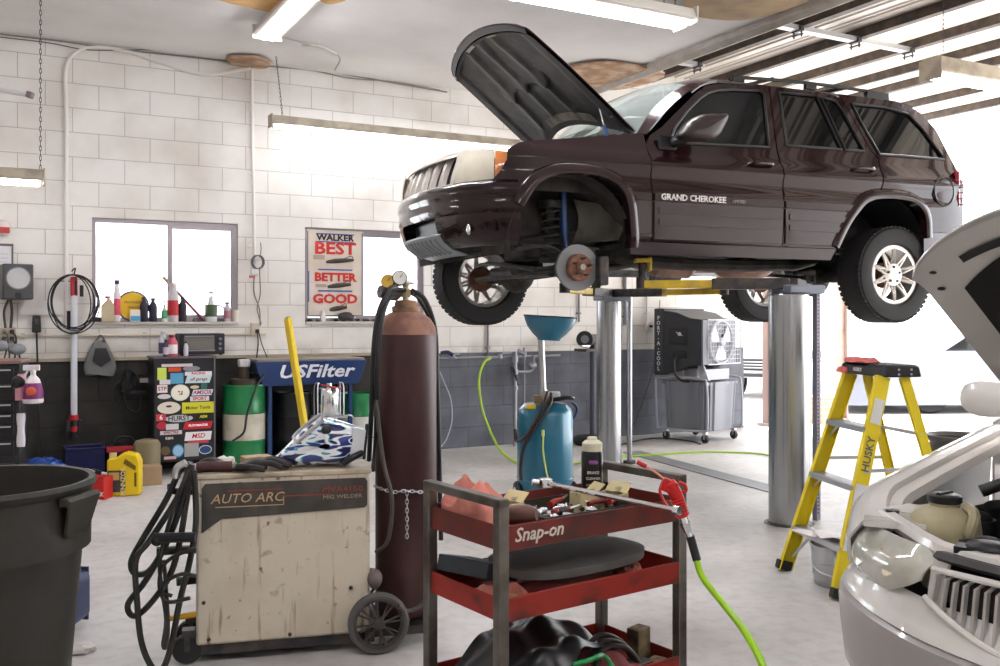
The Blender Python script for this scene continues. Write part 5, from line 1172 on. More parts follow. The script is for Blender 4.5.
ft = {'n': (Vector((1.678, 4.716, 0)), Vector((1.965, 4.86, 1.10))), 'f': (Vector((1.573, 5.28, 0)), Vector((1.925, 5.24, 1.10)))}
bk = {'n': (Vector((2.43, 4.93, 0)), Vector((2.08, 4.88, 1.10))), 'f': (Vector((2.32, 5.36, 0)), Vector((2.02, 5.25, 1.10)))}
rail(*ft['n'], .075, .028, 'front_rail', out=1); rail(*ft['f'], .075, .028, 'front_rail', out=-1)
rail(*bk['n'], .05, .022, 'rear_rail', out=1); rail(*bk['f'], .05, .022, 'rear_rail', out=-1)
for k in ('n', 'f'):
    for pr in (ft, bk): p = pr[k][0]; q = pr[k][1]; d = (q-p).normalized(); MB().box(p+d*.02+Vector((0, 0, .01)), (.085, .045, .05), (0, .25 if pr is ft else -.25, .18)).done('rubber_foot', M['black'], lad, bevel=.006)
cap_c = Vector((2.02, 5.06, 1.125)); ca = math.atan2(-.983, .183)+PI/2
b = MB().box((0, 0, 0), (.20, .45, .055), taper=.94); cap = b.done('top_cap', C('141416', .4), lad, bevel=.008); cap.location = cap_c; cap.rotation_euler = (0, 0, math.atan2(.183, .983)); 
MB().box((0, 0, .030), (.17, .40, .006)).done('cap_tray', C('2a2a2c', .5), cap, bevel=.003)
text('cap_lettering', 'HUSKY', .026, C('e8e8e8', .4), cap, (-.104, .04, 0), rot=(PI/2, 0, -PI/2), ext=.0008, bold=.0008)
for y in (-.035, .035):
    for z in (-.012, .012): MB().cyl((y, -.228, z), (y, -.232, z), .006, n=10).done('cap_rivet', M['alu'], cap)
for k, z in enumerate((.25, .55, .84)):
    t_ = z/1.10; a = ft['n'][0].lerp(ft['n'][1], t_); c = ft['f'][0].lerp(ft['f'][1], t_)
    d = (c-a); b = MB(); L_ = d.length; b.box((0, 0, 0), (L_-.01, .085, .004)).box((0, -.042, -.013), (L_-.01, .004, .026)).box((0, .042, -.013), (L_-.01, .004, .026))
    for j in range(8): b.box((0, -.036+.0103*j, .003), (L_-.02, .003, .003))
    o = b.done('step', M['alu'], lad, smooth=False); o.location = (a+c)/2; o.rotation_euler = (0, 0, math.atan2(d.y, d.x))
    if k == 0:
        for p, q in ((a, c), (c, a)): MB().tube([p.lerp(q, .30)+Vector((0, 0, -.02)), p.lerp(q, .02)+Vector((-.04, 0, -.17))], .009, n=8, sm=False).done('step_brace', M['alu'], lad)
    else:
        for p, q in ((a, c), (c, a)): MB().tube([p.lerp(q, .16)+Vector((0, 0, -.02)), p.lerp(q, .02)+Vector((-.02, 0, -.08))], .006, n=8, sm=False).done('step_brace', M['alu'], lad)
for z, m_ in ((.22, M['alu']), (.48, M['alu']), (.80, M['alu'])):
    a = bk['n'][0].lerp(bk['n'][1], z/1.1); c = bk['f'][0].lerp(bk['f'][1], z/1.1); MB().tube([a, c], .010, n=8, sm=False).done('rear_bar', m_, lad)
for k in 'nf':
    a = ft[k][0].lerp(ft[k][1], .56); c = bk[k][0].lerp(bk[k][1], .56); m_ = a.lerp(c, .5)+Vector((0, 0, .01)); MB().box((0, 0, 0), ((c-a).length, .004, .018)).done('spreader', M['alu'], lad, loc=m_, rot=(0, -math.atan2(c.z-a.z, (c-a).length), math.atan2((c-a).y, (c-a).x)))
nr = (ft['n'][1]-ft['n'][0]); rot_ = nr.normalized()
q_ = rot_.to_track_quat('Y', 'Z')
def on_rail(t_, body=None, size=.05, m_=None, box=None, off=-.006):
    p = ft['n'][0].lerp(ft['n'][1], t_); u = (Vector((.983, .183, 0)) - rot_*rot_.dot(Vector((.983, .183, 0)))).normalized(); nn = u.cross(rot_); nn = nn if nn.y < 0 else -nn
    mtx = Matrix((u, rot_, u.cross(rot_))).transposed()
    if body: o = text('rail_lettering', body, size, m_, lad, p+nn*.005, rot=(mtx @ Matrix.Rotation(PI/2, 3, 'Z')).to_euler(), ext=.0008, bold=.001)
    else: o = MB().box((0, 0, 0), box).done('rail_label', m_, lad, loc=p+nn*.004, rot=mtx.to_euler())
    return o
on_rail(.645, 'HUSKY', .058, C('6a6a66', .5)); on_rail(.84, m_=C('e8e8e4', .5), box=(.055, .13, .003)); on_rail(.36, m_=C('e6e4ee', .5), box=(.062, .34, .003))
text('rail_mark', 'C', .03, M['black'], lad, ft['n'][0].lerp(ft['n'][1], .88)+Vector((0, -.01, 0)), rot=(PI/2, 0, 0)) if False else None
cloth('shop_rag', 'red rag draped over the left edge of the ladder top', 'rag', cap_c+Vector((-.06, .08, .036)), .08, .13, .05, mat('coral_rag', (.70, .17, .15), .85, col2=(.5, .12, .11)), 41)
cloth('shop_rag', 'part of a red rag hanging at the left corner of the ladder cap', 'rag', cap_c+Vector((-.125, .17, -.025)), .035, .05, .075, mat('coral_rag2', (.66, .16, .14), .85), 43)
bp_ = FLr(838, 584); bp_.z = 0
t = thing('steel_pail', 'ribbed silver steel pail standing under the lowest ladder step', 'pail', bp_)
MB().lathe([(0, .005), (.115, .0), (.12, .01), (.122, .05), (.128, .055), (.126, .065), (.13, .12), (.136, .125), (.134, .135), (.138, .20), (.145, .205), (.143, .212), (.135, .21), (.12, .02), (0, .015)], n=40).done('pail_body', M['steel'], t)
MB().tube([(-.14, 0, .19), (-.145, -.08, .10), (0, -.15, .06), (.145, -.08, .10), (.14, 0, .19)], .004).done('pail_handle', M['steel'], t)
z_ = .255
for i, (x, y, a) in enumerate(((1.66, 5.05, .2), (1.72, 4.95, -.3))):
    o = MB().grid(lambda u, v: ((u-.5)*.14, (v-.5)*.19, .006+.012*math.sin(3*u+2*v)*u), 8, 8).done('loose_paper', C('e4dede', .7), solid=.001); o.location = (x+.0, y, z_-.008+.012*i+.008); o.rotation_euler = (0, 0, a+.2)
    tag(o, ('white sheet of paper lying on the lowest ladder step' if i == 0 else 'crumpled white paper lying nearer the viewer on the lowest ladder step'), 'paper')
t = thing('dark_drum', 'dark grey open-topped drum behind the yellow ladder on the right', 'drum', Vector(((958-500)/FPX*6.0, 6.0, 0)))
MB().lathe([(0, .01), (.15, .0), (.165, .62), (.19, .64), (.195, .66), (.185, .665), (.16, .64), (.145, .02), (0, .02)], n=44).done('drum_body', mat('drum_grey', (.10, .095, .09), .5), t)
# ================================================================== WHITE CAR, BONNET OPEN
WR = math.atan2(.6, .8)
wc = thing('white_car', 'white saloon car at the lower right corner with its bonnet open', 'car', (1.44, 2.36, 0), WR)
wc.scale = (1, 1.07, 1)
wp = mat('white_car_paint', (.74, .71, .68), .25, coat=.8)
wcl = mat('pearl_grey_bumper', (.40, .37, .36), .32, coat=.6)
NB = smooth_path([(.62, .925, 0), (.47, .89, 0), (.34, .82, 0), (.22, .70, 0), (.13, .56, 0), (.06, .40, 0), (.015, .2, 0), (0, 0, 0), (.015, -.2, 0), (.06, -.40, 0), (.13, -.56, 0), (.22, -.70, 0), (.34, -.82, 0), (.47, -.89, 0), (.62, -.925, 0)], 5)
def nb_at(t):
    f_ = t*(len(NB)-1); i = min(int(f_), len(NB)-2); p = NB[i].lerp(NB[i+1], f_-i); q = NB[min(i+1, len(NB)-1)]-NB[max(i-1, 0)]
    n_ = Vector((-q.y, q.x, 0)).normalized()
    if n_.dot(Vector((p.x-1.2, p.y, 0))) < 0: n_ = -n_
    return p, n_
def nb_y(y):
    lo, hi = 0, 1
    for _ in range(30):
        md = (lo+hi)/2
        if nb_at(md)[0].y > y: lo = md
        else: hi = md
    return lo
def sweep_nb(prof, t0, t1, n=30, zf=None):
    def fn(u, v):
        p, nn = nb_at(t0+(t1-t0)*u); f_ = v*(len(prof)-1); i = min(int(f_), len(prof)-2); a = f_-i
        d = prof[i][0]*(1-a)+prof[i+1][0]*a; z = prof[i][1]*(1-a)+prof[i+1][1]*a; q = p+nn*d
        if zf: z += zf(q.y, z)
        return (q.x, q.y, z)
    return MB().grid(fn, n, (len(prof)-1)*2)
lift = lambda y, z: .04*abs(y/.9)**2
sweep_nb([(-.10, .13), (-.03, .15), (.0, .21), (.012, .32), (.018, .41), (.014, .440), (.0, .452)], 0, 1, 56, lift).done('front_bumper', wcl, wc, solid=.01)
sweep_nb([(-.004, .450), (.006, .458), (-.002, .475), (-.02, .50), (-.035, .53), (-.05, .56)], 0, 1, 56, lift).done('front_fascia', wp, wc, solid=.01)
# fascia between bumper and lamps; upper band over the grille
tg, th_ = nb_y(.43), nb_y(.455)
sweep_nb([(-.05, .555), (-.055, .60), (-.065, .66), (-.075, .69), (-.09, .70)], th_-.0, tg+.012, 4).done('grille_side', wp, wc, solid=.01)
def gtop(y): return .672-.012*(y/.42)**2
def gbot(y): return .475+.115*abs(y/.43)**2.2
b = MB()
b.grid(lambda u, v: (lambda p, nn: (p+nn*(-.075)).to_tuple()[:2]+((gbot(p.y)*(1-v)+gtop(p.y)*v),))(*nb_at(nb_y(.43)+(nb_y(-.43)-nb_y(.43))*u)), 24, 6).done('grille_backing', M['black'], wc)
for k in range(27):
    y = .410-.0315*k; p, nn = nb_at(nb_y(y)); tt = Vector((-nn.y, nn.x, 0)); b = MB(); rows = []
    for j in range(8):
        v = j/7; z = gbot(y)*(1-v)+gtop(y)*v; dd = -.022 - .020*v - .05*max(0, v-.86)/.14
        c = p+nn*dd+Vector((0, 0, z)); rows.append([b.v(c-tt*.005-nn*.014), b.v(c-tt*.004), b.v(c+tt*.004), b.v(c+tt*.005-nn*.014)])
    for A, B in zip(rows, rows[1:]):
        for j in range(3): b._face([A[j], A[j+1], B[j+1], B[j]])
    b.done('grille_bar', C('c9c4c0', .3, .3), wc)
for fz_, nm in ((gtop, .006), (gbot, -.004)):
    b = MB(); b.tube([(lambda p, nn: (p+nn*(-.05 if fz_ is gtop else -.02)+Vector((0, 0, fz_(p.y)+nm))))(*nb_at(nb_y(.43)+(nb_y(-.43)-nb_y(.43))*k/24)) for k in range(25)], .010, n=8, k=1); b.done('grille_rim', wp, wc)
sweep_nb([(-.075, .685), (-.055, .700), (-.07, .715), (-.10, .712)], nb_y(.44), nb_y(-.44), 20).done('bonnet_seal', C('3a3636', .6), wc, solid=.008)
# headlamps
hlm = mat('hazy_headlamp_glass', (.60, .60, .54), .08, coat=1, col2=(.46, .45, .38), scale=9); 
def hl(sd):
    y0, y1 = .455, .905
    def fn(u, v):
        y = y0+(y1-y0)*u; zl = .555+.0*u+ .07*(max(0, .35-u)/.35)**1.4 + .045*max(0, u-.75)/.25; zt_ = .705-.005*u-.03*(max(0, .12-u)/.12); t = nb_y(y); p, nn = nb_at(t)
        q = p + nn*(-.035-.055*v**2+.022*math.sin(PI*v)*min(1, 4*u, 4*(1-u))); return (q.x, sd*q.y, zl*(1-v)+zt_*v)
    o = MB().grid(fn, 20, 12).done('headlamp', hlm, wc, solid=.006)
    for u, v, r, m_ in ((.28, .42, .030, C('e8dcc4', .2)), (.62, .36, .034, C('b9b9ac', .15, .3)), (.42, .62, .022, C('d8a070', .25))):
        a = Vector(fn(u, v)); p, nn = nb_at(nb_y(abs(a.y))); nn = Vector((nn.x, sd*nn.y, 0)); MB().lathe([(0, 0), (r*.7, .002), (r, .008), (r*.9, .011), (0, .012)], a-nn*.009, nn+Vector((0, 0, .55)), 20).done('lamp_reflector', m_, o)
    MB().tube([fn(k/20, 1) for k in range(21)]+[fn(1, 1-k/6) for k in range(7)], .006, n=6, k=1).done('lamp_rim', C('b8b4ac', .4), o)
hl(1); hl(-1)
# wings, sides
def ftop(x): return .715+.04*math.sin(min(1, max(0, (x-.34)/.3))*PI/2) + .195*min(1, max(0, (x-.45)/1.0))**.85
SIDE_HOLE = []
for sd in (1, -1):
    def fn(u, v):
        x = .36+1.24*u; zt_ = ftop(x); xo = nb_at(nb_y(.925))[0]; yb = .93 if x > .62 else .93-.35*(.62-x)**1.6*3
        prof = [(yb, .56), (yb+.004, .64), (yb-.012, zt_-.055), (yb-.045, zt_-.015), (yb-.085, zt_), (yb-.125, zt_-.004), (yb-.135, zt_-.02), (yb-.175, zt_-.028), (yb-.19, zt_-.05)]
        f_ = v*(len(prof)-1); i = min(int(f_), len(prof)-2); a = f_-i; y = prof[i][0]*(1-a)+prof[i+1][0]*a; z = prof[i][1]*(1-a)+prof[i+1][1]*a
        return (x, sd*y, z)
    MB().grid(fn, 24, 24).done('front_wing', wp, wc, solid=.008)
    arch2 = [(1.32, .30), (1.31, .42), (1.24, .56), (1.12, .64), (.96, .67), (.80, .64), (.68, .55), (.62, .42), (.61, .25)]
    MB().poly([(.60, .25), (.60, .60), (4.6, .60), (4.75, .45), (4.7, .25), (3.98, .25), (3.96, .45), (3.86, .58), (3.7, .64), (3.5, .64), (3.34, .58), (3.24, .45), (3.22, .25), (1.32, .25)] + arch2[:-1], lambda x, z: (x, sd*(.93-.02*max(0, .35-z)), z), [], .15, flip=(sd > 0)).done('lower_side', wp, wc, solid=.01)
    MB().poly([(1.62, .60), (4.75, .60), (4.85, .85), (4.6, .98), (4.1, 1.0), (3.6, 1.42), (2.5, 1.46), (1.75, .99), (1.62, .95)], lambda x, z: (x, sd*(.93-.45*max(0, z-.95)), z), [[(1.98, 1.02), (2.52, 1.38), (2.75, 1.39), (2.75, 1.02)], [(2.82, 1.02), (2.82, 1.39), (3.5, 1.36), (3.85, 1.04)]], .12, flip=(sd > 0)).done('side_panel', wp, wc, solid=.01)
    MB().poly([(1.95, 1.0), (2.5, 1.4), (3.52, 1.39), (3.9, 1.0)], lambda x, z: (x, sd*(.92-.45*max(0, z-.95)), z), [], .12, flip=(sd > 0)).done('side_glass', jglass, wc)
    mo = MB().grid(lambda u, v: (1.83+.07*math.sin(PI*v)*math.cos(2*PI*u), sd*(1.04+.12*math.cos(PI*v)), 1.03+.085*math.sin(PI*v)**.7*math.sin(2*PI*u)), 20, 10, cu=True).done('door_mirror', wp, wc)
    for x in (.96, 3.6):
        o = MB().lathe([(.19, -.09), (.28, -.10), (.32, -.09), (.33, 0), (.32, .09), (.28, .10), (.19, .09)], (x, sd*.80, .33), (0, 1, 0), 40).done('tyre', tyre_m, wc); MB().lathe([(0, .0), (.18, .03), (.195, .08), (.195, -.08)], (x, sd*.80, .33), (0, sd, 0), 32).done('rim', M['alu'], o)
MB().grid(lambda u, v: (1.50+1.0*u-.12*(1-(2*v-1)**2)*(1-.5*u), (v-.5)*2*(.80-.17*u), .95+.49*u+.04*(1-(2*v-1)**2)), 8, 12).done('windscreen', jglass, wc)
MB().grid(lambda u, v: (2.45+1.15*u, (v-.5)*2*.69, 1.455-.03*u*u+.04*(1-(2*v-1)**4)), 8, 12).done('roof', wp, wc, solid=.02)
MB().grid(lambda u, v: (3.58+.6*u, (v-.5)*2*(.69+.12*u), 1.42-.42*u), 6, 8).done('rear_screen', jglass, wc)
MB().box((4.4, 0, .98), (.7, 1.66, .03)).box((4.78, 0, .62), (.05, 1.8, .66)).done('boot', wp, wc, bevel=.01)
# engine bay
ebm = mat('black_engine_bay', (.007, .007, .008), .9, col2=(.016, .015, .014), scale=8)
MB().box((.95, 0, .34), (1.1, 1.4, .04)).box((1.50, 0, .62), (.04, 1.46, .56)).box((1.0, .735, .50), (1.0, .02, .36)).box((1.0, -.735, .50), (1.0, .02, .36)).box((.27, 0, .50), (.03, .9, .3)).box((.42, .55, .45), (.02, .36, .2)).box((.42, -.55, .45), (.02, .36, .2)).done('bay_liner', ebm, wc)
MB().box((.95, 0, .62), (.6, .75, .30)).box((.9, -.05, .80), (.45, .5, .07)).done('engine_block', ebm, wc, bevel=.03)
MB().box((1.22, -.05, .80), (.5, .80, .10)).box((1.42, .1, .84), (.06, 1.2, .16)).done('engine_cover', ebm, wc, bevel=.02)
MB().box((1.25, .45, .70), (.24, .20, .22)).done('fuse_box', ebm, wc, bevel=.008); MB().box((1.13, .45, .813), (.02, .20, .008)).done('fuse_box_edge', C('a8a8b4', .3), wc)
# slam panel and lamp brace
tie = MB(); tie.tube([(.44, .735, .725), (.34, .60, .712), (.235, .47, .705), (.19, .36, .70), (.17, .0, .70), (.19, -.36, .70), (.30, -.56, .705), (.44, -.735, .725)], .030, n=8, k=5)
for sd in (1, -1): tie.box((.50, sd*.70, .735), (.16, .09, .03), (0, 0, .2*sd)).box((.36, sd*.66, .722), (.08, .18, .022), (0, 0, .5*sd)).tube([(.36, sd*.60, .71), (.44, sd*.55, .70), (.52, sd*.62, .66)], .016)
tie.done('slam_panel', wp, wc)
for y in (.70, .58): MB().cyl((.42, y, .725), (.42, y, .752), .022, n=14).done('brace_hole', M['black'], wc)
MB().box((.22, .30, .722), (.07, .18, .02), (0, 0, .25)).ball((.22, .30, .735), .05, (1, 1.4, .4)).tube([(.24, .40, .73), (.28, .30, .745), (.26, .18, .74)], .007).done('bonnet_latch', M['black'], wc)
rs = mat('yellowed_reservoir', (.50, .45, .28), .35, col2=(.36, .31, .19), scale=6)
b = MB(); b.grid(lambda u, v: (.50+.105*math.copysign(abs(math.cos(2*PI*u))**.7, math.cos(2*PI*u))*(math.sin(PI*min(1, .12+.88*v*.55+.0))**.5 if v > .6 else .80+.33*v), .55+.10*math.copysign(abs(math.sin(2*PI*u))**.7, math.sin(2*PI*u))*(1-.9*max(0, v-.72)/.28*.6)*(.85+.25*math.sin(PI*v)), .52+.265*v-.0*u), 32, 14, cu=True)
b.bm.free()
b = MB(); P9 = [(.0, .52), (.07, .52), (.085, .56), (.098, .64), (.105, .70), (.100, .745), (.075, .775), (.045, .785), (.043, .80), (0, .80)]
b.lathe(P9, (.47, .555, 0), (0, 0, 1), 32); rso = b.done('coolant_reservoir', rs, wc)
b = MB().lathe([(.046, .795), (.050, .80), (.050, .818), (.040, .824), (0, .824)], (.47, .555, 0), (0, 0, 1), 20).tube([(.43, .555, .824), (.51, .555, .824)], .008); b.done('reservoir_cap', M['black'], rso)
MB().tube([(.475, .49, .79), (.44, .45, .775), (.42, .455, .72), (.44, .47, .69)], .017).done('filler_neck', rs, rso)
for k, pts in enumerate(([(.55, .40, .74), (.62, .36, .80), (.66, .2, .80), (.60, -.1, .78)], [(.36, .40, .60), (.37, .42, .70), (.32, .33, .73), (.27, .22, .66), (.26, .1, .60)], [(.70, .48, .76), (.74, .36, .82), (.80, .2, .82)], [(.85, .62, .78), (.92, .52, .83), (1.05, .40, .84), (1.1, .2, .80)])):
    MB().tube(pts, (.028, .011, .02, .022)[k], n=12).done('engine_hose', rubb, wc)
MB().tube([(.60, .375, .785), (.64, .30, .803), (.655, .22, .803)], .030, n=14).done('hose_clip', C('6a6a78', .2, .6), wc)
for x, y in ((1.0, .62), (.75, .60)): MB().cyl((x, y, .60), (x, y, .70), .07).ball((x, y, .70), .06, (1, 1, .5)).done('strut_top', ebm, wc)
# raised bonnet
WH = R(32.8)
def bp2(a, y, dz=0): return (1.45-a*math.cos(WH)+ -dz*math.sin(WH)*-1*0 - 0 + (-dz)*0 + dz*math.sin(WH), y, .97+a*math.sin(WH)+dz*math.cos(WH))
def blen(y): return 1.13+.30*max(0, 1-(y/.660)**2)**.75
def bon(u, v, dz=0):
    y = .660*(v*2-1); k = 1-(y/.660)**2; a = blen(y)*u
    return bp2(a, y, .05*k*(1-.3*u) + dz - .10*max(0, u-.88)**2/.0144*.25 + (-.03)*(abs(y)/.660)**8)
MB().grid(lambda u, v: bon(u, v), 30, 36).done('bonnet', wp, wc, solid=.006)
MB().grid(lambda u, v: bon(u*.995, .004+v*.992, -.018-.03*sst(.0, .05, min(1-u, .5-abs(v-.5)))*0), 30, 36).done('bonnet_inner', mat('bonnet_inner_white', (.74, .72, .68), .5), wc)
ins = mat('black_bonnet_insulation', (.014, .013, .012), .9, bump=.4, bscale=30)
MB().grid(lambda u, v: bon(.05+.76*u+.10*(1-abs(2*v-1)**2)*u, .085+.83*v, -.030-.02*sst(0, .06, min(u, 1-u, v, 1-v))), 30, 36).done('bonnet_insulation', ins, wc, solid=.004)
for u, v in ((.93, .955), (.86, .965)): p = Vector(bon(u, v, -.022)); MB().ball(p, .011 if v < .96 else .013, (1, 1, .5)).done('bonnet_hole', M['black'], wc)
MB().grid(lambda u, v: bon(.89-.0*u+.03*u, .74+.14*v, -.026), 4, 8).done('bonnet_slot', M['black'], wc)

# ================================================================== EVAPORATIVE COOLER
cl = thing('evaporative_cooler', 'dark grey evaporative air cooler with white caged fan on a wheeled tank', 'air cooler', (2.30, 11.0, 0), R(-45))
dg = mat('cooler_charcoal', (.028, .029, .034), .5)
lg = mat('cooler_pale_grey', (.42, .43, .47), .45)
MB().box((-.26, 0, 1.13), (.14, .84, .76)).done('pad_housing', dg, cl, bevel=.015)
b = MB()
sec = [(-.20, .41, .76, 1.49), (-.02, .40, .80, 1.46), (.12, .36, .86, 1.40), (.26, .345, .87, 1.385)]
rows = [[b.v((x, -w_, z0)), b.v((x, w_, z0)), b.v((x, w_, z1)), b.v((x, -w_, z1))] for x, w_, z0, z1 in sec]
for A, B in zip(rows, rows[1:]):
    for j in range(4): b._face([A[j], A[(j+1) % 4], B[(j+1) % 4], B[j]])
b._face(rows[0]); b.done('cooler_shroud', dg, cl, bevel=.01)
MB().box((-.02, -.398, 1.20), (.22, .02, .20), (0, 0, .12)).box((.0, -.395, .98), (.18, .02, .08), (0, 0, .12)).done('control_recess', M['black'], cl, bevel=.01)
MB().ball((.02, -.42, 1.22), .022).tube([(-.02, -.425, 1.24), (.05, -.405, 1.20)], .006).done('control_knob', C('b8bac4', .3), cl)
text('cooler_lettering', 'PORT-A-COOL', .082, C('c8cad4', .5), cl, (-.262, -.424, 1.15), rot=(PI/2, 0, 0), ext=.001, bold=.001).data.transform(Matrix.Scale(1, 4))
o = [x for x in kids(cl) if x.name.startswith('cooler_lettering')][0]; bpy.data.objects.remove(o)
for k, ch_ in enumerate('PORT-A-COOL'): text('cooler_lettering', ch_, .062, C('c8cad4', .5), cl, (-.262, -.4225, 1.40-.058*k), ext=.001, bold=.0015)
MB().box((.265, 0, 1.128), (.03, .68, .50)).done('fan_backing', mat('fan_back_grey', (.20, .20, .23), .5), cl)
b = MB().lathe([(.235, -.01), (.25, .0), (.25, .035), (.235, .045), (.225, .035), (.225, -.01)], (.275, 0, 1.128), (1, 0, 0), 40); b.done('fan_ring', C('c9cbd2', .4), cl)
for k in range(3):
    a0 = k*2*PI/3+.5; b = MB(); b.grid(lambda u, v: (.30+.03*(v-.5)*(1-.3*u), (.03+.18*u)*math.cos(a0+(v-.5)*(1.1-.1*u)), 1.128+(.03+.18*u)*math.sin(a0+(v-.5)*(1.1-.1*u))), 8, 8); b.done('fan_blade', C('dfe0e6', .4), cl, solid=.004)
MB().lathe([(0, .0), (.045, .0), (.045, .04), (0, .05)], (.29, 0, 1.128), (1, 0, 0), 20).done('fan_hub', C('b9bac4', .4), cl)
b = MB()
for k in range(14): b.tube([(.345, -.33+.0508*k, .885), (.345, -.33+.0508*k, 1.375)], .0022, n=4, sm=False)
for k in range(11): b.tube([(.347, -.335, .885+.049*k), (.347, .335, .885+.049*k)], .0022, n=4, sm=False)
b.tube([(.345, -.34, .88), (.345, .34, .88), (.345, .34, 1.38), (.345, -.34, 1.38)], .006, n=6, cyclic=True, sm=False)
for r in (.12, .19, .25): b.tube([(.349, r*math.cos(k*PI/12), 1.128+r*math.sin(k*PI/12)) for k in range(24)], .0022, n=4, k=1, cyclic=True)
b.done('fan_cage', C('d0d2da', .4), cl)
b = MB(); b.grid(lambda u, v: (.02+(.30+.02*(1 if int(u*40) % 2 else 0))*math.copysign(abs(math.cos(2*PI*u))**.35, math.cos(2*PI*u))*(.92+.08*v), (.33+.02*(1 if int(u*40) % 2 else 0))*math.copysign(abs(math.sin(2*PI*u))**.35, math.sin(2*PI*u))*(.92+.08*v), .13+.55*v), 80, 2, cu=True); b.box((.02, 0, .66), (.60, .64, .03)).box((.02, 0, .14), (.5, .56, .02)); b.done('water_tank', mat('tank_grey', (.22, .23, .26), .45), cl)
b = MB().prism([(-.30, .70), (.02, .70), (-.02, .88), (-.2, .88)], (0, -.28, 0), (1, 0, 0), (0, 0, 1), .03).prism([(.12, .70), (.32, .70), (.24, .87), (.18, .87)], (0, -.25, 0), (1, 0, 0), (0, 0, 1), .03).box((.10, 0, .76), (.3, .5, .12)); b.done('stand_bracket', lg, cl)
for y in (-.36, .36): MB().tube([(-.32, y, .16), (-.34, y, .62), (-.28, y, .72), (.26, y, .72), (.34, y, .64), (.35, y, .22), (.28, y, .14), (-.26, y, .14)], .013, cyclic=True, n=8, k=3).done('tube_frame', lg, cl)
for x in (-.24, .28):
    for y in (-.30, .30):
        b = MB().lathe([(0, -.018), (.045, -.018), (.05, 0), (.045, .018), (0, .018)], (x, y, .05), (.3, 1, 0), 18); o = b.done('caster', M['rubber'], cl); MB().box((x, y, .115), (.05, .05, .02)).box((x, y-.024, .08), (.02, .004, .07)).done('caster_fork', M['alu'], o)
MB().tube([(-.02, -.40, .98), (-.02, -.46, .90), (.0, -.47, .78), (.06, -.44, .70), (.14, -.40, .69)], .014).done('drain_hose', M['black'], cl)
# floor cables and hoses near it
t = FLr(640, 447); o = MB().tube([FLr(612, 447, .01), FLr(640, 440, .01), FLr(662, 438, .01), FLr(690, 441, .01), FLr(700, 444, .01)], .008).done('floor_cable', rubb); tag(o, 'black cable on the floor running to the evaporative cooler', 'cable')
o = MB().tube([FLr(540, 470, .012), FLr(600, 459, .012), FLr(650, 455, .012), FLr(700, 452, .012), FLr(750, 453, .012), FLr(780, 457, .012)], .009).done('floor_hose', grn); tag(o, 'thin yellow-green air hose lying across the floor toward the near lift post', 'hose')

# ================================================================== DOORWAY AND YARD
for px, lab, w_, m_ in ((767, 'slim rusty door track standing just past the evaporative cooler', .07, C('8a7068', .7)), (838, 'broad rusty pink door post standing behind the near lift post', .15, mat('rusty_pink_post', (.55, .42, .37), .7, col2=(.40, .30, .26), scale=7))):
    p, D = WS(px, 0); t = rthing('door_post', lab, 'door post', p, 0)
    b = MB().box((0, 0, RZ/2-.05), (w_, .10, RZ-.1)); b.box((w_/2, -.03, RZ/2-.05), (.02, .14, RZ-.1)); b.done('post_body', m_, t, bevel=.004)
    MB().box((0, 0, .02), (w_+.10, .2, .04)).done('post_foot', C('9a8c86', .7), t, bevel=.004)
p, D = WS(826, .15); t = rthing('brick_stub', 'low orange brick stub at the foot of the rusty pink post', 'brick pier', p, .1)
def brickm():
    m = mat('orange_brick', (.5, .2, .1), .8); nt = m.node_tree; br = nt.nodes.new('ShaderNodeTexBrick'); br.inputs['Scale'].default_value = 1; br.inputs['Brick Width'].default_value = .2; br.inputs['Row Height'].default_value = .075; br.inputs['Mortar Size'].default_value = .008
    br.inputs['Color1'].default_value = (.62, .36, .25, 1); br.inputs['Color2'].default_value = (.55, .30, .20, 1); br.inputs['Mortar'].default_value = (.6, .55, .5, 1)
    tc = nt.nodes.new('ShaderNodeTexCoord'); mp = nt.nodes.new('ShaderNodeMapping'); mp.inputs['Rotation'].default_value = (-PI/2, 0, 0); nt.links.new(tc.outputs['Object'], mp.inputs[0]); nt.links.new(mp.outputs[0], br.inputs['Vector']); nt.links.new(br.outputs[0], nt.nodes['Principled BSDF'].inputs[0]); return m
MB().box((0, 0, .17), (.36, .22, .34)).done('pier_body', brickm(), t, bevel=.004); MB().box((0, 0, .35), (.40, .26, .03)).done('pier_cap', C('b8b0a8', .8), t, bevel=.004)
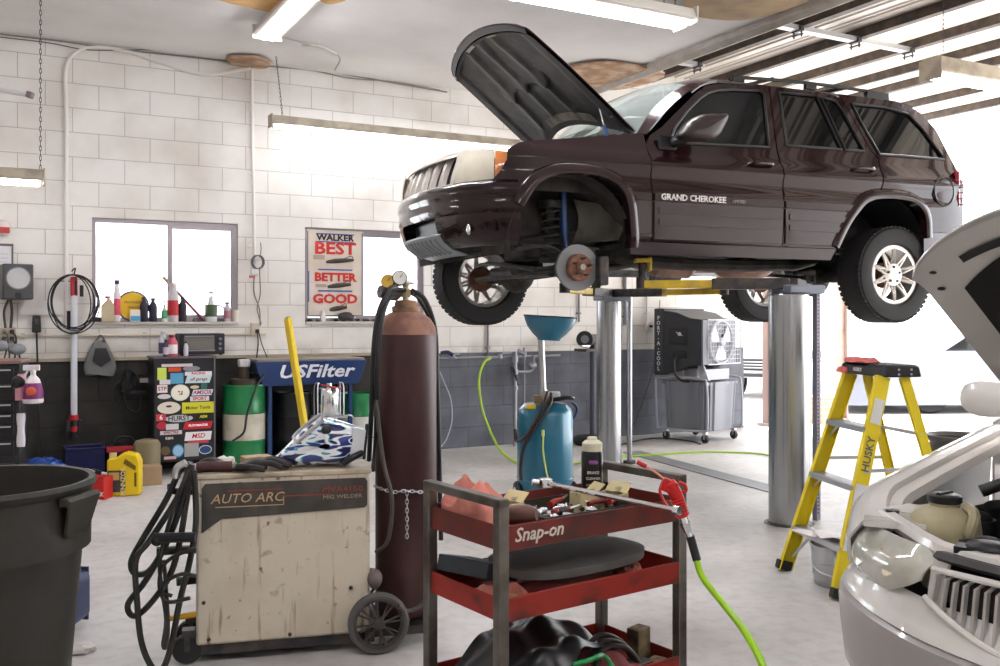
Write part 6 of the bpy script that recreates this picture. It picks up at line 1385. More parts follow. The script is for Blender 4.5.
def parked(name, lab, loc, rz, prof, glass, wheels, hwid, pm_, cat='car', nose_parts=None):
    t = thing(name, lab, cat, loc, rz)
    def fw(x, z): return hwid-.10*max(0, z-.9)*1.6-.12*sst(.5, 0, x)-.10*sst(prof[-1][0]-.5, prof[-1][0], x) if False else hwid-.16*max(0, z-.9)-.12*sst(.6, 0, x-prof[0][0])
    for sd in (-1, 1):
        MB().poly(prof, lambda x, z: (x, sd*fw(x, z), z), glass, .12, flip=(sd > 0)).done('body_side', pm_, t, solid=.01)
        for g in glass: MB().poly(g, lambda x, z: (x, sd*(fw(x, z)-.01), z), [], .2, flip=(sd > 0)).done('side_glass', jglass, t)
        for x in wheels:
            o = MB().lathe([(.20, -.10), (.30, -.10), (.33, -.06), (.33, .06), (.30, .10), (.20, .10)], (x, sd*(hwid-.13), .33), (0, 1, 0), 28).done('tyre', tyre_m, t); MB().lathe([(0, .06), (.17, .05), (.205, .095), (.205, -.08)], (x, sd*(hwid-.13), .33), (0, sd, 0), 24).done('rim', M['alu'], o)
    # skin joining both sides along the upper outline
    top = [p for p in prof if p[1] > .30 or p is prof[0]]
    b = MB(); rows = [[b.v((x, (2*j/6-1)*fw(x, z), z+.03*(1-(2*j/6-1)**2))) for j in range(7)] for x, z in prof]
    for A, B in zip(rows, rows[1:]):
        for j in range(6): b._face([A[j], A[j+1], B[j+1], B[j]])
    b.done('body_top', pm_, t)
    return t
silv = mat('silver_blue_paint', (.26, .29, .36), .25, .3, coat=.6)
sed0 = [(0, .30), (-.05, .55), (.05, .68), (.9, .80), (1.35, .88), (2.1, 1.32), (3.0, 1.38), (3.7, 1.25), (4.15, .95), (4.6, .90), (4.68, .60), (4.62, .30), (3.98, .28), (3.9, .52), (3.68, .64), (3.44, .62), (3.26, .48), (3.2, .28), (1.32, .28), (1.25, .5), (1.02, .64), (.78, .62), (.6, .48), (.54, .28)]
sed = [(0, .13), (-.05, .55), (.05, .68), (.9, .80), (1.35, .88), (2.1, 1.32), (3.0, 1.38), (3.7, 1.25), (4.15, .95), (4.6, .90), (4.68, .60), (4.62, .13)]
P_ = FLr(845, 413); parked('silver_saloon', 'pale silver saloon parked side-on outside beyond the yellow ladder', P_+Vector((-.2, .6, 0)), R(4), sed, [[(1.55, .92), (2.15, 1.27), (2.5, 1.30), (2.5, .92)], [(2.58, .92), (2.58, 1.31), (3.1, 1.32), (3.75, 1.14), (3.85, .93)]], (1.35, 3.9), .86, silv)
van = [(0, .35), (-.04, .75), (.1, .98), (.9, 1.10), (1.5, 1.72), (4.6, 1.80), (4.9, 1.2), (4.9, .35), (4.2, .33), (4.1, .6), (3.8, .74), (3.5, .6), (3.4, .33), (1.4, .33), (1.3, .6), (1.0, .74), (.72, .6), (.62, .33)]
P_ = Vector(((765-500)/FPX*15.8, 15.8, 0)); whp = mat('plain_white_paint', (.75, .74, .74), .3, coat=.5)
t = parked('white_estate', 'white car nose facing the doorway just right of the evaporative cooler', P_+Vector((.2, .4, 0)), R(62), van, [[(1.25, 1.15), (1.62, 1.62), (2.5, 1.64), (2.5, 1.15)], [(2.6, 1.15), (2.6, 1.64), (4.4, 1.66), (4.55, 1.2)]], (1.0, 3.8), .92, whp)
MB().box((-.055, 0, .60), (.03, 1.0, .20)).done('grille', M['black'], t, bevel=.02); b = MB()
for z in (.55, .60, .65): b.box((-.075, 0, z), (.015, .98, .015))
b.done('grille_bars', C('c8c8cc', .3), t)
for y in (-.68, .68): MB().box((-.0, y, .80), (.14, .34, .15)).done('headlamp', C('9a9aa0', .2), t, bevel=.03)
MB().box((-.07, 0, .42), (.05, 1.5, .06)).done('lower_grille', M['black'], t, bevel=.01)
# ================================================================== LEFT WALL AND WORK AREA
def wt(name, lab, cat, px, py, n, group=None, rz=0):
    s, z = WP(px, py, n); return rthing(name, lab, cat, s, n, z, rz, group)
def ppm(px, n=0): return FPX / WS(px, n)[1]        # pixels per metre there
LBL = lambda h: C(h, .45)
# ---- window sill
ZS = 1.366
def sill(px, n=-.01, dz=0): s, D = WS(px, n); return Rm(s, n, ZS+dz)
def bottle(px, top, w_px, col, lab, name='bottle', shape='round', cap=None, label=None, glass=False, n=-.012, neck=.35, lw=None):
    s, D = WS(px, n); k = FPX/D; h = (ZS-(CAMH+(HZ-top)/k))*-1 if False else CAMH+(HZ-top)/k-ZS; r = w_px/k/2
    t = thing(name, lab, 'bottle', Rm(s, n, ZS), TH); m_ = LBL(col)
    if shape == 'round': prof = [(0, 0), (r*.92, 0), (r, h*.03), (r, h*.62), (r*.9, h*.70), (r*neck, h*.84), (r*neck*.9, h*.92), (0, h*.92)]
    elif shape == 'cone': prof = [(0, 0), (r, 0), (r, h*.25), (r*.75, h*.45), (r*.35, h*.75), (r*.3, h*.85), (0, h*.85)]
    else: prof = [(0, 0), (r, 0), (r, h*.9), (r*.9, h*.93), (0, h*.93)]
    b = MB()
    if shape == 'flat':
        b.prism([(-r, 0), (r, 0), (r, h*.62), (r*.55, h*.84), (r*.3, h*.86), (r*.3, h*.93), (-r*.1, h*.93), (-r*.1, h*.86), (-r*.85, h*.66), (-r, h*.6)], (0, -.03, 0), (1, 0, 0), (0, 0, 1), .05); b.done('bottle_body', m_, t, bevel=.004)
    else: b.lathe(prof, n=20).done('bottle_body', m_, t)
    if cap: MB().lathe([(0, h*.90), (r*neck*1.25, h*.90), (r*neck*1.2, h), (0, h)], (r*.1 if shape == 'flat' else 0, 0, 0), n=14).done('cap', LBL(cap), t)
    if label:
        if shape == 'flat': MB().box((0, -.032+.0, h*.33), (r*1.5, .003, h*.42)).done('bottle_label', LBL(label), t)
        else: MB().lathe([(r*1.02, h*.16), (r*1.02, h*.55)], n=20).done('bottle_label', LBL(label), t)
    return t
o = MB().box((0, 0, .02), (.085, .06, .045)).done('black_box', M['black'], bevel=.004); o.location = sill(97); o.rotation_euler = (0, 0, TH); tag(o, 'small black box at the left end of the wide window sill', 'box')
bottle(107, 296, 12, 'c9b897', 'cream oil bottle with brown label and red cap on the wide window sill', shape='flat', cap='b03040', label='8a5a48')
bottle(117, 280, 6.5, 'e6dde0', 'tall narrow white and pink tube bottle on the wide window sill', shape='round', cap='4a2c6e', label='d8506a', neck=.6)
t = thing('yellow_disc_sign', 'round yellow sign with purple rim leaning in the wide window', 'sign', sill(133, -.035, .0), TH); k = ppm(133)
r = 15.5/k; MB().lathe([(0, -.004), (r*.9, -.004), (r*.9, .004), (0, .004)], (0, 0, r), (0, -1, .1), 40).done('disc_face', LBL('e0b81a'), t); MB().lathe([(r*.9, -.006), (r, -.006), (r, .006), (r*.9, .006), (r*.9, -.006)], (0, 0, r), (0, -1, .1), 40).done('disc_rim', LBL('46346e'), t)
text('sign_lettering', 'MOTHERS', .034, LBL('6b4a1c'), t, (0, -.012, r*1.25), ext=.001); text('sign_lettering', 'WAXES', .034, LBL('6b4a1c'), t, (.01, -.012, r*.92), ext=.001)
t = thing('white_blue_box', 'small white box with a blue lower band in front of the yellow disc', 'box', sill(135, .03), TH); MB().box((0, 0, .055), (.085, .05, .11)).done('box_body', LBL('e4dccc'), t, bevel=.003); MB().box((0, -.026, .03), (.086, .002, .045)).done('blue_band', LBL('5ba0d0'), t)
bottle(144, 297, 8, '241a30', 'dark purple bottle left of its twin on the wide window sill', cap='3a2a50', neck=.45)
bottle(153, 298, 8, '2a2438', 'dark purple bottle right of its twin on the wide window sill', cap='3a3050', neck=.45)
bottle(164.5, 301, 6, 'd8e2da', 'small white squeeze bottle with green label below the window mullion', shape='cone', label='58b080', cap='c8c8c8')
bottle(173, 283, 11, 'cfc6c8', 'tall red and white can below the window mullion', cap='c9b8bc', label='b82a2e', neck=.6)
bottle(182.5, 297, 8, '1c1826', 'black bottle beside the leaning dark red stick on the wide window sill', cap='3a2a46', neck=.4)
bottle(211, 291, 12, 'd2d6d4', 'clear spray bottle with a dark label near the right end of the wide window sill', shape='cone', label='4a5a3c', cap='e4e4e4')
bottle(227, 302, 7, 'b8aeb6', 'small clear bottle with a red base near the right jamb of the wide window', cap='5a5460', label='a8707c', neck=.5)
bottle(235.5, 309, 6.5, 'd8cfc0', 'small pale jar at the right end of the wide window sill', shape='jar')
a, c = WP(163, 277, -.05), WP(204, 321, .02); t = thing('wooden_stick', 'brown and dark red stick leaning across the wide window', 'stick', Rm(a[0], -.05, a[1]), 0)
p, q = Rm(a[0], -.05, a[1]), Rm(c[0], .02, ZS+.01); d = q-p; MB().tube([(0, 0, 0), d*.22], .014, n=8, sm=False).done('bare_end', LBL('a5764e'), t); MB().tube([d*.2, d], .013, n=8, sm=False).done('red_shaft', LBL('7c3440'), t)
t = thing('coiled_strap', 'small coil of pale tube behind the clear spray bottle', 'coil', sill(218, -.035), TH); MB().tube([(.07*math.cos(a), 0, .08+.075*math.sin(a)) for a in [k*PI/8 for k in range(16)]], .008, n=6, k=1, cyclic=True).done('loop', LBL('8a86b0'), t)
for px, w_, h_, c_, lab in ((199, .12, .035, '4a4450', 'low dark clutter tray on the sill below the leaning stick'), (219, .10, .03, '3c3848', 'low dark wedge on the sill beside the clear spray bottle')):
    o = MB().box((0, 0, h_/2), (w_, .05, h_), taper=.8).done('sill_tray', LBL(c_), bevel=.004); o.location = sill(px, -.01); o.rotation_euler = (0, 0, TH); tag(o, lab, 'tray')
# ---- poster in the second window
pm_ = mat('faded_poster_paper', (.62, .53, .44), .7, col2=(.70, .62, .54), scale=4)
sA, zA = WP(307, 229, 0); sB, zB = WP(364, 317, 0); pw, ph = (sB-sA), (zA-zB)
t = rthing('muffler_poster', 'faded exhaust poster reading best better good filling the left half of the narrow window', 'poster', (sA+sB)/2, .012-.035, (zA+zB)/2)
MB().box((0, 0, 0), (pw, .006, ph)).done('poster_sheet', pm_, t)
b = MB()
for x in (-pw/2+.012, pw/2-.012): b.box((x, -.006, 0), (.012, .004, ph*.96))
for z in (-ph/2+.012,): b.box((0, -.006, z), (pw*.95, .004, .012))
b.done('poster_border', LBL('6d7488'), t)
mb_ = [('WALKER', .412, .085, '1e1a20', 1.15), ('BEST', .285, .165, 'c8342c', 1.25), ('BETTER', -.045, .115, 'c8342c', 1.12), ('GOOD', -.295, .125, 'c8342c', 1.2)]
for s_, fz_, h_, c_, w_ in mb_: text('poster_lettering', s_, h_, LBL(c_), t, (0, -.006, fz_*ph), ext=.001, bold=.005 if h_ > .1 else .003, wide=w_)
for c_, d_ in (((0, -.005, .455*ph), (.40, .003, .012)), ((0, -.005, .365*ph), (.40, .003, .010)), ((0, -.005, .045*ph), (.36, .003, .014)), ((0, -.005, -.20*ph), (.36, .003, .014)), ((-pw/2+.02, -.005, -.15*ph), (.016, .003, ph*.35))): MB().box(c_, d_).done('blue_rule', LBL('34509a'), t)
for z, w_ in ((.15, .32), (-.135, .27), (-.40, .20)):
    MB().tube([(-w_*.3, -.008, z*ph-.015), (w_*.1, -.008, z*ph), (w_*.6, -.008, z*ph+.012)], lambda q: .012+.012*math.sin(PI*q), n=8).tube([(w_*.2, -.006, z*ph+.01), (w_*.5, -.006, z*ph+.05), (w_*.6, -.006, z*ph+.03)], .004, n=6).done('pipe_picture', LBL('3c3634'), t)
MB().box((-.17, -.005, .185*ph), (.12, .002, .045)).done('small_print', LBL('a89a8e'), t); MB().box((-.15, -.005, -.14*ph), (.11, .002, .03)).done('small_print', LBL('a89a8e'), t)
rg = random.Random(5)
for i, px in enumerate((310, 318, 336, 343, 351, 358, 366, 374, 382, 390)):
    o = MB().ball((0, 0, .012), rg.uniform(.015, .026), (1.3, .8, .7), 10, 6, .15, rg).done('dark_lump', LBL(('34323a', '5c4c58', '2c2a30')[i % 3])); o.location = sill(px, -.0); tag(o, 'dark crumb of clutter on the narrow window sill under the poster', 'lump', 'bits on the narrow window sill')
t = thing('white_cone_bottle', 'small white bottle on the narrow window sill in front of the poster', 'bottle', sill(323, .0), TH); MB().lathe([(0, 0), (.03, 0), (.03, .05), (.018, .09), (.01, .11), (0, .11)], n=16).done('bottle_body', LBL('dcd8d6'), t)
t = thing('dark_rag_lump', 'dark folded lump lying on the narrow window sill under the poster', 'lump', sill(346, .01), TH); MB().ball((0, 0, .05), .07, (1.2, .5, .6), 14, 9, .12, random.Random(2)).done('lump_body', LBL('3a3638'), t)

# ---- wall items at left
t = wt('loudspeaker', 'small grey bookshelf loudspeaker with round cone on the far left wall', 'loudspeaker', 16.5, 282, .18, rz=.12)
MB().box((0, 0, 0), (.235, .20, .30)).done('cabinet', mat('speaker_grey', (.055, .055, .058), .5), t, bevel=.012)
b = MB().lathe([(.088, -.004), (.098, .0), (.098, .008), (.088, .006)], (0, -.10, .03), (0, -1, 0), 36); b.done('cone_ring', LBL('6a6a6c'), t)
MB().lathe([(0, .006), (.09, .002)], (0, -.10, .03), (0, -1, 0), 36).done('speaker_cone', LBL('b4b4b4'), t); MB().lathe([(0, .004), (.022, .004), (.026, .0)], (0, -.10, -.115), (0, -1, 0), 20).done('bass_port', M['black'], t)
MB().box((0, .11, -.02), (.05, .05, .05)).done('bracket', M['dark_metal'], t)
t = wt('wall_notice', 'white notice sheet in dark frame at the far left edge', 'notice', 3, 257, .02); MB().box((0, 0, 0), (.14, .012, .20)).done('notice_sheet', LBL('dcd8da'), t); b = MB().box((0, -.006, .105), (.16, .012, .02)).box((.072, -.006, 0), (.014, .012, .21)); b.done('notice_frame', LBL('5c5450'), t)
text('notice_lines', '====\n====\n===', .035, LBL('a9b0b8'), t, (0, -.008, -.01), ext=.0005)
t = wt('red_capped_bag', 'clear hanging bag with red contents above the notice at the far left', 'bag', 3, 228, .05); MB().ball((0, 0, 0), .055, (1.1, .5, 1.3)).done('bag', LBL('d9cfc8'), t); MB().box((.0, -.03, -.02), (.10, .02, .05)).done('red_contents', LBL('b8322e'), t)
t = wt('wall_papers', 'pair of blank white sheets pinned behind the coiled cable', 'paper', 44, 308, .02); MB().box((0, 0, 0), (.38, .004, .125)).done('sheet', LBL('e4e0dc'), t)
t = wt('outlet_cluster', 'wall outlet crowded with plugs and grey cords at the far left', 'outlet', 8, 335, .05)
MB().box((0, 0, 0), (.12, .05, .13)).done('outlet_box', LBL('b9ab98'), t, bevel=.004)
for i, (x, z) in enumerate(((-.03, .03), (.03, .03), (-.03, -.03), (.03, -.03))):
    MB().box((x, -.045, z), (.035, .05, .035)).done('plug', LBL(('8a8276', '2b2b2b', '4a4a4a', '2b2b2b')[i]), t, bevel=.004)
    MB().tube([(x, -.07, z), (x+.03, -.10, z-.06), (x+.02*i, -.08, -.20), (x-.05+.04*i, -.05, -.32)], .007).done('cord', LBL(('5a544e', '2a2a2a', '6a625a', '3a3a3a')[i]), t)
MB().tube([(.02, -.02, .06), (.03, -.03, .2), (.02, -.05, .30)], .012).tube([(-.02, -.02, .06), (-.03, -.03, .2), (.0, -.05, .30)], .010).done('feed_cords', LBL('4a443e'), t)
MB().ball((.07, -.10, -.12), .07, (1, .6, .7)).ball((-.05, -.09, -.09), .06, (1, .6, .8)).done('grey_adaptor', LBL('8a8d90'), t)
t = wt('hanging_socket', 'black extension socket hanging on a cord left of the light stick', 'socket', 36.5, 324, .06)
MB().box((0, 0, 0), (.075, .045, .15), taper=.85).done('socket_body', M['black'], t, bevel=.012); MB().box((0, -.024, .02), (.03, .004, .05)).done('socket_face', LBL('4a4a4c'), t)
z0 = WP(37, 324, .06)[1]
MB().tube([(0, 0, -.07), (.01, 0, -.4), (.02, .0, -.9), (.01, 0, -1.15)], .008).done('cord', M['rubber'], t)
# light stick with coiled cable
s, z0 = WP(74, 420, .1); _, z1 = WP(74, 275, .1)
t = rthing('work_light_stick', 'long white tube work light with red ends hanging upright left of the wide window', 'work light', s, .10, z0)
H_ = z1-z0; MB().cyl((0, 0, .0), (0, 0, H_-.18), .028, n=18).done('tube', LBL('dcdce4'), t)
for z in (.0, -.10): MB().cyl((0, 0, z), (0, 0, z+.045), .040, n=18).done('red_collar', LBL('b3202a'), t)
MB().cyl((0, 0, -.055), (0, 0, .0), .036, n=18).cyl((0, 0, -.155), (0, 0, -.10), .030, n=18).box((.05, -.02, -.05), (.03, .03, .10)).box((-.045, -.02, -.05), (.03, .03, .10)).done('end_grip', M['black'], t)
MB().box((0, 0, H_-.10), (.055, .055, .17)).done('red_top', LBL('c22830'), t, bevel=.008); MB().box((.012, -.03, H_-.11), (.02, .01, .12)).box((.06, -.01, H_-.14), (.03, .03, .10)).tube([(0, 0, H_), (.01, 0, H_+.06), (-.02, 0, H_+.03)], .006).done('hook', M['black'], t)
t2 = rthing('coiled_cable', 'black cable coiled in big loops round the top of the light stick', 'cable', s, .14, z0+H_)
rg = random.Random(8)
for k in range(7):
    r1, r2 = .15+.02*rg.random()+.008*k, .23+.03*rg.random(); ox = rg.uniform(-.03, .03)
    MB().tube([(ox+r1*math.sin(a), -.01*k+.01*math.sin(3*a), -.0-r2+r2*math.cos(a)+.0) for a in [j*PI/10 for j in range(20)]], .0055, n=6, k=2, cyclic=True).done('cable_loop', M['rubber'], t2)
t = wt('wall_clip_card', 'small white card behind the red top of the light stick', 'card', 67, 290, .02); MB().box((0, 0, 0), (.11, .004, .15)).done('card', LBL('dedad6'), t); MB().box((0, -.004, .078), (.12, .006, .01)).done('card_edge', LBL('6a4a4a'), t)
t = wt('black_holder', 'narrow black holder on the wall beside the light stick', 'holder', 69, 320, .03); MB().box((0, 0, 0), (.035, .03, .16)).done('holder_body', M['black'], t, bevel=.004)
t = wt('grey_pouch', 'grey hanging pouch with dark opening on the dark wall', 'pouch', 100, 358, .08)
pg = mat('grey_pouch_fabric', (.16, .16, .16), .6, bump=.3)
b = MB(); b.grid(lambda u, v: ((.045+.095*math.sin(PI*.5*v)**.8-.02*max(0, v-.8)*5)*math.cos(2*PI*u), (.02+.04*v)*math.sin(2*PI*u), .15-.30*v+.012*math.sin(4*PI*u)), 28, 12, cu=True); b.done('pouch_body', pg, t)
b = MB(); b.prism([(-.045, .09), (.045, .09), (.085, -.02), (.0, -.075), (-.07, -.02)], (0, -.066, .0), (1, 0, 0), (0, 0, 1), .004); b.done('pouch_opening', M['black'], t); MB().tube([(-.04, 0, .14), (-.01, 0, .19), (.0, 0, .20), (.02, 0, .19), (.05, 0, .13)], .008).done('hanging_loop', LBL('5a5552'), t)
t = wt('trouble_lamp', 'black hand lamp and cord hanging on the dark wall left of the sticker chest', 'lamp', 129, 385, .08)
b = MB().ball((-.01, 0, .0), .085, (.8, .5, .9)).cyl((-.02, 0, -.02), (.0, -.03, .13), .04).box((.04, 0, -.06), (.20, .05, .03), (0, .15, 0)); b.done('lamp_body', M['black'], t)
MB().tube([(-.06, 0, .05), (-.14, 0, -.03), (-.12, 0, -.17), (-.07, 0, -.12)], .007).tube([(-.04, 0, -.05), (-.02, 0, -.19), (.05, 0, -.25), (.10, 0, -.20), (.10, 0, -.05)], .007).tube([(0, 0, .1), (.03, 0, .13), (.08, 0, .05)], .008).done('cord', M['rubber'], t)
MB().box((.125, -.02, .04), (.07, .006, .04)).done('lamp_label', LBL('b8b4b0'), t)
# black tool chest at the edge
cd = 7.0; p = W(20, 363, cd)
t = thing('black_tool_chest', 'black drawer tool chest cut off by the left edge', 'tool chest', Vector((p.x, cd, 0)), TH*.7)
MB().box((-.40, .25, .54), (.80, .50, 1.04)).done('chest_body', M['black'], t, bevel=.008); MB().box((-.40, .25, 1.075), (.82, .52, .022)).done('chest_top', LBL('8a6a62'), t, bevel=.004)
for i, z in enumerate((.98, .86, .74, .66, .58, .44, .28)):
    d_ = MB().box((-.41, -.006, z), (.74, .012, .11 if z > .8 or z < .5 else .07)).done('drawer', mat('drawer_black', (.013, .013, .014), .3), t, bevel=.003); MB().box((-.41, -.016, z+.038 if z > .8 or z < .5 else z+.022), (.70, .012, .010)).done('drawer_pull', LBL('b9b9bc'), d_)
for x in (-.75, -.08): MB().cyl((x, .06, .0), (x, .06, .03), .03).done('foot', M['rubber'], t)
def chest(px, py, D): return W(px, py, D)
t = thing('spray_bottle', 'white spray bottle with purple and orange label hooked on the black chest side', 'bottle', chest(33, 403, 6.85), TH*.5)
b = MB().lathe([(0, 0), (.065, 0), (.07, .01), (.068, .08), (.045, .17), (.020, .20), (.018, .23), (0, .23)], n=28); b.done('bottle_body', LBL('ded6da'), t); MB().lathe([(.0695, .025), (.0685, .08), (.054, .145)], n=28).done('bottle_label', LBL('7a2a6a'), t)
MB().ball((0, -.060, .085), .035, (1, .35, 1)).done('label_burst', LBL('d8603a'), t)
MB().box((-.01, 0, .255), (.11, .03, .04)).cyl((0, 0, .22), (0, 0, .245), .022).tube([(-.03, 0, .24), (-.05, 0, .20), (-.045, 0, .16)], .008).done('trigger_head', LBL('e4dde0'), t, bevel=.004)
t = thing('pink_aerosol', 'pink and white can hooked on the black chest side behind the spray bottle', 'can', chest(21, 400, 6.9), 0); MB().lathe([(0, 0), (.04, 0), (.04, .16), (.02, .19), (0, .19)], n=20).done('can_body', LBL('c88a9a'), t); MB().ball((-.01, -.02, .13), .05, (1, .7, 1)).done('black_cap', M['black'], t)
t = thing('white_cloth_roll', 'white cloth strip hanging on the black chest side', 'cloth', chest(21, 430, 6.85), 0); MB().grid(lambda u, v: (.028*math.cos(2*PI*u)*(1+.15*math.sin(9*v)), .02*math.sin(2*PI*u), -.12+.24*v), 14, 10, cu=True).done('roll', LBL('d8d4dc'), t)
# sticker covered chest
s, z0 = WP(185, 460, .22); sl, _ = WP(154, 400, .45); sr, _ = WP(215, 400, .45); _, zt = WP(185, 358, .45)
cwid = sr-sl; t = rthing('sticker_chest', 'black cabinet plastered with motor brand stickers standing against the dark wall', 'cabinet', (sl+sr)/2, .45, 0)
_, zb = WP(185, 461, .45)
MB().box((0, .18, (zt+zb)/2), (cwid, .36, zt-zb)).done('cabinet_body', M['black'], t, bevel=.006); MB().box((0, .18, zt+.006), (cwid+.02, .38, .016)).done('cabinet_top', LBL('6a5c64'), t)
for x in (-cwid/2+.02, cwid/2-.02):
    for y in (.02, .34): MB().box((x, y, zb/2), (.03, .03, zb)).done('leg', M['black'], t)
MB().box((cwid/2-.004, -.004, (zt+zb)/2), (.012, .012, zt-zb)).done('corner_strip', LBL('6a6a6e'), t)
kx = cwid/ (215-154); kz = (zt-zb)/103
def stk(x0, y0, x1, y1, col, txt=None, tc='ffffff', oval=False, sh=0, size=None, bold=.001, ring=None):
    cx = ((x0+x1)/2/4.16 - 0) ; X = ((x0+x1)/2/4.163-184.6)*kx; Z = zt - ((y0+y1)/2/4.163+330-358)*kz; w_ = (x1-x0)/4.163*kx; h_ = (y1-y0)/4.163*kz; b = MB()
    if oval: b.grid(lambda u, v: (X+w_/2*math.cos(2*PI*u)*v, -.0025, Z+h_/2*math.sin(2*PI*u)*v), 28, 1, cu=True)
    else: b.prism([(-w_/2, -h_/2), (w_/2-sh*h_, -h_/2), (w_/2, h_/2), (-w_/2+sh*h_, h_/2)], (X, -.002, Z), (1, 0, 0), (0, 0, 1), .0015)
    o = b.done('sticker', LBL(col), t, smooth=False)
    if ring: MB().grid(lambda u, v: (X+w_/2*.86*math.cos(2*PI*u)*v, -.0035, Z+h_/2*.80*math.sin(2*PI*u)*v), 28, 1, cu=True).done('sticker_centre', LBL(ring), o, smooth=False)
    if txt: text('sticker_lettering', txt, size or min(h_*.95, w_*.92/(.56*len(txt))), LBL(tc), t, (X, -.0045, Z), ext=.0003, bold=bold, shear=.2 if sh else 0)
S_ = [(672, 140, 800, 152, 'd8c8cc'), (655, 155, 692, 205, 'c8d860'), (700, 155, 752, 172, 'd8542c'), (760, 150, 832, 172, '8a8e94', None, None, True), (708, 178, 762, 222, '58a0c8'), (768, 174, 882, 190, 'e8e4ea', 'RACING', 'c02838'), (768, 190, 882, 222, 'c8e0e4', 'off garage', 'b04a3a', False, .3), (664, 205, 708, 224, 'd8d4dc'), (654, 226, 696, 258, 'e4dcdc', 'STP', 'a82c38'), (710, 226, 788, 294, 'e8e8dc', None, None, True, 0, None, .001, 'f4f0e0'), (790, 232, 828, 246, 'd8c89c', None, None, True), (836, 222, 862, 248, '2c6a58'), (656, 264, 710, 284, 'd8d0d4', None, None, True), (796, 250, 888, 274, 'd8e0ee', 'AMSOIL', 'a82838', False, .3), (790, 278, 870, 298, 'e8dcdc', 'SPORT', 'b02a34'), (655, 296, 750, 346, 'e4dcc8', None, None, True), (756, 302, 890, 348, 'd8d430', 'Motor Tools', '4a4a20'), (650, 346, 690, 374, 'd04048', '6', 'ffffff'), (686, 352, 802, 382, 'c4c8cc', 'HURST', '202028', True), (812, 350, 880, 378, '161618', 'AEM', 'd8d820', False, 0, .034), (652, 378, 696, 410, 'b8243a', None, None, True), (760, 384, 886, 414, 'c81f30', 'FLOWMASTER', 'ffffff', False, .3, .026), (690, 388, 742, 412, 'd8d8dc'), (666, 416, 756, 432, 'd0c8cc', 'SPECTRE', 'a8283a'), (766, 426, 882, 462, 'f0eeee', 'MSD', 'c02028', False, .15, .058), (656, 434, 752, 460, '1c1c20', 'K&N', 'e8d8d8', False, 0, .032), (780, 464, 868, 474, 'd84048'), (668, 480, 708, 516, '6a5a3a', None, None, True), (716, 474, 764, 528, '4a90c8', None, None, True, 0, None, .001, '9cc8e4'), (766, 472, 826, 528, 'a8a8a4'), (826, 484, 882, 522, 'c4d4e4', None, None, True, 0, None, .001, '2a4a7a'), (682, 522, 732, 534, 'd8a8a8')]
for e_ in S_: stk(*e_)
MB().grid(lambda u, v: ((702/4.163-184.6)*kx+.018*math.cos(2*PI*u)*v*1.5, -.0045, zt-((315/4.163+330-358)*kz)+.010*math.sin(2*PI*u)*v), 16, 1, cu=True).done('sticker_emblem', LBL('4a2c6e'), t, smooth=False)
for dx, dz, c_ in ((-.012, .01, 'c83a2a'), (.014, .006, '3a8a4a'), (-.004, -.014, 'd8a828'), (.012, -.012, '2a3a5a')): MB().ball(((749/4.163-184.6)*kx+dx, -.005, zt-((260/4.163+330-358)*kz)+dz), .008, (1, .1, 1)).done('sticker_emblem', LBL(c_), t)
# on the sticker chest
topz = zt+.016
def ontop(px, n=.3): s_, _ = WS(px, n); return Rm(s_, n, topz)
t = thing('toaster_oven', 'dark toaster oven on top of the sticker chest', 'toaster oven', ontop(200, .22), TH)
MB().box((0, 0, .105), (.40, .24, .19)).done('oven_body', LBL('26242a'), t, bevel=.008); MB().box((-.03, -.123, .11), (.27, .008, .12)).done('oven_door', mat('oven_glass', (.16, .15, .13), .15), t, bevel=.003)
MB().box((-.03, -.135, .175), (.26, .012, .010)).box((-.03, -.128, .045), (.28, .006, .012)).done('door_handle', LBL('8a8a90'), t)
for z in (.06, .105, .15): MB().cyl((.155, -.12, z), (.155, -.14, z), .014, n=14).done('dial', LBL('77777c'), t)
for x in (-.17, .17): MB().cyl((x, -.08, 0), (x, -.08, .012), .015).done('foot', M['black'], t)
def topbottle(px, w_, h_, col, lab, cap, label=None, n=.36, name='bottle'):
    t = thing(name, lab, 'bottle', ontop(px, n), TH); MB().lathe([(0, 0), (w_/2, 0), (w_/2, h_*.65), (w_*.3, h_*.82), (w_*.22, h_*.86), (w_*.22, h_*.9), (0, h_*.9)], n=22).done('bottle_body', LBL(col), t); MB().lathe([(0, h_*.88), (w_*.27, h_*.88), (w_*.26, h_), (0, h_)], n=14).done('cap', LBL(cap), t)
    if label: MB().lathe([(w_/2+.001, h_*.12), (w_/2+.001, h_*.55)], n=22).done('bottle_label', LBL(label), t)
topbottle(163, .075, .22, 'cfd0d4', 'tall white bottle at the left end of the sticker chest top', 'b9bcc4', '5a4a6a')
topbottle(172, .095, .19, 'b04858', 'red jar with white label on the sticker chest top', '8a2a3c', 'e0d8da', n=.40)
topbottle(166, .05, .15, '3c3448', 'slim dark bottle between white bottle and red jar on the sticker chest', '2a2a30', 'c8bcc8', n=.42)
topbottle(186, .04, .13, 'c8c8d0', 'small clear bottle in front of the toaster oven', '2c2c34', n=.42)
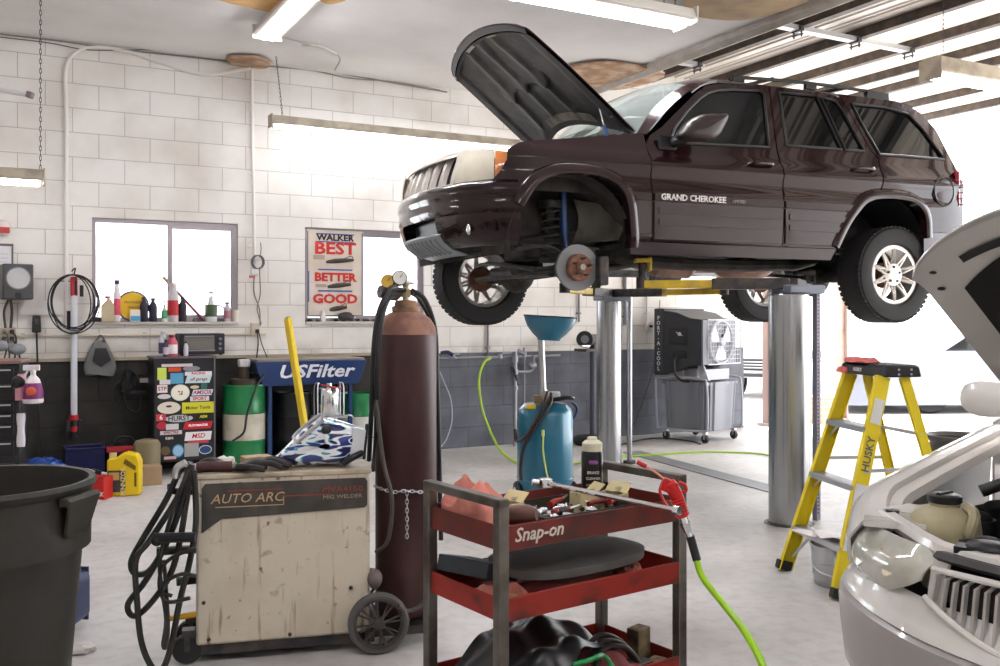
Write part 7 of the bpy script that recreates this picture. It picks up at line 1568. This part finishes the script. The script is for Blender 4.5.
# barrels, sink
def drum(px, n, r, h, lab, cols, name='oil_drum', band=None):
    s_, _ = WS(px, n); t = rthing(name, lab, 'drum', s_, n, 0)
    prof = [(0, 0), (r, 0), (r*1.02, .01), (r, .02), (r, h*.33), (r*1.025, h*.345), (r, h*.36), (r, h*.66), (r*1.025, h*.675), (r, h*.69), (r, h-.02), (r*1.03, h-.01), (r*1.02, h), (r*.97, h), (r*.96, h-.015), (0, h-.015)]
    MB().lathe(prof, n=40).done('drum_body', cols[0], t)
    if band: MB().lathe([(r+.002, band[0]*h), (r+.002, band[1]*h)], n=40).done('drum_band', cols[1], t)
    return t, s_, h
gr = mat('green_drum_paint', (.012, .22, .065), .35, coat=.3, col2=(.01, .14, .05), scale=4); cmw = mat('cream_drum_band', (.62, .58, .47), .5, col2=(.45, .38, .28), scale=7, lo=.5, hi=.75)
z9 = WP(244, 384, .35)[1]
t, s_, h = drum(244, .35, .19, z9, 'green steel drum with cream middle and a pump on top, right of the sticker chest', (gr, cmw), band=(.36, .66))
MB().cyl((0, 0, h-.01), (0, 0, h+.05), .13, n=28).cyl((0, 0, h+.05), (0, 0, h+.16), .05).done('drum_pump', mat('greasy_pump', (.07, .05, .035), .6, .3), t); MB().cyl((.0, 0, h+.16), (.0, 0, h+.23), .055, n=20).box((.0, 0, h+.20), (.10, .10, .05)).done('white_filter', LBL('d8d4d2'), t, bevel=.01)
MB().tube([(.05, -.02, h+.10), (.16, -.12, h+.10), (.06, -.21, h-.02), (-.02, -.215, h-.25), (-.05, -.21, h-.42), (-.15, -.20, h-.50)], .010).done('pump_hose', M['rubber'], t)
zt2 = WP(310, 361, .5)[1]; s1_, _ = WS(255, .5); s2_, _ = WS(367, .5); zb2 = WP(310, 385, .5)[1]
t = rthing('parts_washer', 'blue parts washer sink with white lettering standing behind the cylinder', 'parts washer', (s1_+s2_)/2, .5, 0); pwid = s2_-s1_
nav = mat('navy_blue_sink', (.008, .035, .14), .3, coat=.5)
b = MB(); zz0, zz1 = zb2, zt2
for (w0, w1, y0, y1) in ((pwid*.86, pwid, 0, 0),):
    A = [b.v(p) for p in ((-w0/2, .02, zz0), (w0/2, .02, zz0), (w0/2, .42, zz0), (-w0/2, .42, zz0))]; B = [b.v(p) for p in ((-w1/2, 0, zz1), (w1/2, 0, zz1), (w1/2, .46, zz1), (-w1/2, .46, zz1))]
    I = [b.v(p) for p in ((-w1/2+.03, .03, zz1), (w1/2-.03, .03, zz1), (w1/2-.03, .43, zz1), (-w1/2+.03, .43, zz1))]; J = [b.v(p) for p in ((-w0/2+.04, .05, zz0+.03), (w0/2-.04, .05, zz0+.03), (w0/2-.04, .39, zz0+.03), (-w0/2+.04, .39, zz0+.03))]
    b._face(A)
    for P1, P2 in ((A, B), (B, I), (I, J)):
        for i in range(4): b._face([P1[i], P1[(i+1) % 4], P2[(i+1) % 4], P2[i]])
    b._face(J)
b.done('sink_basin', nav, t, bevel=.006)
text('sink_lettering', 'USFilter', .17, LBL('e4e6ee'), t, (.03, -.004, (zz0+zz1)/2+.012), rot=(PI/2+.05, 0, 0), ext=.001, shear=.25, bold=.004, wide=1.3)
MB().box((0, .23, zt2+.012), (pwid*.96, .44, .02)).done('sink_lid', LBL('8a8078'), t, bevel=.004)
for x in (-pwid*.36, pwid*.36):
    for y in (.06, .38): MB().box((x, y, zz0/2), (.035, .035, zz0)).done('leg', nav, t)
MB().box((0, .40, .55), (pwid*.8, .02, .7)).done('back_panel', C('15161c', .6), t)
z9 = WP(296, 392, .3)[1]; drum(293, .28, .17, z9, 'black steel drum under the left half of the blue sink', (C('101114', .35), gr))
z9 = WP(357, 393, .3)[1]; drum(359, .25, .19, z9, 'green and white drum under the right end of the blue sink', (gr, LBL('d4d4cc')), band=(.0, .66))
s_, z9 = WP(329, 415, .62); t = rthing('chrome_pail', 'shiny steel canister in a wire frame under the blue sink', 'canister', s_, .62, z9)
MB().lathe([(0, 0), (.10, 0), (.105, .01), (.105, .24), (.095, .26), (.03, .27), (.028, .30), (0, .30)], n=32).done('canister', M['chrome'], t)
for x in (-.125, .125): MB().tube([(x, -.05, -.02), (x, -.05, .27), (x*.8, -.02, .30), (x, .05, .27), (x, .05, -.02)], .006).done('wire_frame', M['alu'], t)
MB().box((0, 0, -.015), (.30, .20, .02)).tube([(-.12, -.09, .0), (0, -.13, -.02), (.16, -.10, .0), (.22, -.06, -.03)], .008).done('canister_stand', M['alu'], t)
MB().cyl((0, 0, -.02), (0, 0, -z9), .02).cyl((0, 0, -z9), (0, 0, -z9+.02), .12).done('stand_leg', M['dark_metal'], t); MB().tube([(-.10, -.08, .29), (.0, -.1, .27), (.10, -.06, .25)], .008).done('red_strap', LBL('b83a32'), t)
# outlet and cords between the windows
t = wt('outlet_box', 'cream outlet box on the white wall between the windows', 'outlet', 255, 329, .02); MB().box((0, 0, 0), (.085, .05, .12)).done('box_body', LBL('cfc4b0'), t, bevel=.005); MB().box((.012, -.035, -.02), (.03, .04, .035)).done('plug', M['black'], t)
MB().tube([(.012, -.05, -.03), (.02, -.04, -.15), (.005, -.03, -.30)], .006).tube([(.03, -.03, -.03), (.06, -.03, -.15), (.12, -.03, -.30)], .005).done('cord', LBL('2a2628'), t)
t = wt('looped_lead', 'grey cord looped on a hook below the white conduit between the windows', 'cord', 257, 262, .04)
for k in range(4): MB().tube([(.055*math.cos(a)+.004*k, -.006*k, .065*math.sin(a)) for a in [j*PI/6 for j in range(12)]], .006, n=6, k=2, cyclic=True).done('cord_loop', LBL(('5a5a5e', '8c8c8e', '3c3c40', '707074')[k]), t)
MB().tube([(.03, 0, .05), (.04, 0, .13), (.035, 0, .19)], .004).done('hook', LBL('4a4a4c'), t)
MB().tube([(-.03, -.01, -.14), (-.03, -.01, -.3), (.02, -.01, -.45), (.03, -.01, -.62)], .006).tube([(.02, -.01, -.05), (.03, -.01, -.3), (.0, -.01, -.45), (.04, -.01, -.6)], .005).done('hanging_cord', LBL('7a726e'), t)
MB().box((-.03, -.02, -.10), (.07, .04, .06)).done('white_plug', LBL('e0dcda'), t, bevel=.01); MB().box((-.055, -.03, -.145), (.05, .03, .02)).done('red_plug_end', LBL('c06a5a'), t)
for px, c_, lab in ((215, '3c3c3e', 'thin black wire hanging at the corner right of the toaster oven'), ):
    a, c = WP(px, 322, .02), WP(px+6, 356, .02)
# items on the floor at left
t = thing('yellow_oil_jug', 'big yellow motor oil jug standing on the floor before the dark wall', 'jug', FLr(125, 495), R(10)); k = FPX/7.5
b = MB(); b.prism([(-.125, 0), (.115, 0), (.125, .02), (.125, .27), (.10, .325), (.02, .345), (-.02, .33), (-.055, .30), (-.125, .29)], (0, .06, 0), (1, 0, 0), (0, 0, 1), .12); b.done('jug_body', C('e6c40c', .35), t, bevel=.015)
MB().cyl((-.09, 0, .28), (-.09, 0, .335), .028, n=20).done('jug_cap', C('d8c890', .4), t); b = MB().prism([(.0, .26), (.09, .20), (.095, .235), (.015, .295)], (0, -.0615, 0), (1, 0, 0), (0, 0, 1), .004).box((.09, -.062, .13), (.016, .004, .11)); b.done('handle_opening', C('6a5a08', .6), t)
MB().box((-.05, -.063, .12), (.13, .003, .17)).done('jug_label', C('3a3a38', .5), t); MB().box((-.07, -.066, .16), (.08, .003, .06)).done('label_picture', C('c8a060', .5), t)
text('jug_lettering', 'PENNZOIL', .048, C('f0e0a0', .5), t, (.0, -.067, .12), rot=(PI/2, -PI/2, 0), ext=.001, bold=.001)
o = MB().box((0, 0, .085), (.20, .12, .17)).done('box_body', C('c0201c', .4), None, bevel=.003)
t = thing('red_carton', 'red carton on the floor left of the yellow jug', 'box', FLr(97, 498), R(-12)); o.parent = t; text('box_lettering', 'QUICK', .045, LBL('f0e8e8'), t, (.03, -.062, .04), ext=.001, bold=.001)
MB().box((0, 0, .171), (.20, .12, .002)).done('box_lid', C('a81a18', .4), t)
def floorbox(name, lab, cat, px, py, sx, sy, sz, m, rz=0, bev=.006):
    t = thing(name, lab, cat, FLr(px, py), TH+rz); MB().box((0, 0, sz/2), (sx, sy, sz)).done('box_body', m, t, bevel=bev); return t
floorbox('cardboard_box', 'small brown cardboard box on the floor right of the yellow jug', 'box', 150, 484, .17, .16, .16, mat('cardboard2', (.34, .23, .13), .8))
t = thing('tan_gasket_can', 'olive tan rounded container behind the cardboard box', 'container', Rm(WS(147, .62)[0], .62, 0), TH); MB().lathe([(0, 0), (.11, 0), (.11, .32), (.09, .35), (.05, .36), (0, .36)], n=28).done('can_body', mat('olive_tan', (.20, .16, .09), .6), t)
t = thing('blue_crate', 'dark blue plastic crate on the floor against the dark wall', 'crate', Rm(WS(84, .18)[0], .18, 0), TH); b = MB()
for y in (-.12, .12): b.box((0, y, .14), (.30, .012, .26))
for x in (-.15, .15): b.box((x, 0, .14), (.012, .25, .26))
b.box((0, 0, .02), (.30, .24, .015)); b.tube([(-.16, -.13, .27), (.16, -.13, .27), (.16, .13, .27), (-.16, .13, .27)], .01, cyclic=True, sm=False); b.done('crate_walls', C('16184a', .4), t)
t = thing('blue_bag', 'crumpled blue plastic bag on the floor left of the blue crate', 'bag', Rm(WS(42, .35)[0], .35, 0), 0); MB().ball((0, 0, .11), .17, (1.2, .8, .65), 26, 16, .13, random.Random(12)).done('bag', C('1f4a9c', .25, coat=.4), t)
t = thing('red_black_bag', 'black and red tool bag on the floor behind the yellow jug', 'bag', Rm(WS(124, .18)[0], .18, 0), TH); MB().box((0, 0, .14), (.32, .22, .27)).done('bag_body', C('181417', .6), t, bevel=.04); MB().box((-.05, -.10, .245), (.22, .06, .05)).box((.10, -.105, .17), (.10, .02, .08)).done('red_panel', C('a82430', .5), t, bevel=.01); MB().tube([(-.1, 0, .26), (-.05, 0, .33), (.05, 0, .33), (.1, 0, .26)], .012).done('handle', M['black'], t)
t = thing('white_black_shoe_box', 'white and black wedge shaped object beside the red carton', 'box', FLr(99, 484), .6); MB().box((0, 0, .06), (.24, .12, .09), (0, .3, 0)).done('white_body', LBL('ddd6d2'), t, bevel=.01); MB().box((-.03, -.005, .075), (.05, .125, .10), (0, .3, 0)).done('black_stripe', M['black'], t)

# ---- middle background: pipes, valves, grinder
z = WP(500, 357, .12)[1]; s0, _ = WS(438, .12); s1, _ = WS(560, .12)
t = rthing('air_pipework', 'steel air pipes and valves along the blue grey wall behind the oil drainer', 'pipework', s0, .12, z); L_ = s1-s0; pst = mat('galvanised_pipe', (.34, .34, .36), .45, .7)
MB().tube([(0, 0, 0), (L_, 0, 0)], .014, sm=False).done('pipe', pst, t)
def tx(px): return WS(px, .12)[0]-s0
def tz(py): return WP(500, py, .12)[1]-z
MB().tube([(tx(513), -.05, tz(352)), (tx(513), -.05, -z)], .022, sm=False, n=12).done('upright_pipe', pst, t); MB().tube([(tx(524), 0, tz(348)), (tx(524), 0, tz(408))], .014, sm=False).done('upright_pipe', pst, t)
for px, py, r in ((513, 372, .032), (513, 388, .032), (513, 360, .034), (524, 355, .030), (532, 366, .034), (500, 356, .026), (540, 358, .026)): MB().cyl((tx(px), -.05 if px == 513 else 0, tz(py)-.025), (tx(px), -.05 if px == 513 else 0, tz(py)+.025), r, n=12).done('pipe_fitting', pst, t)
MB().tube([(tx(513), -.05, tz(372)), (tx(530), -.04, tz(371)), (tx(533), -.02, tz(356))], .016).ball((tx(531), -.04, tz(366)), .05, (1, .7, .8)).done('regulator_body', pst, t); MB().box((tx(505), -.03, tz(353)), (.12, .03, .02)).done('valve_lever', LBL('8a8a92'), t); MB().box((tx(520), -.03, tz(352)), (.09, .02, .03), (0, .4, 0)).done('valve_lever', LBL('8a8a92'), t)
t = wt('hanging_air_gun', 'dark blue air nozzle hanging from the wall pipes', 'air gun', 512, 366, .18); MB().tube([(0, 0, 0), (.03, 0, -.06), (.06, 0, -.16)], .02, n=10).cyl((.06, 0, -.16), (.075, 0, -.22), .012).done('gun_body', C('1c2233', .4), t)
t = wt('wall_hose', 'yellow-green air hose looping from the wall pipes down behind the oil drainer', 'hose', 490, 357, .2)
def TH2(px, py, n=.2): s_, z_ = WP(px, py, n); return Rm(s_, n, z_)
o_ = t.location.copy(); t.rotation_euler = (0, 0, 0)
MB().tube([TH2(491, 358)-o_, TH2(484, 363)-o_, TH2(479, 380)-o_, TH2(482, 408)-o_, TH2(492, 435, .3)-o_, FLr(502, 452, .06)-o_, FLr(516, 462, .02)-o_, FLr(540, 470, .012)-o_], .013, n=8, k=8).done('hose', C('b6dc3c', .35), t)
t = wt('wall_tool', 'blue handled cutter lying on the wall pipe right of the gas cylinder', 'cutter', 447, 355, .13); MB().tube([(-.07, 0, .02), (.0, -.01, .03), (.06, -.02, .0)], .02).done('handle', C('1c2a4a', .5), t); MB().tube([(.05, -.02, .0), (.10, -.03, -.04)], .012, sm=False).tube([(.05, -.02, .0), (.14, -.02, .01)], .008, sm=False).done('jaw', M['steel'], t)
wire([(440, 372, .05), (445, 384, .05), (451, 400, .05), (452, 420, .05), (447, 438, .05), (441, 447, .05)], .006, C('b8bcc6', .5), 'thin pale cord looping down the blue grey wall right of the gas cylinder', name='hanging_wire', cat='wire')
wire([(660, 300, .02), (655, 360, .03), (645, 395, .03), (634, 425, .03)], .004, C('2a2a30', .5), 'thin black cord hanging down the wall left of the evaporative cooler', name='hanging_wire', cat='wire')
t = wt('outlet_box', 'small pale outlet on the wall left of the evaporative cooler', 'outlet', 649, 327, .02); MB().box((0, 0, 0), (.10, .04, .12)).done('box_body', LBL('d8d4d4'), t, bevel=.005); MB().box((.01, -.03, .01), (.03, .03, .03)).done('plug', M['black'], t)
s_, _ = WS(593, .45); t = rthing('bench_grinder', 'bench grinder on a round pedestal stand behind the far lift post', 'bench grinder', s_, .45, 0)
zg = WP(590, 350, .45)[1]
MB().cyl((0, 0, .03), (0, 0, zg), .035, n=18).done('pedestal', mat('pedestal_steel', (.10, .10, .12), .5, .5), t); MB().lathe([(0, 0), (.20, 0), (.22, .02), (.22, .06), (.19, .09), (.10, .10), (0, .10)], n=36).done('pedestal_base', M['rubber'], t)
MB().box((.0, 0, zg), (.34, .24, .03)).done('mount_plate', M['dark_metal'], t); MB().cyl((-.06, 0, zg+.11), (.12, 0, zg+.11), .065, n=24).box((.03, 0, zg+.04), (.10, .10, .07)).done('motor', mat('grinder_grey', (.12, .12, .12), .5), t, bevel=.008)
MB().lathe([(.03, -.02), (.085, -.022), (.092, -.01), (.092, .02), (.085, .03), (.03, .03)], (-.11, -.0, zg+.12), (-.5, -.85, 0), 30).done('grinding_wheel', M['rubber'], t); MB().lathe([(0, -.026), (.045, -.026), (.045, .034), (0, .034)], (-.11, 0, zg+.12), (-.5, -.85, 0), 24).done('wheel_flange', LBL('7c7c80'), t)
MB().box((-.16, -.08, zg+.05), (.10, .06, .012)).done('tool_rest', M['steel'], t)
